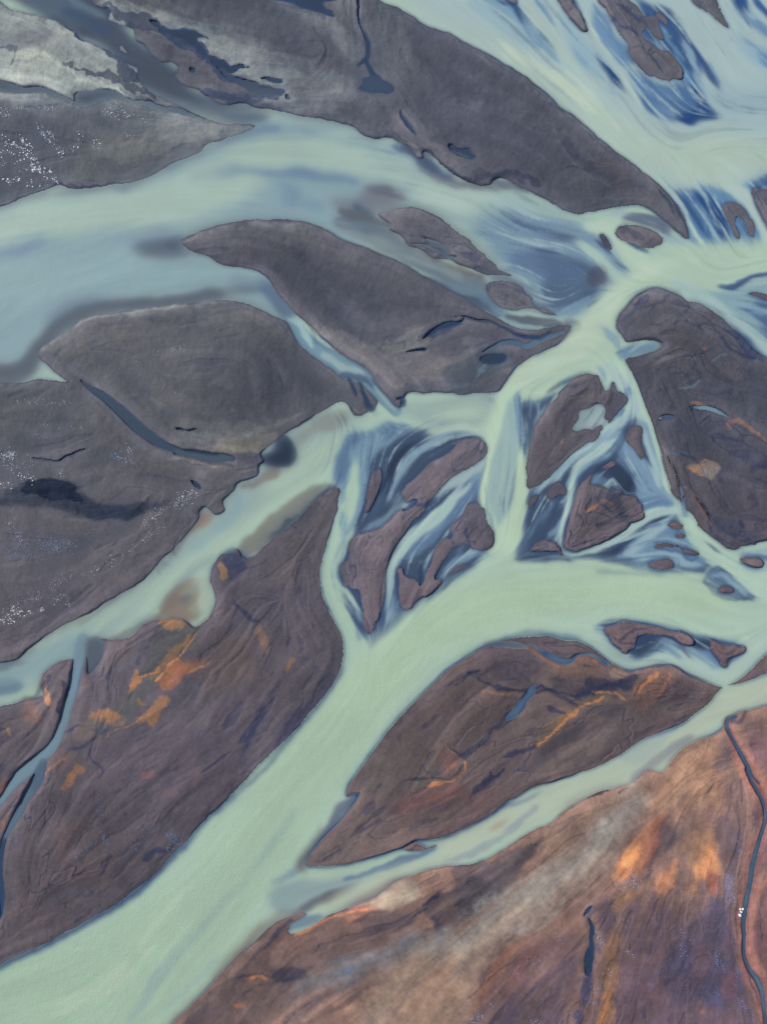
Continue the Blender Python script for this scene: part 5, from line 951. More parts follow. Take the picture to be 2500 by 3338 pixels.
t c=120,104,110 a=.6 s=3 w=4 | F 930,680,6 980,800,8 1030,900,8 1060,990,8
t c=56,60,84 a=.7 s=3 w=4 | F 1120,1160,6 1160,1260,8 1165,1340,6
t c=60,64,90 a=.7 s=4 w=6 k=.4 | F 860,420,8 900,400,20 940,340,20 980,280,14
T c=78,76,92 a=.6 s=8 w=6 k=.4 | F 850,400 900,400 950,380 930,430 870,470 850,450
t c=64,64,84 a=.7 s=3 w=6 k=.3 | C 1150,1100,10 1190,1170,14 1220,1220,8
# ================= rust plain (K, L, I) =================
T c=118,94,96 a=.85 s=90 w=30 k=.3 | L 700,1100 1200,900 1900,600 2000,2100 300,2100 600,1400
T c=98,84,104 a=.8 s=60 w=30 k=.4 | L 900,1200 1300,1000 1500,1100 1560,1900 700,2000 800,1400
T c=106,84,94 a=.8 s=24 w=20 k=.4 | L 200,1400 350,1220 600,1120 640,1300 400,1450 200,1600 0,1750 -200,1800
T c=84,76,98 a=.8 s=20 w=20 k=.4 | L 150,1657 300,1500 480,1400 620,1250 640,1400 560,1600 400,1900 0,1900
T c=64,66,94 a=.8 s=14 w=20 k=.5 | L 170,1640 260,1560 400,1480 500,1380 480,1440 380,1530 250,1620 150,1700
T c=104,86,86 a=.9 s=16 w=14 k=.3 | J 980,1657 1150,1450 1350,1230 1450,1150 1600,1060 K 420,1060 700,1030 900,1030 1040,1000 950,1140 760,1260 500,1330 420,1400 300,1430 -100,1500 J 1100,1900
T c=92,82,86 a=.8 s=12 w=12 k=.3 | K 0,1400 100,1380 200,1400 440,1420 340,1560 200,1657 0,1800 J 1000,1657
T c=118,92,82 a=.75 s=10 w=10 k=.4 | K 200,1230 400,1160 600,1080 800,1030 900,1040 700,1100 500,1180 400,1260 300,1300 180,1290
t c=210,128,80 a=.9 s=4 w=6 k=.3 | K 330,1175,8 400,1150,26 460,1115,18 560,1080,12 680,1045,14 800,1020,8
t c=170,112,80 a=.75 s=6 w=6 k=.4 | K 640,1070,30 660,1100,20 740,1060,24 800,1040,10
t c=70,64,74 a=.85 s=4 w=6 k=.3 | K 640,1115,6 720,1085,16 790,1045,14 860,1030,10
T c=84,76,84 a=.7 s=10 w=10 k=.3 | K 700,1130 820,1050 960,1050 1000,1080 900,1150 800,1180
T c=46,52,80 a=.85 s=10 w=10 k=.4 | K 680,1280 800,1240 920,1160 980,1060 1000,1100 920,1190 780,1260 660,1310 500,1350 560,1310
t c=72,66,80 a=.7 s=6 w=6 k=.4 | K 600,1250,8 720,1180,14 860,1120,14
t c=60,58,76 a=.7 s=4 w=6 k=.3 | K 60,1370,10 180,1250,12 260,1180,14 330,1130,10
t c=50,58,84 a=.8 s=4 w=6 k=.3 | K 120,1290,6 220,1200,12 290,1140,14 340,1090,20
T c=96,84,80 a=.8 s=8 w=6 k=.2 | K -20,1390 60,1290 160,1180 280,1090 360,1060 320,1090 220,1170 120,1280 40,1370
T c=44,50,74 a=.92 s=5 w=10 k=.3 | K 180,1310 220,1350 300,1340 420,1370 400,1390 340,1410 280,1420 220,1390 240,1370 190,1350
t c=56,56,74 a=.8 s=3 w=8 k=.3 | K 0,1420,10 100,1385,12 200,1385,14 250,1400,16
t c=204,128,76 a=.9 s=3.5 w=6 k=.4 | K 80,1410,8 130,1400,20 200,1400,12
t c=170,118,88 a=.7 s=6 w=6 k=.4 | K 30,1420,10 100,1430,20 160,1450,14
t c=190,116,76 a=.8 s=4 w=8 k=.4 | K 20,1560,8 50,1560,16 80,1562,6
t c=54,54,76 a=.7 s=4 w=8 k=.4 | J 1280,1510,6 1360,1480,14 1440,1430,12 1500,1420,14 1657,1400,30
t c=46,50,72 a=.8 s=3 w=5 | J 1060,1570,4 1130,1500,8 1200,1440,10 1240,1420,8
T c=48,54,80 a=.8 s=8 w=10 k=.5 | K 360,1560 450,1500 560,1460 700,1410 740,1400 600,1480 500,1530 420,1600 300,1657 260,1660
t c=62,58,78 a=.8 s=5 w=8 k=.4 | K 550,1600,10 680,1510,30 800,1430,26 900,1380,14
t c=96,76,78 a=.7 s=6 w=8 k=.4 | K 430,1657,20 600,1560,24 760,1470,20 860,1400,8
T c=112,84,76 a=.7 s=6 w=10 k=.5 n=b | K 880,1440 960,1400 1010,1380 980,1430 920,1480 860,1530 830,1480
t c=84,72,80 a=.75 s=3 w=8 k=.4 | K 940,1300,8 1000,1270,16 1080,1235,10
t c=74,64,74 a=.7 s=3 w=8 k=.4 | K 860,1380,10 900,1370,14
# vegetated / clumpy dark strip
T c=80,72,80 a=.85 s=10 w=24 k=.6 n=b | K 1090,960 1160,950 1300,870 1400,830 1520,720 1640,640 1657,680 1600,780 1540,860 1480,960 1380,1030 1250,1080 1180,1170 1110,1170 1090,1080 1040,1020
T c=124,102,90 a=.6 s=8 w=20 k=.7 n=b | K 1460,740 1600,640 1740,560 1760,600 1600,740 1500,800
T c=84,76,84 a=.8 s=10 w=20 k=.7 n=b | L -20,800 150,760 280,700 360,700 420,620 440,670 370,760 260,860 240,950 150,1020 0,1080
t c=44,52,80 a=.85 s=3 w=14 k=.5 n=b | K 1040,1020,10 1090,980,30 1130,960,20
t c=44,52,80 a=.8 s=3 w=14 k=.5 n=b | K 1000,1080,10 1060,1030,24
t c=52,58,84 a=.8 s=3 w=14 k=.5 n=b | K 1110,1080,20 1110,1160,30 1180,1170,14
t c=40,44,62 a=.5 s=1.5 w=16 k=.8 n=b | K 1300,880,50 1400,940,60 1250,1000,60
t c=60,60,72 a=.8 s=2.5 w=10 k=.4 n=b | L -60,800,4 60,790,8 150,740,8 280,670,8 380,640,10
t c=54,58,74 a=.85 s=2 w=10 k=.4 n=b | L 380,690,14 430,690,14 420,650,5 460,640,8 520,570,10
t c=54,50,62 a=.85 s=2.5 w=8 k=.4 n=b | L 500,560,8 560,510,12 620,480,8
t c=54,50,62 a=.85 s=2.5 w=8 k=.4 n=b | L 680,440,8 740,415,14 800,400,12
t c=60,54,64 a=.85 s=2.5 w=8 k=.4 n=b | L 850,410,10 900,385,12 935,370,8
t c=88,72,66 a=.7 s=2.5 w=8 k=.4 n=b | L 600,500,6 640,540,10 560,600,20 530,620,8
t c=88,70,70 a=.6 s=2 w=6 k=.3 | L 840,440,4 780,520,6 700,560,8 600,660,6
t c=74,68,82 a=.7 s=3 w=8 k=.5 n=b | L 740,490,20 760,540,14
t c=92,74,70 a=.6 s=2 w=8 k=.4 n=b | L 400,800,6 440,700,8 480,640,8
T c=132,98,84 a=.6 s=8 w=14 k=.6 n=b | L 420,770 480,710 560,780 500,850 430,860
t c=70,64,70 a=.7 s=2.5 w=6 k=.3 | L 250,950,6 240,890,8 290,860,6
# shallow turbid wash
T c=156,143,132 a=.85 s=22 w=24 k=.4 flat=.9 | L 960,350 1020,330 1040,400 1000,520 900,640 850,700 800,800 700,880 600,960 440,1090 300,1180 180,1280 80,1330 0,1420 K 1300,1657 1100,1900 600,1900 700,1657 750,1520 850,1400 700,1420 560,1500 400,1640 300,1657 420,1560 500,1500 600,1470 760,1390 900,1300 1000,1250 1100,1210 1200,1160 1300,1090 1450,1030 1500,960 L 300,860 450,780 560,700 750,600 850,480 920,400
t c=166,128,106 a=.9 o=.9 s=24 w=20 k=.4 | K 600,1657,80 750,1560,120 900,1440,130 1050,1350,120 1150,1500,200 1000,1700,300 900,1900,300
t c=168,130,106 a=.7 s=16 w=20 k=.4 | K 280,1640,20 400,1560,40 480,1510,20
t c=160,156,148 a=.8 s=24 w=20 k=.5 | L 920,430,50 800,560,80 700,700,80 560,830,120 420,920,120 250,1000,120 100,1080,120 K 1250,1180,100 1100,1260,90
t c=160,124,104 a=.7 s=12 w=20 k=.5 | L 860,660,20 760,780,40 640,860,50 500,980,50 350,1120,30
t c=152,150,150 a=.7 s=14 w=20 k=.5 | K 1380,1240,50 1500,1150,70 1657,1080,50
t c=140,112,104 a=.6 s=12 w=20 k=.5 | K 1300,1350,60 1420,1200,40 1550,1200,30
t c=176,140,114 a=.5 s=12 w=20 k=.5 | K 1100,1400,80 1240,1300,50
T c=112,122,130 a=.75 s=16 w=16 k=.5 flat=.9 | K 260,1470 330,1450 420,1390 440,1360 560,1330 720,1290 820,1240 920,1190 1000,1160 1080,1190 1150,1180 1180,1200 1080,1230 1000,1260 880,1320 740,1400 600,1460 480,1460 380,1470
t c=80,108,142 a=.7 s=8 w=14 k=.5 | K 560,1400,10 620,1380,26 700,1350,14
t c=76,100,134 a=.7 s=6 w=14 k=.5 | K 640,1440,10 700,1410,14 560,1490,10 480,1540,14
t c=74,100,134 a=.7 s=6 w=14 k=.5 | K 1020,1180,14 1090,1180,10 1120,1200,20 1180,1190,14
t c=60,84,124 a=.6 s=3 w=10 k=.4 | K 890,1310,6 920,1305,8
t c=112,124,148 a=.8 s=12 w=14 k=.4 | K 1250,1500,30 1300,1430,50 1340,1340,30
t c=70,92,130 a=.7 s=8 w=14 k=.4 | L 10,1440,20 60,1390,30 120,1340,20
T c=60,64,92 a=.75 s=12 w=14 k=.5 | L -20,1560 20,1480 100,1400 180,1310 240,1240 300,1180 200,1300 120,1420 60,1500 0,1600
t c=60,56,70 a=.7 s=3 w=8 k=.4 n=b | L 170,1360,5 190,1300,10 260,1220,10 300,1170,6
t c=176,112,82 a=.75 s=10 w=14 k=.5 | L 10,1640,40 100,1480,60 170,1390,50 300,1250,50 400,1170,30
T c=140,102,92 a=.75 s=14 w=14 k=.4 | L 0,1657 100,1420 250,1240 420,1130 560,1040 640,1020 640,1090 520,1140 380,1220 200,1400 60,1600 0,1900 -200,1900
t c=134,74,70 a=.6 s=12 w=10 k=.4 | L 200,1500,30 330,1330,60 460,1200,40
t c=164,152,140 a=.45 s=8 w=24 k=.8 | L 960,420,20 800,600,30 640,800,40 420,960,40 200,1100,40
t c=166,152,138 a=.45 s=8 w=24 k=.8 | L 900,520,16 700,740,24 520,900,30 300,1060,30 K 1300,1180,40
t c=112,96,92 a=.6 s=4 w=20 k=.7 | L 880,620,10 760,760,20 640,880,16 480,1010,14
t c=120,100,96 a=.5 s=4 w=20 k=.7 | L 700,620,10 600,760,16 460,860,14
t c=150,128,112 a=.6 s=8 w=20 k=.7 | K 1500,1250,40 1300,1400,60 1150,1550,60
t c=176,150,126 a=.6 s=8 w=20 k=.7 | K 1100,1300,30 900,1450,50 760,1600,60
t c=112,92,90 a=.6 s=5 w=20 k=.7 | K 1180,1300,12 1000,1440,24 860,1600,24
t c=108,92,94 a=.6 s=5 w=20 k=.7 | K 1400,1380,16 1240,1500,30 1180,1640,30
t c=62,66,92 a=.7 s=6 w=20 k=.6 | K 1200,1657,20 1280,1520,30 1370,1400,30 1440,1320,16
# rust fans
T c=172,130,104 a=.9 s=24 w=20 k=.5 | L 1150,150 1350,150 1430,300 1380,500 1300,560 1200,440 1100,560 1000,600 900,680 960,520 1040,400 1100,280
T c=184,134,98 a=.9 s=12 w=20 k=.7 | L 1240,600 1330,540 1380,700 1390,800 1330,860 1240,900 1230,700
T c=220,144,94 a=.9 s=8 w=14 k=.8 | L 1250,820 1340,680 1380,760 1340,860 1260,900
t c=150,84,68 a=.85 s=8 w=10 k=.3 | L 1340,820,30 1350,880,60 1345,950,40
T c=188,120,86 a=.95 s=10 w=12 k=.5 | L 1090,520 1110,560 1060,680 1020,760 960,840 900,880 850,880 840,810 900,720 940,640 1020,580
T c=128,76,74 a=.85 s=10 w=10 k=.4 | L 1040,580 1100,540 1100,620 1050,740 1000,820 960,850 1000,740
T c=240,160,98 a=1 s=5 w=10 k=.6 | L 890,730 930,690 970,700 950,760 910,800 860,830 840,850 850,790
T c=204,134,88 a=.8 s=8 w=10 k=.5 | L 820,870 850,820 900,840 890,890 840,900
T c=200,134,96 a=.9 s=8 w=14 k=.8 | L 1060,860 1150,780 1170,830 1140,920 1060,960 1040,900
T c=196,132,94 a=.9 s=8 w=14 k=.8 | L 1240,870 1210,960 1250,960 1290,880
t c=170,122,90 a=.8 s=5 w=14 k=.6 n=b | L 1250,600,20 1210,680,30 1200,740,20
T c=160,120,90 a=.8 s=8 w=16 k=.6 n=b | L 960,930 1020,890 960,960 880,1010 850,1060 820,1050 850,980 880,930
T c=158,116,88 a=.8 s=10 w=16 k=.6 n=b | L 830,1130 860,1150 860,1240 850,1340 840,1500 800,1657 720,1657 770,1500 770,1350 770,1240 800,1180
t c=190,124,80 a=.7 s=6 w=12 k=.5 n=b | L 800,1460,30 770,1580,40 740,1657,40
t c=160,116,92 a=.7 s=5 w=14 k=.6 n=b | L 1000,1000,40 980,1050,20
t c=160,114,86 a=.7 s=5 w=14 k=.6 n=b | L 1040,1180,20 1030,1210,20 980,1250,20
t c=168,112,80 a=.7 s=6 w=14 k=.6 n=b | L 1310,1570,24 1300,1600,30
t c=146,108,96 a=.6 s=8 w=14 k=.6 | L 1180,500,10 1150,600,20 1110,720,16 1000,880,14
t c=66,62,84 a=.75 s=6 w=14 k=.5 | L 1200,540,10 1170,620,20 1120,700,16 1060,800,26 980,880,24 920,900,14
T c=112,96,98 a=.7 s=8 w=12 k=.5 | L 1150,520 1200,540 1190,640 1120,720 1080,680 1110,600
T c=96,88,98 a=.8 s=10 w=12 k=.4 | L 1350,240 1430,100 1490,160 1480,220 1400,310 1350,290
T c=104,88,98 a=.8 s=10 w=12 k=.5 n=b | L 1210,490 1260,460 1250,520 1220,540
T c=104,90,100 a=.6 s=14 w=12 k=.5 | L 1400,320 1480,300 1550,480 1520,700 1440,760 1420,600
T c=110,82,92 a=.6 s=10 w=12 k=.6 | L 1300,500 1330,420 1370,500 1330,620 1290,640
t c=54,52,64 a=.8 s=2.5 w=8 k=.4 n=b | L 1310,420,8 1330,390,14 1355,350,8
t c=60,56,68 a=.7 s=2.5 w=8 k=.4 n=b | L 1440,240,6 1475,200,6 1480,160,5
t c=140,104,100 a=.7 s=3 w=8 k=.4 | L 1180,200,6 1250,170,8 1400,110,8
t c=130,84,80 a=.6 s=12 w=10 k=.5 | L 1560,100,60 1620,200,80 1700,350,80
T c=112,90,112 a=.5 s=12 w=10 k=.7 | L 1530,20 1600,0 1657,60 1657,300 1580,250 1550,120
t c=52,58,88 a=.8 s=4 w=6 k=.4 | L 1440,10,30 1500,20,30 1540,-30,12
t c=72,60,70 a=.7 s=4 w=8 k=.5 | L 1520,20,6 1560,140,10 1600,260,8
t c=46,50,66 a=.85 s=2.5 w=6 k=.3 n=b | L 820,820,4 805,870,6 820,910,8 855,935,6
t c=60,60,82 a=.7 s=4 w=8 k=.4 n=b | L 960,900,12 1020,850,16 1050,820,14
c wid=16 c=44,58,94 o=.97 s=2 w=8 | L 665,1080,10 690,1050,24 700,1030,16
c wid=16 c=44,58,94 o=.97 s=2 w=8 | L 690,1090,10 705,1140,22 705,1230,20 700,1300,50 695,1370,40
t c=52,60,92 a=.85 s=7 w=12 k=.5 n=b | L 700,1370,44 670,1480,50 640,1600,40 640,1700,40
t c=66,66,94 a=.7 s=5 w=12 k=.5 n=b | L 700,1040,50 670,1150,10 730,1250,14 760,1300,10
t c=54,60,90 a=.7 s=8 w=12 k=.5 | L 560,1560,14 520,1640,30
t c=56,60,84 a=.85 s=3 w=8 k=.4 n=b | L 830,1070,10 830,1110,8
t c=58,62,86 a=.8 s=3 w=6 | L 575,945,14 570,960,8
T c=70,76,110 a=.7 s=14 w=20 k=.5 n=b | L 1200,1240 1250,1200 1260,1300 1230,1370 1150,1400 1130,1330
T c=70,74,108 a=.6 s=14 w=20 k=.5 n=b | L 1330,990 1420,980 1430,1080 1400,1200 1300,1230 1350,1100
T c=72,80,116 a=.6 s=16 w=20 k=.5 n=b | L 1370,1290 1500,1330 1500,1560 1350,1560 1250,1500 1350,1400
T c=128,88,84 a=.75 s=8 w=14 k=.4 | L 1290,1250 1340,1260 1350,1360 1310,1430 1270,1410 1255,1330
T c=116,78,84 a=.7 s=8 w=14 k=.4 | L 1400,1370 1490,1350 1490,1500 1430,1540 1395,1460
T c=122,86,92 a=.6 s=10 w=14 k=.4 | L 1000,1420 1080,1440 1080,1560 960,1500
T c=116,90,104 a=.6 s=10 w=14 k=.4 | L 1100,1580 1200,1560 1220,1657 1100,1720
t c=78,112,172 a=.28 s=6 w=14 k=.7 n=b | L 1370,1240,10 1380,1320,20 1440,1360,14 1490,1370,16 1480,1500,14
t c=70,100,160 a=.28 s=8 w=14 k=.7 n=b | L 1330,1480,20 1440,1560,20 1540,1580,20
t c=80,110,170 a=.28 s=6 w=14 k=.7 n=b | L 1430,830,20 1430,920,30 1440,1000,30
t c=90,116,170 a=.28 s=6 w=14 k=.7 n=b | L 1060,1340,20 980,1580,30
T c=54,60,90 a=.7 s=5 w=14 k=.6 n=b | L 970,1580 1010,1590 1020,1620 990,1610
# stream on the eastern edge
t c=160,104,92 a=.9 s=5 w=6 | L 1430,0,36 1450,80,60 1510,210,90 1570,320,110 1640,420,120 1657,560,90 1600,700,100 1570,830,100 1540,1000,110 1540,1200,110 1570,1360,120 1640,1500,120 1680,1700,110
t c=118,76,78 a=.8 s=3 w=6 k=.3 | L 1570,320,20 1640,420,30 1650,560,16
T c=100,74,84 a=.85 s=8 w=8 k=.3 | L 1590,400 1620,460 1640,520 1600,640 1580,560
T c=112,80,84 a=.85 s=5 w=6 | L 1610,720 1700,640 1900,640 1900,840 1657,840 1600,840
T c=108,78,84 a=.9 s=5 w=6 | L 1610,1000 1640,900 1700,840 2000,800 2000,1700 1750,1657 1690,1500 1620,1320 1570,1200 1580,1100
t c=172,110,84 a=.7 s=4 w=6 | L 1600,960,30 1630,900,20 1660,850,16
c wid=12 c=78,98,124 o=.95 s=1.5 w=3 r=.4 | L 1490,0,16 1450,10,20 1440,60,20 1480,140,20 1520,210,26 1560,280,22 1590,330,14 1620,360,10
c wid=12 c=76,92,118 o=.95 s=1.5 w=3 r=.4 | L 1540,280,14 1580,360,22 1620,430,22 1640,490,22 1648,560,24 1625,640,26 1600,720,26 1580,800,28 1565,900,28 1545,1000,28 1530,1100,28 1530,1200,24 1530,1280,24 1560,1360,24 1610,1430,30 1635,1500,24 1645,1600,24 1655,1750,24
w c=104,132,150 a=.7 s=3 w=4 k=.5 | L 1640,500,8 1640,580,10 1600,700,12 1570,850,10 1535,1050,10 1528,1200,8 1580,1380,14 1630,1470,14 1645,1600,14
t c=50,54,86 a=.8 s=3 w=5 k=.4 | L 1545,1370,8 1580,1450,14 1620,1540,10

T c=166,128,106 a=.7 s=14 w=24 k=.6 | L 1040,330 1180,180 1330,110 1420,120 1330,300 1280,480 1160,560 1080,480
T c=170,138,116 a=.7 s=14 w=24 k=.6 | K 900,1657 1000,1450 1200,1380 1500,1200 1657,1000 L 300,1000 100,1250 K 1350,1400 1250,1657
T c=150,122,104 a=.7 s=8 w=20 k=.6 | L 520,540 700,460 850,420 880,470 740,560 600,680 480,760 400,720
T c=98,86,90 a=.6 s=16 w=10 k=.3 | K 450,790 900,640 1300,480 1300,560 1000,650 700,750
T c=110,96,100 a=.6 s=20 w=10 k=.3 | H 1000,1300 1200,1130 1350,1000 1450,1050 1250,1250 1100,1400
t c=206,142,96 a=.8 s=3 w=8 k=.5 | I 500,1290,10 580,1230,16 640,1180,10
t c=196,134,92 a=.8 s=3 w=8 k=.5 n=b | I 700,1080,14 830,1090,16 900,1130,12
t c=44,50,74 a=.9 s=3 w=8 k=.3 | I 20,1000,6 60,965,16 110,965,10
t c=44,50,74 a=.85 s=3 w=8 k=.4 | I 160,1060,6 280,1070,12 420,1090,16 500,1060,10
t c=168,120,92 a=.7 s=3 w=8 k=.4 | I 120,1080,6 260,1090,10 340,1110,6

T c=160,148,136 a=.55 s=20 w=24 k=.4 flat=.9 | L 940,380 1000,420 880,620 700,800 500,960 300,1100 100,1260 0,1300 0,1180 200,1020 400,840 620,680 820,500
T c=84,74,84 a=.7 s=10 w=24 k=.7 n=b | L 1100,560 1180,620 1080,740 980,860 920,920 960,820 1040,700
T c=84,74,92 a=.6 s=10 w=24 k=.7 n=b | L 1380,560 1480,520 1500,700 1420,860 1380,760
T c=88,76,92 a=.6 s=14 w=24 k=.7 n=b | L 900,1000 1050,960 1150,1100 1000,1300 880,1240
T c=78,72,92 a=.6 s=14 w=24 k=.7 n=b | L 720,1000 800,960 830,1080 760,1200 720,1150
T c=80,74,96 a=.6 s=14 w=24 k=.7 n=b | L 1150,1240 1250,1100 1400,1050 1480,1250 1380,1500 1200,1540 1080,1400

t c=190,128,84 a=.8 s=3 w=14 k=.6 n=b | G 700,1050,20 780,1000,26 860,960,20
t c=178,112,78 a=.7 s=5 w=14 k=.6 | G 900,1040,30 960,980,40 1060,950,30
T c=118,104,100 a=.6 s=14 w=10 k=.4 | K 500,760 800,560 1100,480 1300,500 1000,640 700,760
T c=112,98,98 a=.6 s=14 w=10 k=.4 | I 500,1400 800,1250 1100,1150 1200,1180 900,1350 600,1480
t c=204,136,88 a=.8 s=3 w=10 k=.5 n=b | I 420,1360,12 520,1280,14 640,1170,16 760,1110,14
t c=196,130,86 a=.8 s=3 w=10 k=.5 | I 960,1100,10 1010,1020,14 1050,970,10
t c=44,52,80 a=.85 s=2.5 w=10 k=.4 | I 40,970,10 140,1030,14 300,1070,14 460,1070,12 620,1100,20 760,1050,30 900,1020,30

T c=174,164,146 a=.85 s=12 w=14 k=.4 flat=.9 | K 760,990 880,900 1000,860 1040,900 1010,980 920,1012 820,1004 740,1018
t c=150,112,90 a=.6 s=6 w=12 k=.5 | K 860,950,20 940,910,24 1040,880,14
t c=120,100,96 a=.6 s=8 w=10 k=.4 | K 900,870,14 1000,840,14 1100,815,14 1250,800,12
"""
import math, time
import numpy as np
T0 = time.time()
# ---------------------------------------------------------------- survey grid
# The delta is laid out on a survey grid: one cell = CELL plan units; 1 plan unit = 0.12 m.
CELL = 2.4
MARG = 200.0
PW, PH = 2500.0, 3338.0
NX = int((PW + 2 * MARG) / CELL) + 1
NY = int((PH + 2 * MARG) / CELL) + 1
F32 = np.float32
rng = np.random.default_rng(7)

def box1(a, r, axis):
    if r < 1: return a
    n = a.shape[axis]
    pad = [(0, 0), (0, 0)]; pad[axis] = (r + 1, r)
    c = np.cumsum(np.pad(a, pad, mode='edge'), axis=axis, dtype=np.float64)
    w = 2 * r + 1
    if axis == 0: o = c[w:w + n] - c[:n]
    else: o = c[:, w:w + n] - c[:, :n]
    return (o / w).astype(F32)

def blur(a, s):                       # s in cells
    a = a.astype(F32)
    if s <= 0.25: return a
    if s < 1.6:                       # small kernels: explicit taps
        R = int(math.ceil(3 * s)); k = np.exp(-0.5 * (np.arange(-R, R + 1) / s) ** 2); k /= k.sum()
        for ax in (0, 1):
            p = [(0, 0), (0, 0)]; p[ax] = (R, R)
            b = np.pad(a, p, mode='edge'); o = np.zeros_like(a); n = a.shape[ax]
            for i, kk in enumerate(k):
                o += F32(kk) * (b[i:i + n] if ax == 0 else b[:, i:i + n])
            a = o
        return a
    r = max(1, int(round(math.sqrt(s * s * 12 / 3 + 1) / 2 - 0.5)))
    for _ in range(3):
        a = box1(box1(a, r, 0), r, 1)
    return a

def vnoise(scale, seed, ny=NY, nx=NX):   # smooth value noise, feature size in cells, range about -1..1
    r = np.random.default_rng(seed)
    h, w = int(ny / scale) + 4, int(nx / scale) + 4
    g = r.uniform(-1, 1, (h, w)).astype(F32)
    def up(g, n, sc, ax):
        t = np.arange(n) / sc + 1; i = t.astype(int); f = (t - i).astype(F32)
        w0 = ((1 - f) ** 3) / 6; w1 = (3 * f ** 3 - 6 * f ** 2 + 4) / 6
        w2 = (-3 * f ** 3 + 3 * f ** 2 + 3 * f + 1) / 6; w3 = f ** 3 / 6
        if ax == 0:
            return g[i - 1] * w0[:, None] + g[i] * w1[:, None] + g[i + 1] * w2[:, None] + g[i + 2] * w3[:, None]
        return g[:, i - 1] * w0 + g[:, i] * w1 + g[:, i + 1] * w2 + g[:, i + 2] * w3
    return up(up(g, ny, scale, 0), nx, scale, 1) * 1.7

def fbm(scale, seed, octv=4, gain=0.5):
    o = 0; a = 1; t = 0
    for k in range(octv):
        if scale < 1.2: break
        o = o + a * vnoise(scale, seed + k * 17); t += a; a *= gain; scale /= 2.03
    return o / t * 1.3

def sstep(a, b, x):
    t = np.clip((x - a) / (b - a), 0, 1); return t * t * (3 - 2 * t)

# ---------------------------------------------------------------- plan drawing
TILES = dict(A=(0, 0), B=(750, 0), C=(1500, 0), D=(0, 800), E=(750, 800), F=(1500, 800),
             G=(0, 1600), H=(750, 1600), I=(1500, 1600), J=(0, 2338), K=(750, 2338), L=(1500, 2338))
def parse(s):
    o = []; t = (0, 0)
    for tok in s.split():
        if tok in TILES: t = TILES[tok]; continue
        v = [float(x) for x in tok.split(',')]
        p = [t[0] + v[0] / 1.657, t[1] + v[1] / 1.657]
        p.append(v[2] / 1.657 if len(v) > 2 else 10.0)
        o.append(p)
    return np.array(o)

def spline(P, closed, step=3.0):
    n = len(P); out = []
    for i in range(n if closed else n - 1):
        if closed: p0, p1, p2, p3 = P[i - 1], P[i], P[(i + 1) % n], P[(i + 2) % n]
        else: p0, p1, p2, p3 = P[max(i - 1, 0)], P[i], P[i + 1], P[min(i + 2, n - 1)]
        d = math.hypot(*(p2 - p1)[:2]); m = max(1, int(d / step))
        # tangents limited by the shorter neighbour so that long hops do not overshoot
        d0 = math.hypot(*(p1 - p0)[:2]) + 1e-6; d1 = math.hypot(*(p3 - p2)[:2]) + 1e-6
        m1 = (p2 - p0) / (d0 + d) * d * 0.9; m2 = (p3 - p1) / (d1 + d) * d * 0.9
        t = (np.arange(m) / m)[:, None]
        out.append((2 * t**3 - 3 * t**2 + 1) * p1 + (t**3 - 2 * t**2 + t) * m1 + (-2 * t**3 + 3 * t**2) * p2 + (t**3 - t**2) * m2)
    if not closed: out.append(P[-1][None])
    return np.concatenate(out)

def ribbon_poly(P):
    Q = spline(P, False)
    d = np.gradient(Q[:, :2], axis=0); d /= np.linalg.norm(d, axis=1)[:, None] + 1e-9
    nrm = np.stack([-d[:, 1], d[:, 0]], 1) * np.maximum(Q[:, 2:3], 0.5) / 2
    a = np.linspace(0, math.pi, 7)[1:-1]
    def cap(c, dd, w, s):
        b = math.atan2(dd[1], dd[0])
        return np.stack([c[0] + w * np.cos(b + s * (math.pi / 2 - a)), c[1] + w * np.sin(b + s * (math.pi / 2 - a))], 1)
    e = cap(Q[-1], d[-1], Q[-1, 2] / 2, 1); s = cap(Q[0], -d[0], Q[0, 2] / 2, 1)
    return np.concatenate([Q[:, :2] + nrm, e, (Q[:, :2] - nrm)[::-1], s])

SS = 2                                    # raster sub-sampling along x
def raster(poly, x0, y0, x1, y1):         # poly in cells; nonzero winding; returns float mask on [y0:y1, x0:x1]
    h, w = (y1 - y0) * SS, (x1 - x0) * SS
    acc = np.zeros((h, w + 1), np.int16)
    X = (poly[:, 0] - x0) * SS; Y = (poly[:, 1] - y0) * SS
    X2 = np.roll(X, -1); Y2 = np.roll(Y, -1)
    for a, b, c, d in zip(X, Y, X2, Y2):
        if b == d: continue
        s = 1
        if b > d: a, b, c, d = c, d, a, b; s = -1
        j0 = max(0, int(math.ceil(b - 0.5))); j1 = min(h, int(math.ceil(d - 0.5)))
        if j1 <= j0: continue
        jj = np.arange(j0, j1); xx = a + (jj + 0.5 - b) / (d - b) * (c - a)
        ii = np.clip(np.ceil(xx - 0.5), 0, w).astype(int)
        np.add.at(acc, (jj, ii), s)
    m = (np.cumsum(acc[:, :-1], axis=1) != 0).astype(F32)
    return m.reshape(y1 - y0, SS, x1 - x0, SS).mean(axis=(1, 3))

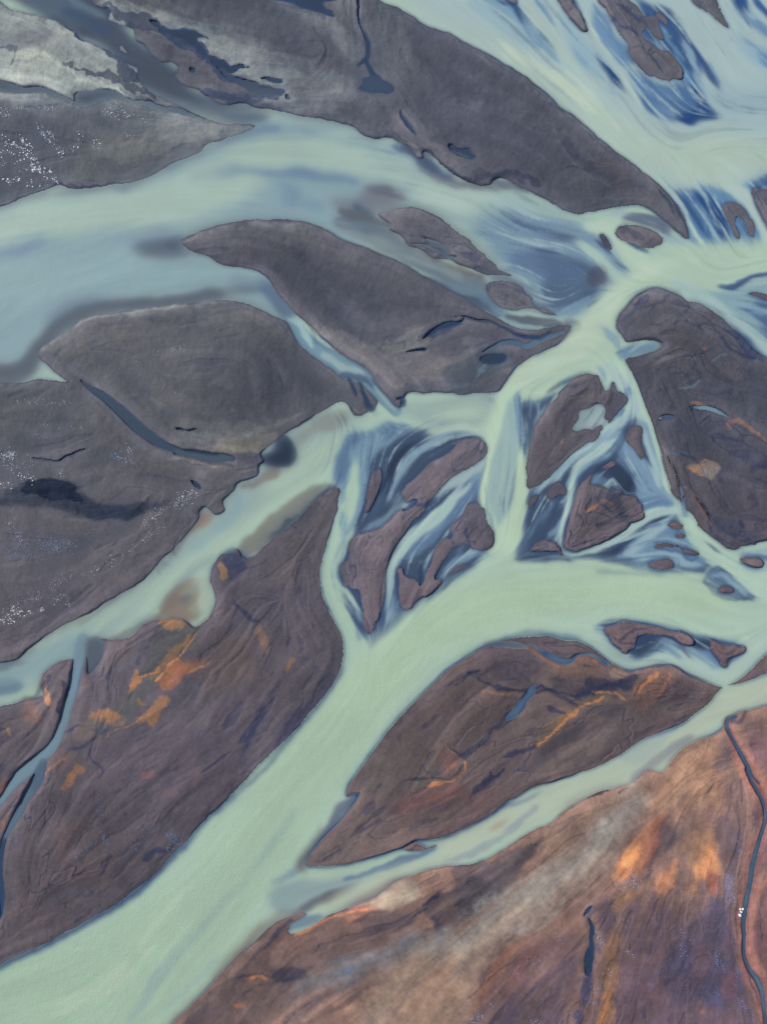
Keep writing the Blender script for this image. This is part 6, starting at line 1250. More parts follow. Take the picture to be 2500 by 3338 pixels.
# ---------------------------------------------------------------- flow field and streak noise
def build_flow(text, extra=()):
    G = 8; gh, gw = NY // G + 2, NX // G + 2
    yy, xx = np.mgrid[0:gh, 0:gw] * G
    c = np.zeros((gh, gw)); s = np.zeros((gh, gw)); wt = np.zeros((gh, gw)) + 1e-9
    for ln in text.strip().splitlines():
        if not ln.strip() or ln[0] == '#': continue
        Q = spline(parse(ln), False, 40.0)
        Pc = (Q[:, :2] + MARG) / CELL; d = np.gradient(Pc, axis=0)
        for (px, py), (dx, dy) in zip(Pc, d):
            th = math.atan2(dy, dx); r2 = (xx - px) ** 2 + (yy - py) ** 2
            w = 1.0 / (r2 + 30.0) ** 1.6
            c += w * math.cos(2 * th); s += w * math.sin(2 * th); wt += w
    for Q in extra:
        Pc = (Q[:, :2] + MARG) / CELL; d = np.gradient(Pc, axis=0)
        for (px, py), (dx, dy) in zip(Pc[::1], d[::1]):
            jx, jy = int(px / G), int(py / G); R_ = 7
            a0, a1, b0, b1_ = max(0, jy - R_), min(gh, jy + R_ + 1), max(0, jx - R_), min(gw, jx + R_ + 1)
            if a1 <= a0 or b1_ <= b0: continue
            t = math.atan2(dy, dx); r2 = (xx[a0:a1, b0:b1_] - px) ** 2 + (yy[a0:a1, b0:b1_] - py) ** 2
            w = np.exp(-r2 / 900.0) * .012
            c[a0:a1, b0:b1_] += w * math.cos(2 * t); s[a0:a1, b0:b1_] += w * math.sin(2 * t); wt[a0:a1, b0:b1_] += w
    def up(g):
        ty = np.arange(NY) / G; tx = np.arange(NX) / G; iy = ty.astype(int); ix = tx.astype(int); fy = (ty - iy)[:, None]; fx = tx - ix
        a = g[iy][:, ix] * (1 - fx) + g[iy][:, ix + 1] * fx; b = g[iy + 1][:, ix] * (1 - fx) + g[iy + 1][:, ix + 1] * fx
        return a * (1 - fy) + b * fy
    th = 0.5 * np.arctan2(up(s / wt), up(c / wt))
    th = th + 0.14 * vnoise(60, 5) + 0.06 * vnoise(22, 6)
    return th.astype(F32)

def lic(src, th, L, step=1.0):
    ux, uy = np.cos(th), np.sin(th)
    acc = src.copy(); n = 1.0
    Y0, X0 = np.mgrid[0:NY, 0:NX].astype(F32)
    for sg in (1, -1):
        X, Y = X0.copy(), Y0.copy(); px, py = ux * sg, uy * sg
        for k in range(int(L)):
            X += px * F32(step); Y += py * F32(step)
            i = np.clip(Y, 0, NY - 1).astype(np.int32); j = np.clip(X, 0, NX - 1).astype(np.int32)
            idx = i * NX + j
            vx = ux.ravel()[idx]; vy = uy.ravel()[idx]
            f = np.sign(vx * px + vy * py); px, py = vx * f, vy * f
            acc += src.ravel()[idx]; n += 1
    acc /= n
    acc -= acc.mean(); acc /= acc.std() + 1e-9
    return acc.astype(F32)

def smear(fields, wgt, th, L):          # average along the current, weighted
    ux, uy = np.cos(th), np.sin(th)
    W = wgt.astype(F32) + F32(1e-3); acc = [f * W for f in fields]; aw = W.copy()
    src = [a.ravel().copy() for a in acc]; ws = W.ravel()
    Y0, X0 = np.mgrid[0:NY, 0:NX].astype(F32)
    for sg in (1, -1):
        X, Y = X0.copy(), Y0.copy(); px, py = ux * sg, uy * sg
        for k in range(L):
            X += px; Y += py
            idx = np.clip(Y, 0, NY - 1).astype(np.int32) * NX + np.clip(X, 0, NX - 1).astype(np.int32)
            vx = ux.ravel()[idx]; vy = uy.ravel()[idx]; f = np.sign(vx * px + vy * py); px, py = vx * f, vy * f
            for a, s_ in zip(acc, src): a += s_[idx]
            aw += ws[idx]
    return [a / aw for a in acc]

def srgb(c):
    c = np.asarray(c, dtype=np.float64) / 255.0
    return np.where(c <= 0.04045, c / 12.92, ((c + 0.055) / 1.055) ** 2.4)

EXTRA = [spline(parse(l.split('|')[1]), False, 14.0) for l in OPS2.splitlines() if l[:2] in ('w ', 'c ')]
th = build_flow(FLOW, EXTRA)
wn = rng.standard_normal((NY, NX)).astype(F32)
S1 = lic(wn, th, 14)                               # fine threads
S2 = lic(blur(wn, 2.2) * 4, th, 34, 1.2)           # bands
S3 = lic(blur(wn[::-1], 6.0) * 10, th, 30, 2.5)    # broad bands
N1 = fbm(14, 101, 4); N2 = fbm(60, 202, 4); N3 = fbm(5, 303, 3, .7)
ST = (0.45 * S2 + 0.35 * S3 + 0.3 * S1)
WX = (fbm(26, 11, 4, .6) * 1.0).astype(F32); WY = (fbm(26, 12, 4, .6) * 1.0).astype(F32)
WX2 = fbm(7, 13, 3, .7); WY2 = fbm(7, 14, 3, .7)
NF = fbm(3.2, 15, 2, .8)                            # finest mottling
R1 = lic(rng.standard_normal((NY, NX)).astype(F32), th + F32(1.45), 5)    # short ripples across the flow

lc = np.zeros((NY, NX, 3), F32) + srgb((92, 84, 92)).astype(F32)      # ground colour (display-linear)
wc = np.zeros((NY, NX, 3), F32) + srgb((176, 199, 176)).astype(F32)   # water colour
wa = np.zeros((NY, NX), F32) + 0.97                                    # water opacity
land = np.zeros((NY, NX), F32)
lid = np.zeros((NY, NX), np.int16)
wid = np.zeros((NY, NX), np.int16)
flatm = np.zeros((NY, NX), F32)
rimk = np.ones((NY, NX), F32)
bump = np.zeros((NY, NX), F32)

def run(text):
    for ln in text.strip().splitlines():
        ln = ln.strip()
        if not ln or ln[0] == '#': continue
        head, body = ln.split('|'); tk = head.split(); op = tk[0]
        kv = dict(x.split('=') for x in tk[1:] if '=' in x)
        P = parse(body)
        poly = spline(P, True)[:, :2] if op.isupper() else ribbon_poly(P)
        poly = (poly + MARG) / CELL
        s = float(kv.get('s', 2.0 if op in 'Ll' else 2.5 if op in 'Cc' else 14)) / CELL
        if op in 'Tt' and s > 1.8: s *= 1.25
        w = float(kv.get('w', 3.0 if op in 'LlCc' else 8)) / CELL
        k = float(kv.get('k', 0)); a = float(kv.get('a', 1))
        pad = int(4 * s + 3 * w + 6)
        x0 = max(0, int(poly[:, 0].min()) - pad); x1 = min(NX, int(poly[:, 0].max()) + pad + 1)
        y0 = max(0, int(poly[:, 1].min()) - pad); y1 = min(NY, int(poly[:, 1].max()) + pad + 1)
        if x1 - x0 < 3 or y1 - y0 < 3: continue
        sl = (slice(y0, y1), slice(x0, x1))
        m = raster(poly, x0, y0, x1, y1)
        if w > 0:
            yy, xx = np.mgrid[0:y1 - y0, 0:x1 - x0]
            w2 = (1.6 + .35 * w) if op in 'TtWw' else (.45 * w if op in 'Ll' and w > 1.2 else .22 * w)
            fx = np.clip(xx + WX[sl] * w + WX2[sl] * w2, 0, x1 - x0 - 1.001); fy = np.clip(yy + WY[sl] * w + WY2[sl] * w2, 0, y1 - y0 - 1.001)
            ix = fx.astype(np.int32); iy = fy.astype(np.int32); fx = (fx - ix).astype(F32); fy = (fy - iy).astype(F32)
            m = (m[iy, ix] * (1 - fx) + m[iy, ix + 1] * fx) * (1 - fy) + (m[iy + 1, ix] * (1 - fx) + m[iy + 1, ix + 1] * fx) * fy
        m = blur(m, max(s, 0.45))
        if op in 'Tt': k = max(k, .45)
        if k > 0:
            kind = kv.get('n', 's')
            if op in 'Tt': nz = (.55 * ST[sl] + .5 * N1[sl] + .5 * N3[sl] + .35 * NF[sl]) if kind == 's' else (.9 * N1[sl] + .9 * N3[sl] + .7 * NF[sl] + .15 * S2[sl])
            else: nz = ST[sl] if kind == 's' else (.9 * N1[sl] + .8 * N3[sl] + .2 * S2[sl])
            e = 0.5 * (1 - min(k, .7))
            m0 = m
            m = sstep(0.5 - e, 0.5 + e, m + k * 0.36 * nz * sstep(0.0, 0.2, m))
            if op in 'Tt':
                soft_ = m0 * np.clip(.62 + .34 * nz, .1, 1)
                mixs = 0.0 if kind == 'b' else (.2 if s < 2 else .45)
                m = ((1 - mixs) * m + mixs * soft_) * (.92 + .05 * S1[sl] + .12 * N3[sl])
        m = np.clip(m, 0, 1)
        if 'u' in kv: bump[sl] += m * float(kv['u'])
        if op in 'Ll':
            b = (m > 0.5); i = int(kv['id'])
            land[sl] = np.maximum(land[sl], m); lid[sl][b] = i
            c = srgb([float(v) for v in kv['c'].split(',')])
            mm = (m ** .7)[..., None]; lc[sl] = lc[sl] * (1 - mm) + mm * c
            continue
        if op in 'Cc':
            land[sl] = land[sl] * (1 - m)
            if 'wid' in kv: wid[sl][m > .2] = int(kv['wid'])
        if 'c' in kv:
            c = srgb([float(v) for v in kv['c'].split(',')])
            mm = (m * a)[..., None]
            if op in 'Tt': lc[sl] = lc[sl] * (1 - mm) + mm * c
            elif op in 'Cc':
                md = np.clip(blur(m, 0.8) * 4, 0, 1)[..., None]; wc[sl] = wc[sl] * (1 - md) + md * c
            else: wc[sl] = wc[sl] * (1 - mm) + mm * c
        if 'o' in kv:
            mo = m * (a if op in 'Ww' else 1)
            wa[sl] = wa[sl] * (1 - mo) + mo * float(kv['o'])
        if 'flat' in kv: flatm[sl] = np.maximum(flatm[sl], m * float(kv['flat']))
        if 'r' in kv:
            rimk[sl] = rimk[sl] * (1 - m) + m * float(kv['r'])
run(OPS1); run(OPS2); run(OPS3)
# branching dark roots of algae along the western branch, and thin rills on the bars
def hairs(path, n, length, spread, col, a, width, bias):
    Q = spline(parse(path), False, 5.0); out = []
    for _ in range(n):
        q = Q[rng.integers(len(Q))]; x, y = (q[:2] + rng.normal(size=2) * spread) * 1.657
        ang = bias + rng.normal() * .6; pts = []
        for k in range(5):
            pts.append('%.1f,%.1f,%.1f' % (x, y, width * (1 - k / 5.5)))
            x += math.cos(ang) * length / 4; y += math.sin(ang) * length / 4; ang += rng.normal() * .35
        for o_ in ('t', 'w'): out.append('%s c=%s a=%.2f s=1.0 w=3 | %s' % (o_, col, a * (1 if o_ == 't' else .8), ' '.join(pts)))
    run('\n'.join(out))
hairs('E 580,1300 470,1385 390,1450 310,1520 230,1600', 90, 46, 9, '40,46,66', .6, 3.6, 2.2)
hairs('G 1000,270 920,350 850,420', 34, 40, 5, '40,44,66', .55, 3.6, .9)
hairs('G 1640,130 1540,200 1460,250', 34, 40, 8, '40,46,60', .55, 3.4, 2.2)
hairs('G 1140,480 1180,420 1210,380', 26, 36, 9, '44,56,72', .5, 3.2, .7)
hairs('B 560,1190 700,1220 860,1250 1000,1290', 24, 60, 6, '44,54,80', .5, 3.0, .35)
hairs('L 380,690 460,640 560,520 700,440 900,385', 50, 36, 8, '52,48,62', .55, 3.4, 2.6)
hairs('K 1060,1040 1150,980 1300,900 1450,830', 90, 34, 26, '44,46,66', .45, 3.4, 2.5)
def blur_id(a):                          # nearest non-zero id within a few cells
    o = a.copy()
    for _ in range(6):
        z = o == 0
        for dy, dx in ((0, 1), (1, 0), (0, -1), (-1, 0)):
            r_ = np.roll(o, (dy, dx), (0, 1)); o = np.where(z & (o == 0), r_, o)
    return o
# ---------------------------------------------------------------- banks, shallows, relief
land = np.clip(land, 0, 1)
def area_mask(txt, s_):
    poly = (spline(parse(txt), True)[:, :2] + MARG) / CELL
    return blur(raster(poly, 0, 0, NX, NY), s_)
soft = area_mask('A -300,600 900,480 1657,560 B 500,600 900,800 C 300,1050 600,1250 500,1500 B 1500,1500 900,1350 300,1150 A 1000,1400 1657,1600 D 1500,400 400,500 100,900 -300,900', 12)
wbr = area_mask('E 500,880 640,900 600,1100 560,1300 200,1650 G 1200,400 1150,700 700,850 400,950 0,1200 -300,1200 -300,900 100,880 700,500 1050,150 1200,0 E 250,1050', 8)
soft = np.maximum(soft, wbr * .6)
soft = np.maximum(soft, .8 * area_mask('K 560,1060 700,900 900,840 1080,840 1040,1000 900,1030', 5))
softw = area_mask('L 1100,200 1000,700 500,1200 K 1200,1657 600,1800 200,1657 600,1300 1000,1050 L 300,800', 10)
for ch in range(3):
    a0 = wc[..., ch]; a1 = blur(a0, .9); a2 = blur(a0, 4.0)
    mk = np.clip(soft * .8 + softw * .6, 0, .85)
    wc[..., ch] = a1 * (1 - mk) + a2 * mk
wa = blur(wa, 1.5)
zone = np.clip(area_mask('C 0,-400 2000,-400 2000,1400 1150,1400 1000,900 300,400', 14) + area_mask('E 560,950 1400,980 F 150,800 900,600 1300,900 I 1657,300 1657,620 1200,470 F 400,1657 I 0,500 H 800,850 600,500', 10)
   + area_mask('I 700,700 1657,760 1657,900 1400,1000 900,950', 10) + area_mask('C 200,1150 700,1150 1100,1500 800,1700 300,1600', 14) + area_mask('F 850,450 1100,480 1657,100 2000,100 2000,800 1500,450 1200,250', 14) + area_mask('B 600,650 1657,1000 1500,1400 1000,1150', 14) * .5, 0, 1)
TH = lic(blur(wn[:, ::-1], 1.3) * 3, th, 46, 1.2); TH2 = lic(blur(wn[::-1, ::-1], 2.6) * 5, th, 46, 1.4)
tn = .7 * TH + .6 * TH2
lr = blur(land, 2.0); ed = sstep(.02, .3, lr) * sstep(.98, .7, lr)
rag = sstep(.42, .58, lr + (.22 * tn + .10 * N3) * ed)
bz = np.clip(zone * 1.2, 0, 1) * ((lid >= 9) | (land < .2) | (lid == 0)) * ed
land = np.where(bz > .05, land * (1 - bz) + rag * bz, land).astype(F32)
lid = np.where((land > .45) & (lid == 0) , blur_id(lid), lid)
# silky strands: everything in the water is drawn out along the current
sm = smear([wc[..., 0], wc[..., 1], wc[..., 2]], sstep(.5, .2, land), th, 10)
k_ = np.clip(.25 + .33 * zone, 0, 1)[..., None]
wc = wc * (1 - k_) + np.stack(sm, -1) * k_
ztr0 = area_mask('C 0,-400 2000,-400 2000,1380 1200,1380 1000,900 300,400', 14)
lum_w = wc @ np.array([.3, .5, .2], F32)
midz = sstep(.05, .14, lum_w) * sstep(.56, .30, lum_w) * zone
pale = (sstep(.35, 1.9, tn) * (.20 * zone * sstep(.4, .1, lum_w) + .55 * midz))[..., None]
dark = (sstep(.35, 1.9, -tn) * (.09 * zone * sstep(.1, .3, lum_w) + .45 * midz))[..., None]
cz = (zone * (1 - .5 * ztr0))
wc = wc * (1 - .24 * cz * sstep(.26, .07, lum_w) + .06 * cz * sstep(.3, .55, lum_w))[..., None]
wc = wc * (1 - pale) + pale * srgb((170, 192, 188)).astype(F32)
wc = wc * (1 - dark) + dark * srgb((54, 78, 112)).astype(F32)
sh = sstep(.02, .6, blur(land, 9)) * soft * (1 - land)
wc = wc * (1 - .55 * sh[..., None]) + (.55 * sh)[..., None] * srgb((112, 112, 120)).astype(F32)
lw = (wc @ np.array([.3, .5, .2], F32))[..., None]
ztr = area_mask('C 0,-400 2000,-400 2000,1380 1200,1380 1000,900 300,400', 14)
gm = (sstep(.36, .10, lw[..., 0]) * (1 - .85 * ztr) * .6)[..., None]
wc = wc * (1 - gm) + gm * lw * (np.array([.72, 1.04, 1.22], F32) + np.array([0, -.03, .22], F32) * zone[..., None])
lum = (lc @ np.array([.3, .5, .2], F32))[..., None]
vy = np.linspace(0, 1, NY, dtype=F32)[:, None]; south = sstep(.38, .62, vy + 0 * land)[..., None]
lc = (lc * .92 + lum * .08) * (np.array([.83, .93, .88], F32) * (1 - south) + np.array([.98, .965, .92], F32) * south)
sml = smear([lc[..., 0], lc[..., 1], lc[..., 2]], sstep(.4, .7, land), th, 7)
ks = (.10 + .28 * area_mask('L 2000,-200 2000,2200 K -600,2200 K 300,1000 1200,800 L 1000,200', 40))[..., None]
lc = lc * (1 - ks) + np.stack(sml, -1) * ks
lc = lc * (1 + .16 * blur(((lid >= 9)).astype(F32), 2))[..., None]
b1 = blur(land, 1.5); b3 = blur(land, 3.6); b8 = blur(land, 9)
wat = 1 - land
nz = sstep(-.5, .7, N2 + .5 * N1)
mainc = area_mask('H 480,0 560,500 1100,550 I 0,450 1900,400 1900,1000 1200,1100 H 1200,1000 I 1657,1300 L 600,300 K 1300,700 600,950 J 1500,1000 900,1657 -300,1900 -300,1000 600,900 H 200,1300', 25)
rim = np.clip(sstep(.08, .42, b1) * .42 + sstep(.02, .5, b3) * (.58 + .22 * mainc) + .35 * mainc * sstep(.01, .5, b8), 0, 1) * wat * rimk * (1 - .75 * soft) * (.45 + .55 * np.clip(nz + .4 * mainc, 0, 1))
rc = srgb((52, 76, 114)).astype(F32)
wc = wc * (1 - rim[..., None]) + rim[..., None] * rc
# wet fringe on the land side, pale dry lip behind it
wet = (sstep(.95, .60, b1) * (.10 + .35 * nz) + .16 * sstep(.97, .7, b3) * sstep(.2, 1, N1 + .4)) * land * np.clip(rimk + .2, 0, 1) * (1 - .3 * soft)
lc = lc * (1 - wet[..., None] * .7) + (wet * .7)[..., None] * srgb((56, 62, 90)).astype(F32)
dry = sstep(.97, .80, b3) * sstep(.55, .85, b1) * land * sstep(.1, .8, N1 + .4)
lc *= (1 + .18 * dry)[..., None]
gw = 1 + .016 * S2 + .018 * S3 + .008 * S1 + .02 * N1
wc = np.clip(wc * gw[..., None], 0.002, 1)
# folds and rills that follow the old currents
A1 = blur(S3, 1.6); A2 = blur(lic(blur(wn[:, ::-1], 3.2) * 6, th + .12 * N2, 40, 1.5), .9)
gate1 = sstep(-.35, .6, fbm(75, 78, 3)); gate2 = sstep(-.25, .6, fbm(55, 79, 3))
brown = area_mask('G 400,700 1000,500 1657,0 H 600,700 1300,700 1657,760 I 1000,900 1657,900 L 1657,0 2000,1000 2000,2000 K -400,1900 J 0,1900 -300,0', 60)
eastf = area_mask('F 850,250 1200,220 1500,450 1900,600 1900,1600 1500,1600 1000,900', 12)
isl = blur(((lid >= 9) & (land > .5)).astype(F32), 2)
rustp = blur((lid == 7).astype(F32), 6); fl2 = blur(flatm, 4)
wedge = blur((lid == 6).astype(F32), 6)
amt = np.clip(.16 + .50 * brown - .30 * rustp - .1 * wedge + .6 * eastf + .6 * isl, 0, 1) * (1 - .8 * fl2)
fold = np.abs(A1 + .35 * N1); fold2 = np.abs(A2 + .4 * N1)
rill1 = np.exp(-(fold / .085) ** 2) * gate1 * amt; rill2 = np.exp(-(fold2 / .10) ** 2) * gate2 * amt
rl = np.clip(.85 * rill1 + .6 * rill2, 0, .9) * (1 - .55 * rustp) * (1 - fl2) * (b3 > .9)
lc = lc * (1 - rl[..., None]) + rl[..., None] * (lc * .35 + srgb((44, 52, 84)).astype(F32) * .6)
A3 = fbm(40, 501, 4, .6) + .55 * A2 + .2 * S2
mud = sstep(.55, .95, A3) * sstep(-.3, .5, fbm(90, 502, 3)) * np.clip(.25 + brown + isl + eastf, 0, 1) * (b3 > .6) * (.62 + .12 * N3)
mud = np.clip(mud * (1 - .5 * rustp) * (1 - fl2), 0, .75)[..., None]; lc = lc * (1 - mud) + mud * (lc * .3 + srgb((50, 58, 88)).astype(F32) * .6)
sil = sstep(.6, 1.2, -A3) * (.18 + .10 * N1) * land; lc = lc * (1 + sil)[..., None]
rl = rl * 1.0
lip = np.exp(-((fold - .22) / .10) ** 2) * gate1 * amt
lc = lc * (1 + .16 * lip * land)[..., None]
lc = lc * (1 + .09 * np.clip(A1 + .6 * A2, -2, 2) * (.02 + .75 * amt * (1 - .4 * rustp)) * .7)[..., None]
# grain of the sediment
band = sstep(.999, .86, b8) * sstep(.9, .99, b1)
big = fbm(150, 31, 4, .6) + .5 * A1 * .3
g = 1 + .012 * S1 + .015 * S2 + .02 * S3 + .02 * R1 + .06 * N1 + .03 * N3 + .03 * NF + .012 * R1 + .10 * N2 + .26 * big + .24 * band * (1 - .6 * mainc) * (.5 + .5 * nz)
lc = lc * np.clip(g, .6, 1.5)[..., None]
tint = (.05 * N2 + .03 * N1 + .02 * S3)[..., None] * np.array([.8, .0, -.8], F32)
lc = np.clip(lc * (1 + tint), 0.002, 1)
gl = blur(fbm(38, 601, 3, .45) + .50 * A2 + .10 * S2, 1.0)
gully = np.exp(-(gl / (.035 + .03 * nz)) ** 2) * sstep(-.1, .5, fbm(60, 602, 3)) * np.clip(.12 + .7 * brown + .8 * eastf + .8 * isl, 0, 1) * (1 - fl2) * (b3 > .9)
shelf = sstep(-.02, .10, gl) * sstep(.35, .12, gl) * sstep(-.1, .5, fbm(60, 602, 3)) * np.clip(.1 + .7 * brown + .8 * eastf + .8 * isl, 0, 1)
lc = lc * (1 + .13 * shelf)[..., None]  # highlight painted into the ground colour beside each gully
gully = gully * (1 - .7 * rustp); gv = (.42 * blur(gully, .7))[..., None]; lc = lc * (1 - gv) + gv * srgb((42, 50, 78)).astype(F32)
lc = lc * (1 + .16 * rustp * np.clip(N1 + .8 * N3, -1.6, 1.6))[..., None]
hgt = .05 * sstep(.3, .9, b1) + .13 * sstep(.4, 1.0, b3) + .5 * sstep(.5, 1.0, b8)
hgt = hgt + land * (1 - .85 * blur(flatm, 2)) * (.36 * np.minimum(fold, 1.2) * amt + .22 * np.minimum(fold2, 1.2) * amt * gate2 - .25 * sstep(.5, 1.0, A3) - .30 * gully + .12 * shelf + .10 * A1 + .02 * S2 + .008 * S1 + .16 * N1 + .9 * N2 + .06 * N3 + .035 * NF + .012 * R1 + bump)
hgt = np.where(b1 > .42, np.maximum(hgt, .06), hgt).astype(F32)
hgt = np.where(land > .45, np.maximum(hgt, .05), -.10 - .5 * (1 - b3))
# ---------------------------------------------------------------- materials
def mat(name):
    m = bpy.data.materials.new(name); m.use_nodes = True
    return m, m.node_tree.nodes, m.node_tree.links
def noise_node(N, L, co, scale, detail, rough=.5):
    n = N.new('ShaderNodeTexNoise'); n.inputs['Scale'].default_value = scale
    n.inputs['Detail'].default_value = detail; n.inputs['Roughness'].default_value = rough
    L.new(co, n.inputs['Vector']); return n
def mathn(N, L, op, a, b):
    n = N.new('ShaderNodeMath'); n.operation = op
    for i, v in enumerate((a, b)):
        if isinstance(v, (int, float)): n.inputs[i].default_value = v
        else: L.new(v, n.inputs[i])
    return n.outputs[0]
m_sed, N, L = mat('sediment'); P = N['Principled BSDF']
at = N.new('ShaderNodeAttribute'); at.attribute_name = 'sediment'
geo = N.new('ShaderNodeNewGeometry')
f1 = noise_node(N, L, geo.outputs['Position'], 1.1, 5, .65); f2 = noise_node(N, L, geo.outputs['Position'], 4.0, 3, .7)
v = mathn(N, L, 'ADD', mathn(N, L, 'MULTIPLY', f1.outputs[0], .34), mathn(N, L, 'MULTIPLY', f2.outputs[0], .30))
v = mathn(N, L, 'ADD', v, .68)
sc = N.new('ShaderNodeVectorMath'); sc.operation = 'SCALE'
L.new(at.outputs['Color'], sc.inputs[0]); L.new(v, sc.inputs['Scale']); L.new(sc.outputs[0], P.inputs['Base Color'])
P.inputs['Roughness'].default_value = .9; P.inputs['Specular IOR Level'].default_value = .15
bp = N.new('ShaderNodeBump'); bp.inputs['Strength'].default_value = .5; bp.inputs['Distance'].default_value = .25
L.new(v, bp.inputs['Height']); L.new(bp.outputs[0], P.inputs['Normal'])

m_wat, N, L = mat('glacial_water'); P = N['Principled BSDF']; OUT = N['Material Output']
at = N.new('ShaderNodeAttribute'); at.attribute_name = 'silt'
mk = N.new('ShaderNodeAttribute'); mk.attribute_name = 'murk'
rf = N.new('ShaderNodeAttribute'); rf.attribute_name = 'riffle'
geo = N.new('ShaderNodeNewGeometry')
L.new(at.outputs['Color'], P.inputs['Base Color']); P.inputs['Roughness'].default_value = .28; P.inputs['IOR'].default_value = 1.33
w1 = noise_node(N, L, geo.outputs['Position'], 1.5, 4, .65)
w2 = noise_node(N, L, geo.outputs['Position'], .35, 2, .5)
hh = mathn(N, L, 'MULTIPLY', mathn(N, L, 'ADD', w1.outputs[0], mathn(N, L, 'MULTIPLY', w2.outputs[0], .8)), rf.outputs['Fac'])
bp = N.new('ShaderNodeBump'); bp.inputs['Strength'].default_value = .38; bp.inputs['Distance'].default_value = .5
L.new(hh, bp.inputs['Height']); L.new(bp.outputs[0], P.inputs['Normal'])
tr = N.new('ShaderNodeBsdfTransparent'); tr.inputs[0].default_value = (.62, .80, 1, 1)
mx = N.new('ShaderNodeMixShader'); L.new(mk.outputs['Fac'], mx.inputs[0]); L.new(tr.outputs[0], mx.inputs[1]); L.new(P.outputs[0], mx.inputs[2])
L.new(mx.outputs[0], OUT.inputs['Surface'])

# ---------------------------------------------------------------- meshes
gx = (np.arange(NX) * CELL - MARG) * M_UNIT - HALF_W
gy = HALF_H - (np.arange(NY) * CELL - MARG) * M_UNIT
PX, PY = np.meshgrid(gx.astype(F32), gy.astype(F32))
def sheet(name, fmask, Z, attrs, material, px=None, py=None):
    """one mesh object from the cells of the survey grid where fmask is set"""
    px = PX if px is None else px; py = PY if py is None else py
    nx = px.shape[1]
    jj, ii = np.nonzero(fmask)
    a = jj * nx + ii
    quads = np.stack([a, a + nx, a + nx + 1, a + 1], 1).ravel()
    used = np.zeros(px.size, bool); used[quads] = True
    remap = np.cumsum(used) - 1; vid = np.nonzero(used)[0]
    co = np.stack([px.ravel()[vid], py.ravel()[vid], Z.ravel()[vid]], 1).astype(F32)
    me = bpy.data.meshes.new(name)
    me.vertices.add(len(vid)); me.vertices.foreach_set('co', co.ravel())
    me.loops.add(len(quads)); me.loops.foreach_set('vertex_index', remap[quads].astype(np.int32))
    nf = len(quads) // 4; me.polygons.add(nf)
    me.polygons.foreach_set('loop_start', (np.arange(nf) * 4).astype(np.int32))
    me.polygons.foreach_set('use_smooth', np.ones(nf, bool))
    me.update(calc_edges=True)
    for k, arr in attrs.items():
        if arr.ndim == 3:
            c = np.ones((len(vid), 4), F32); c[:, :3] = arr.reshape(-1, 3)[vid]
            t = me.attributes.new(k, 'FLOAT_COLOR', 'POINT'); t.data.foreach_set('color', c.ravel())
        else:
            t = me.attributes.new(k, 'FLOAT', 'POINT'); t.data.foreach_set('value', arr.ravel()[vid].astype(F32))
    me.materials.append(material)
    o = bpy.data.objects.new(name, me); scene.collection.objects.link(o)
    return o
def tag(o, label, cat, kind=None, group=None):
    o['label'] = label; o['category'] = cat
    if kind: o['kind'] = kind
    if group: o['group'] = group
    return o
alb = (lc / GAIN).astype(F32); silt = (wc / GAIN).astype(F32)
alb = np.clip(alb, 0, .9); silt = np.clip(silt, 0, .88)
is_land = (land > .45)
fl = is_land[:-1, :-1] & is_land[1:, :-1] & is_land[:-1, 1:] & is_land[1:, 1:]
fid = np.where(is_land, lid, 0)[:-1, :-1]
bed = ~fl | (fid == 0)
tag(sheet('riverbed', bed, hgt, {'sediment': alb}, m_sed), 'dark wet silt bed under and between the milky channels', 'riverbed', 'structure')
for k, lab in BARS.items():
    fm = fl & (fid == k)
    if fm.sum() > 8:
        tag(sheet('sand_bar' if k != 7 else 'outwash_plain', fm, hgt, {'sediment': alb}, m_sed), lab, 'sand bar' if k != 7 else 'outwash plain', 'structure', 'sand bars between the river channels' if k != 7 else None)
# water lies level at z = 0 wherever the ground dips below it
wz = np.zeros_like(hgt)
wet_c = (b1 < .75) | (land < .6)
fw = wet_c[:-1, :-1] & wet_c[1:, 1:]
fwid = wid[:-1, :-1]
NAMES = {0: 'river'}
riff = area_mask('H 600,1100 1000,700 1657,500 I 900,500 1400,640 700,700 0,850 H 1000,1200 K 500,500 300,900 J 900,1657 -300,2000 -300,1400 900,800', 20) * .75 + .25
at_w = {'silt': silt, 'murk': wa, 'riffle': riff.astype(F32)}
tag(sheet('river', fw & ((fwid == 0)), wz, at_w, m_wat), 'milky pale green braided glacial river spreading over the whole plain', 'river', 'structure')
for k, (nm, lab) in WATERS.items():
    fm = fw & (fwid == k)
    if fm.sum() > 4: tag(sheet(nm, fm, wz, at_w, m_wat), lab, nm.replace('_', ' '), 'structure')
# the delta goes on outside the survey: a coarser sheet mirrored about its edges
ST_ = 6; EX = 420
yy = np.arange(-EX, NY + EX, ST_); xx = np.arange(-EX, NX + EX, ST_)
fold = lambda v, n: np.where(v < 0, -v, np.where(v > n - 1, 2 * (n - 1) - v, v)).clip(0, n - 1)
iy, ix = np.ix_(fold(yy, NY), fold(xx, NX))
opx, opy = np.meshgrid(((xx * CELL - MARG) * M_UNIT - HALF_W).astype(F32), (HALF_H - (yy * CELL - MARG) * M_UNIT).astype(F32))
inner = (yy[:, None] >= 0) & (yy[:, None] < NY - ST_) & (xx[None] >= 0) & (xx[None] < NX - ST_)
om = ~inner[:-1, :-1]
oh = np.where(hgt[iy, ix] > 0, hgt[iy, ix], -.5) - .03
far = np.maximum(np.maximum(-xx[None], xx[None] - NX), np.maximum(-yy[:, None], yy[:, None] - NY))
tag(sheet('ground', om, oh, {'sediment': alb[iy, ix]}, m_sed, opx, opy), 'grey gravel plain stretching on beyond the braided channels', 'ground', 'structure')
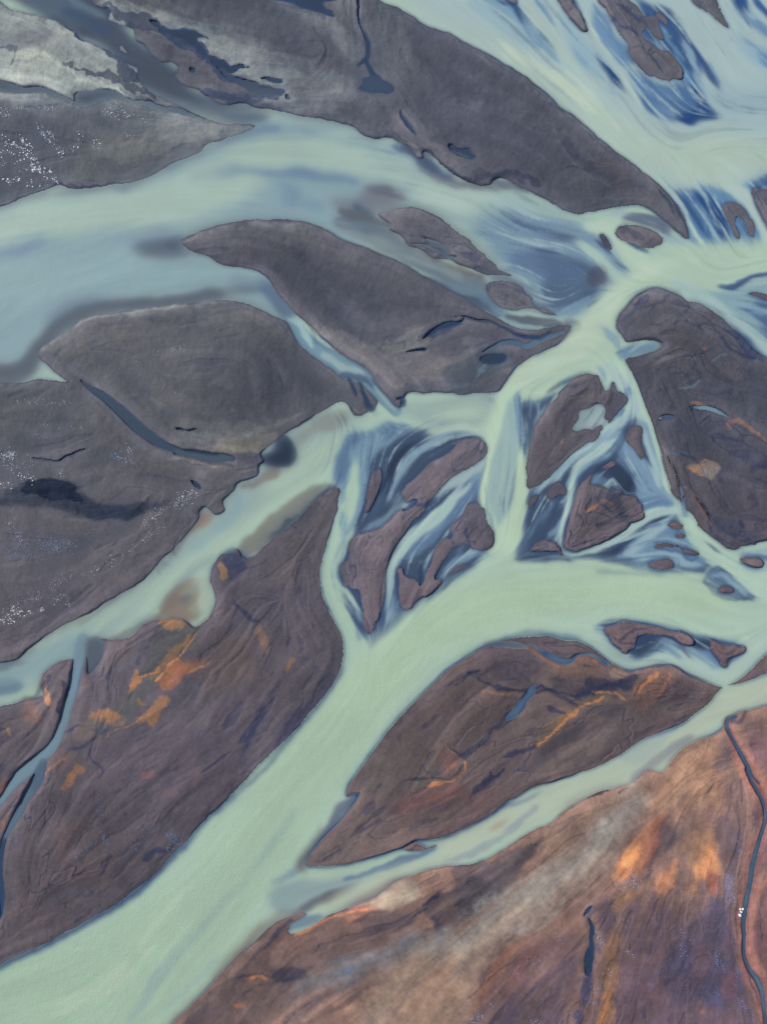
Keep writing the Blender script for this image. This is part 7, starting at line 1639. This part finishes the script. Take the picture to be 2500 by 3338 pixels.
tag(sheet('river_water', om, np.full_like(oh, -.03), {'silt': silt[iy, ix], 'murk': wa[iy, ix], 'riffle': riff.astype(F32)[iy, ix]}, m_wat, opx, opy), 'milky river water running on beyond the mapped channels', 'water', 'structure')
# horizon plain
S = 2500.0; a_, b_ = opx[0, 0], opx[0, -1]; c_, d_ = opy[-1, 0], opy[0, 0]
vv = [(-S, -S, -.7), (S, -S, -.7), (S, S, -.7), (-S, S, -.7), (a_ + 2, c_ + 2, -.7), (b_ - 2, c_ + 2, -.7), (b_ - 2, d_ - 2, -.7), (a_ + 2, d_ - 2, -.7)]
me = bpy.data.meshes.new('terrain'); me.from_pydata([tuple(map(float, v)) for v in vv], [], [(0, 1, 5, 4), (1, 2, 6, 5), (2, 3, 7, 6), (3, 0, 4, 7)])
m_far, N, L = mat('far_outwash'); P = N['Principled BSDF']; P.inputs['Roughness'].default_value = .9
g_ = N.new('ShaderNodeNewGeometry'); n_ = noise_node(N, L, g_.outputs['Position'], .01, 8, .6); cr = N.new('ShaderNodeValToRGB')
cr.color_ramp.elements[0].position = .4; cr.color_ramp.elements[0].color = (.10, .10, .12, 1)
cr.color_ramp.elements[1].position = .6; cr.color_ramp.elements[1].color = (.30, .36, .31, 1)
L.new(n_.outputs[0], cr.inputs[0]); L.new(cr.outputs[0], P.inputs['Base Color'])
me.materials.append(m_far); o = bpy.data.objects.new('terrain', me); scene.collection.objects.link(o)
tag(o, 'flat outwash terrain reaching to the horizon', 'terrain', 'structure')

# ---------------------------------------------------------------- flecks: thin slabs of plain white
def flat_mat(name, c, rough=.5):
    m, N, L = mat(name); P = N['Principled BSDF']; g = N.new('ShaderNodeNewGeometry')
    n = noise_node(N, L, g.outputs['Position'], 3.0, 3); s = N.new('ShaderNodeVectorMath'); s.operation = 'SCALE'
    s.inputs[0].default_value = c; L.new(mathn(N, L, 'ADD', mathn(N, L, 'MULTIPLY', n.outputs[0], .5), .75), s.inputs['Scale'])
    L.new(s.outputs[0], P.inputs['Base Color']); P.inputs['Roughness'].default_value = rough
    return m
m_white = flat_mat('matte_white', (.84, .85, .90)); m_blue = flat_mat('matte_blue', (.24, .36, .62)); m_grey = flat_mat('matte_grey', (.44, .46, .60))
def ground_z(x, y):
    j = int((y + MARG) / CELL); i = int((x + MARG) / CELL)
    return hgt[min(max(j, 0), NY - 2), min(max(i, 0), NX - 2)]
fr = np.random.default_rng(99)
def flecks(name, label, cat, specs, material):
    V, Fc = [], []
    for txt, n, r0, r1, clump in specs:
        Q = spline(parse(txt), False, 4.0)
        seg = np.cumsum(Q[:, 2]); seg = seg / seg[-1]
        # clumps first, then flecks around them
        nc = max(1, int(n / clump)); cs = []
        for _ in range(nc):
            k = np.searchsorted(seg, fr.random()); q = Q[k]
            cs.append((q[0] + fr.normal() * q[2] * .28, q[1] + fr.normal() * q[2] * .28))
        for t in range(n):
            cx, cy = cs[fr.integers(nc)]
            sp = 4 + clump * 1.1
            k1, k2 = fr.normal() * sp, fr.normal() * sp * .45
            x, y = cx + k1 * .62 - k2 * .78, cy + k1 * .78 + k2 * .62
            if not (-150 < x < PW + 150 and -150 < y < PH + 150) or ground_z(x, y) < 0: continue
            r = 1.12 * (r0 + (r1 - r0) * fr.random() ** 2.6); m = int(fr.integers(5, 8)); ph = fr.random() * 6.28; el = fr.uniform(.5, 1)
            z = ground_z(x, y) + .06; b = len(V)
            for hgt_i, sc_ in ((-.15, 1.05), (.07, .8)):
                for i in range(m):
                    a = ph + 6.283 * i / m; rr = r * sc_ * (.65 + .35 * math.sin(i * 2.7 + ph * 5))
                    V.append(((x + rr * math.cos(a)) * M_UNIT - HALF_W, HALF_H - (y + rr * el * math.sin(a)) * M_UNIT, z + hgt_i))
            Fc.append([b + m + i for i in range(m)][::-1])
            for i in range(m): Fc.append([b + i, b + m + i, b + m + (i + 1) % m, b + (i + 1) % m])
    me = bpy.data.meshes.new(name); me.from_pydata(V, [], Fc); me.update(); me.materials.append(material)
    import bmesh
    bm = bmesh.new(); bm.from_mesh(me); bmesh.ops.recalc_face_normals(bm, faces=bm.faces); bm.to_mesh(me); bm.free()
    o = bpy.data.objects.new(name, me); scene.collection.objects.link(o)
    return tag(o, label, cat, 'stuff')
for nm, lab, specs, mm in FLECKS:
    flecks(nm, lab, nm.replace('_', ' '), specs, {'w': m_white, 'b': m_blue, 'g': m_grey}[mm])
# ---------------------------------------------------------------- pale stones by the eastern stream
import bmesh
def stone(x, y, r, seed, label):
    bm = bmesh.new(); bmesh.ops.create_icosphere(bm, subdivisions=3, radius=1)
    q = np.random.default_rng(seed); ax = q.normal(size=(5, 3))
    for v_ in bm.verts:
        p = np.array(v_.co); s = 1 + .18 * sum(math.sin(2.1 * float(p @ a) + i) for i, a in enumerate(ax)) / 2
        v_.co = (p[0] * r * s * 1.2, p[1] * r * s, max(p[2], -.35) * r * s * .65)
    me = bpy.data.meshes.new('stone'); bm.to_mesh(me); bm.free(); me.materials.append(m_white)
    for p_ in me.polygons: p_.use_smooth = True
    o = bpy.data.objects.new('stone', me); scene.collection.objects.link(o)
    o.location = (x * M_UNIT - HALF_W, HALF_H - y * M_UNIT, ground_z(x, y) + .15 * r); o.rotation_euler = (0, 0, seed * 1.3)
    tag(o, label, 'stone', group='white stones by the eastern stream')
for i, (x, y, r, lab) in enumerate(STONES): stone(x, y, r, i + 3, lab)
print('scene built', time.time() - T0)
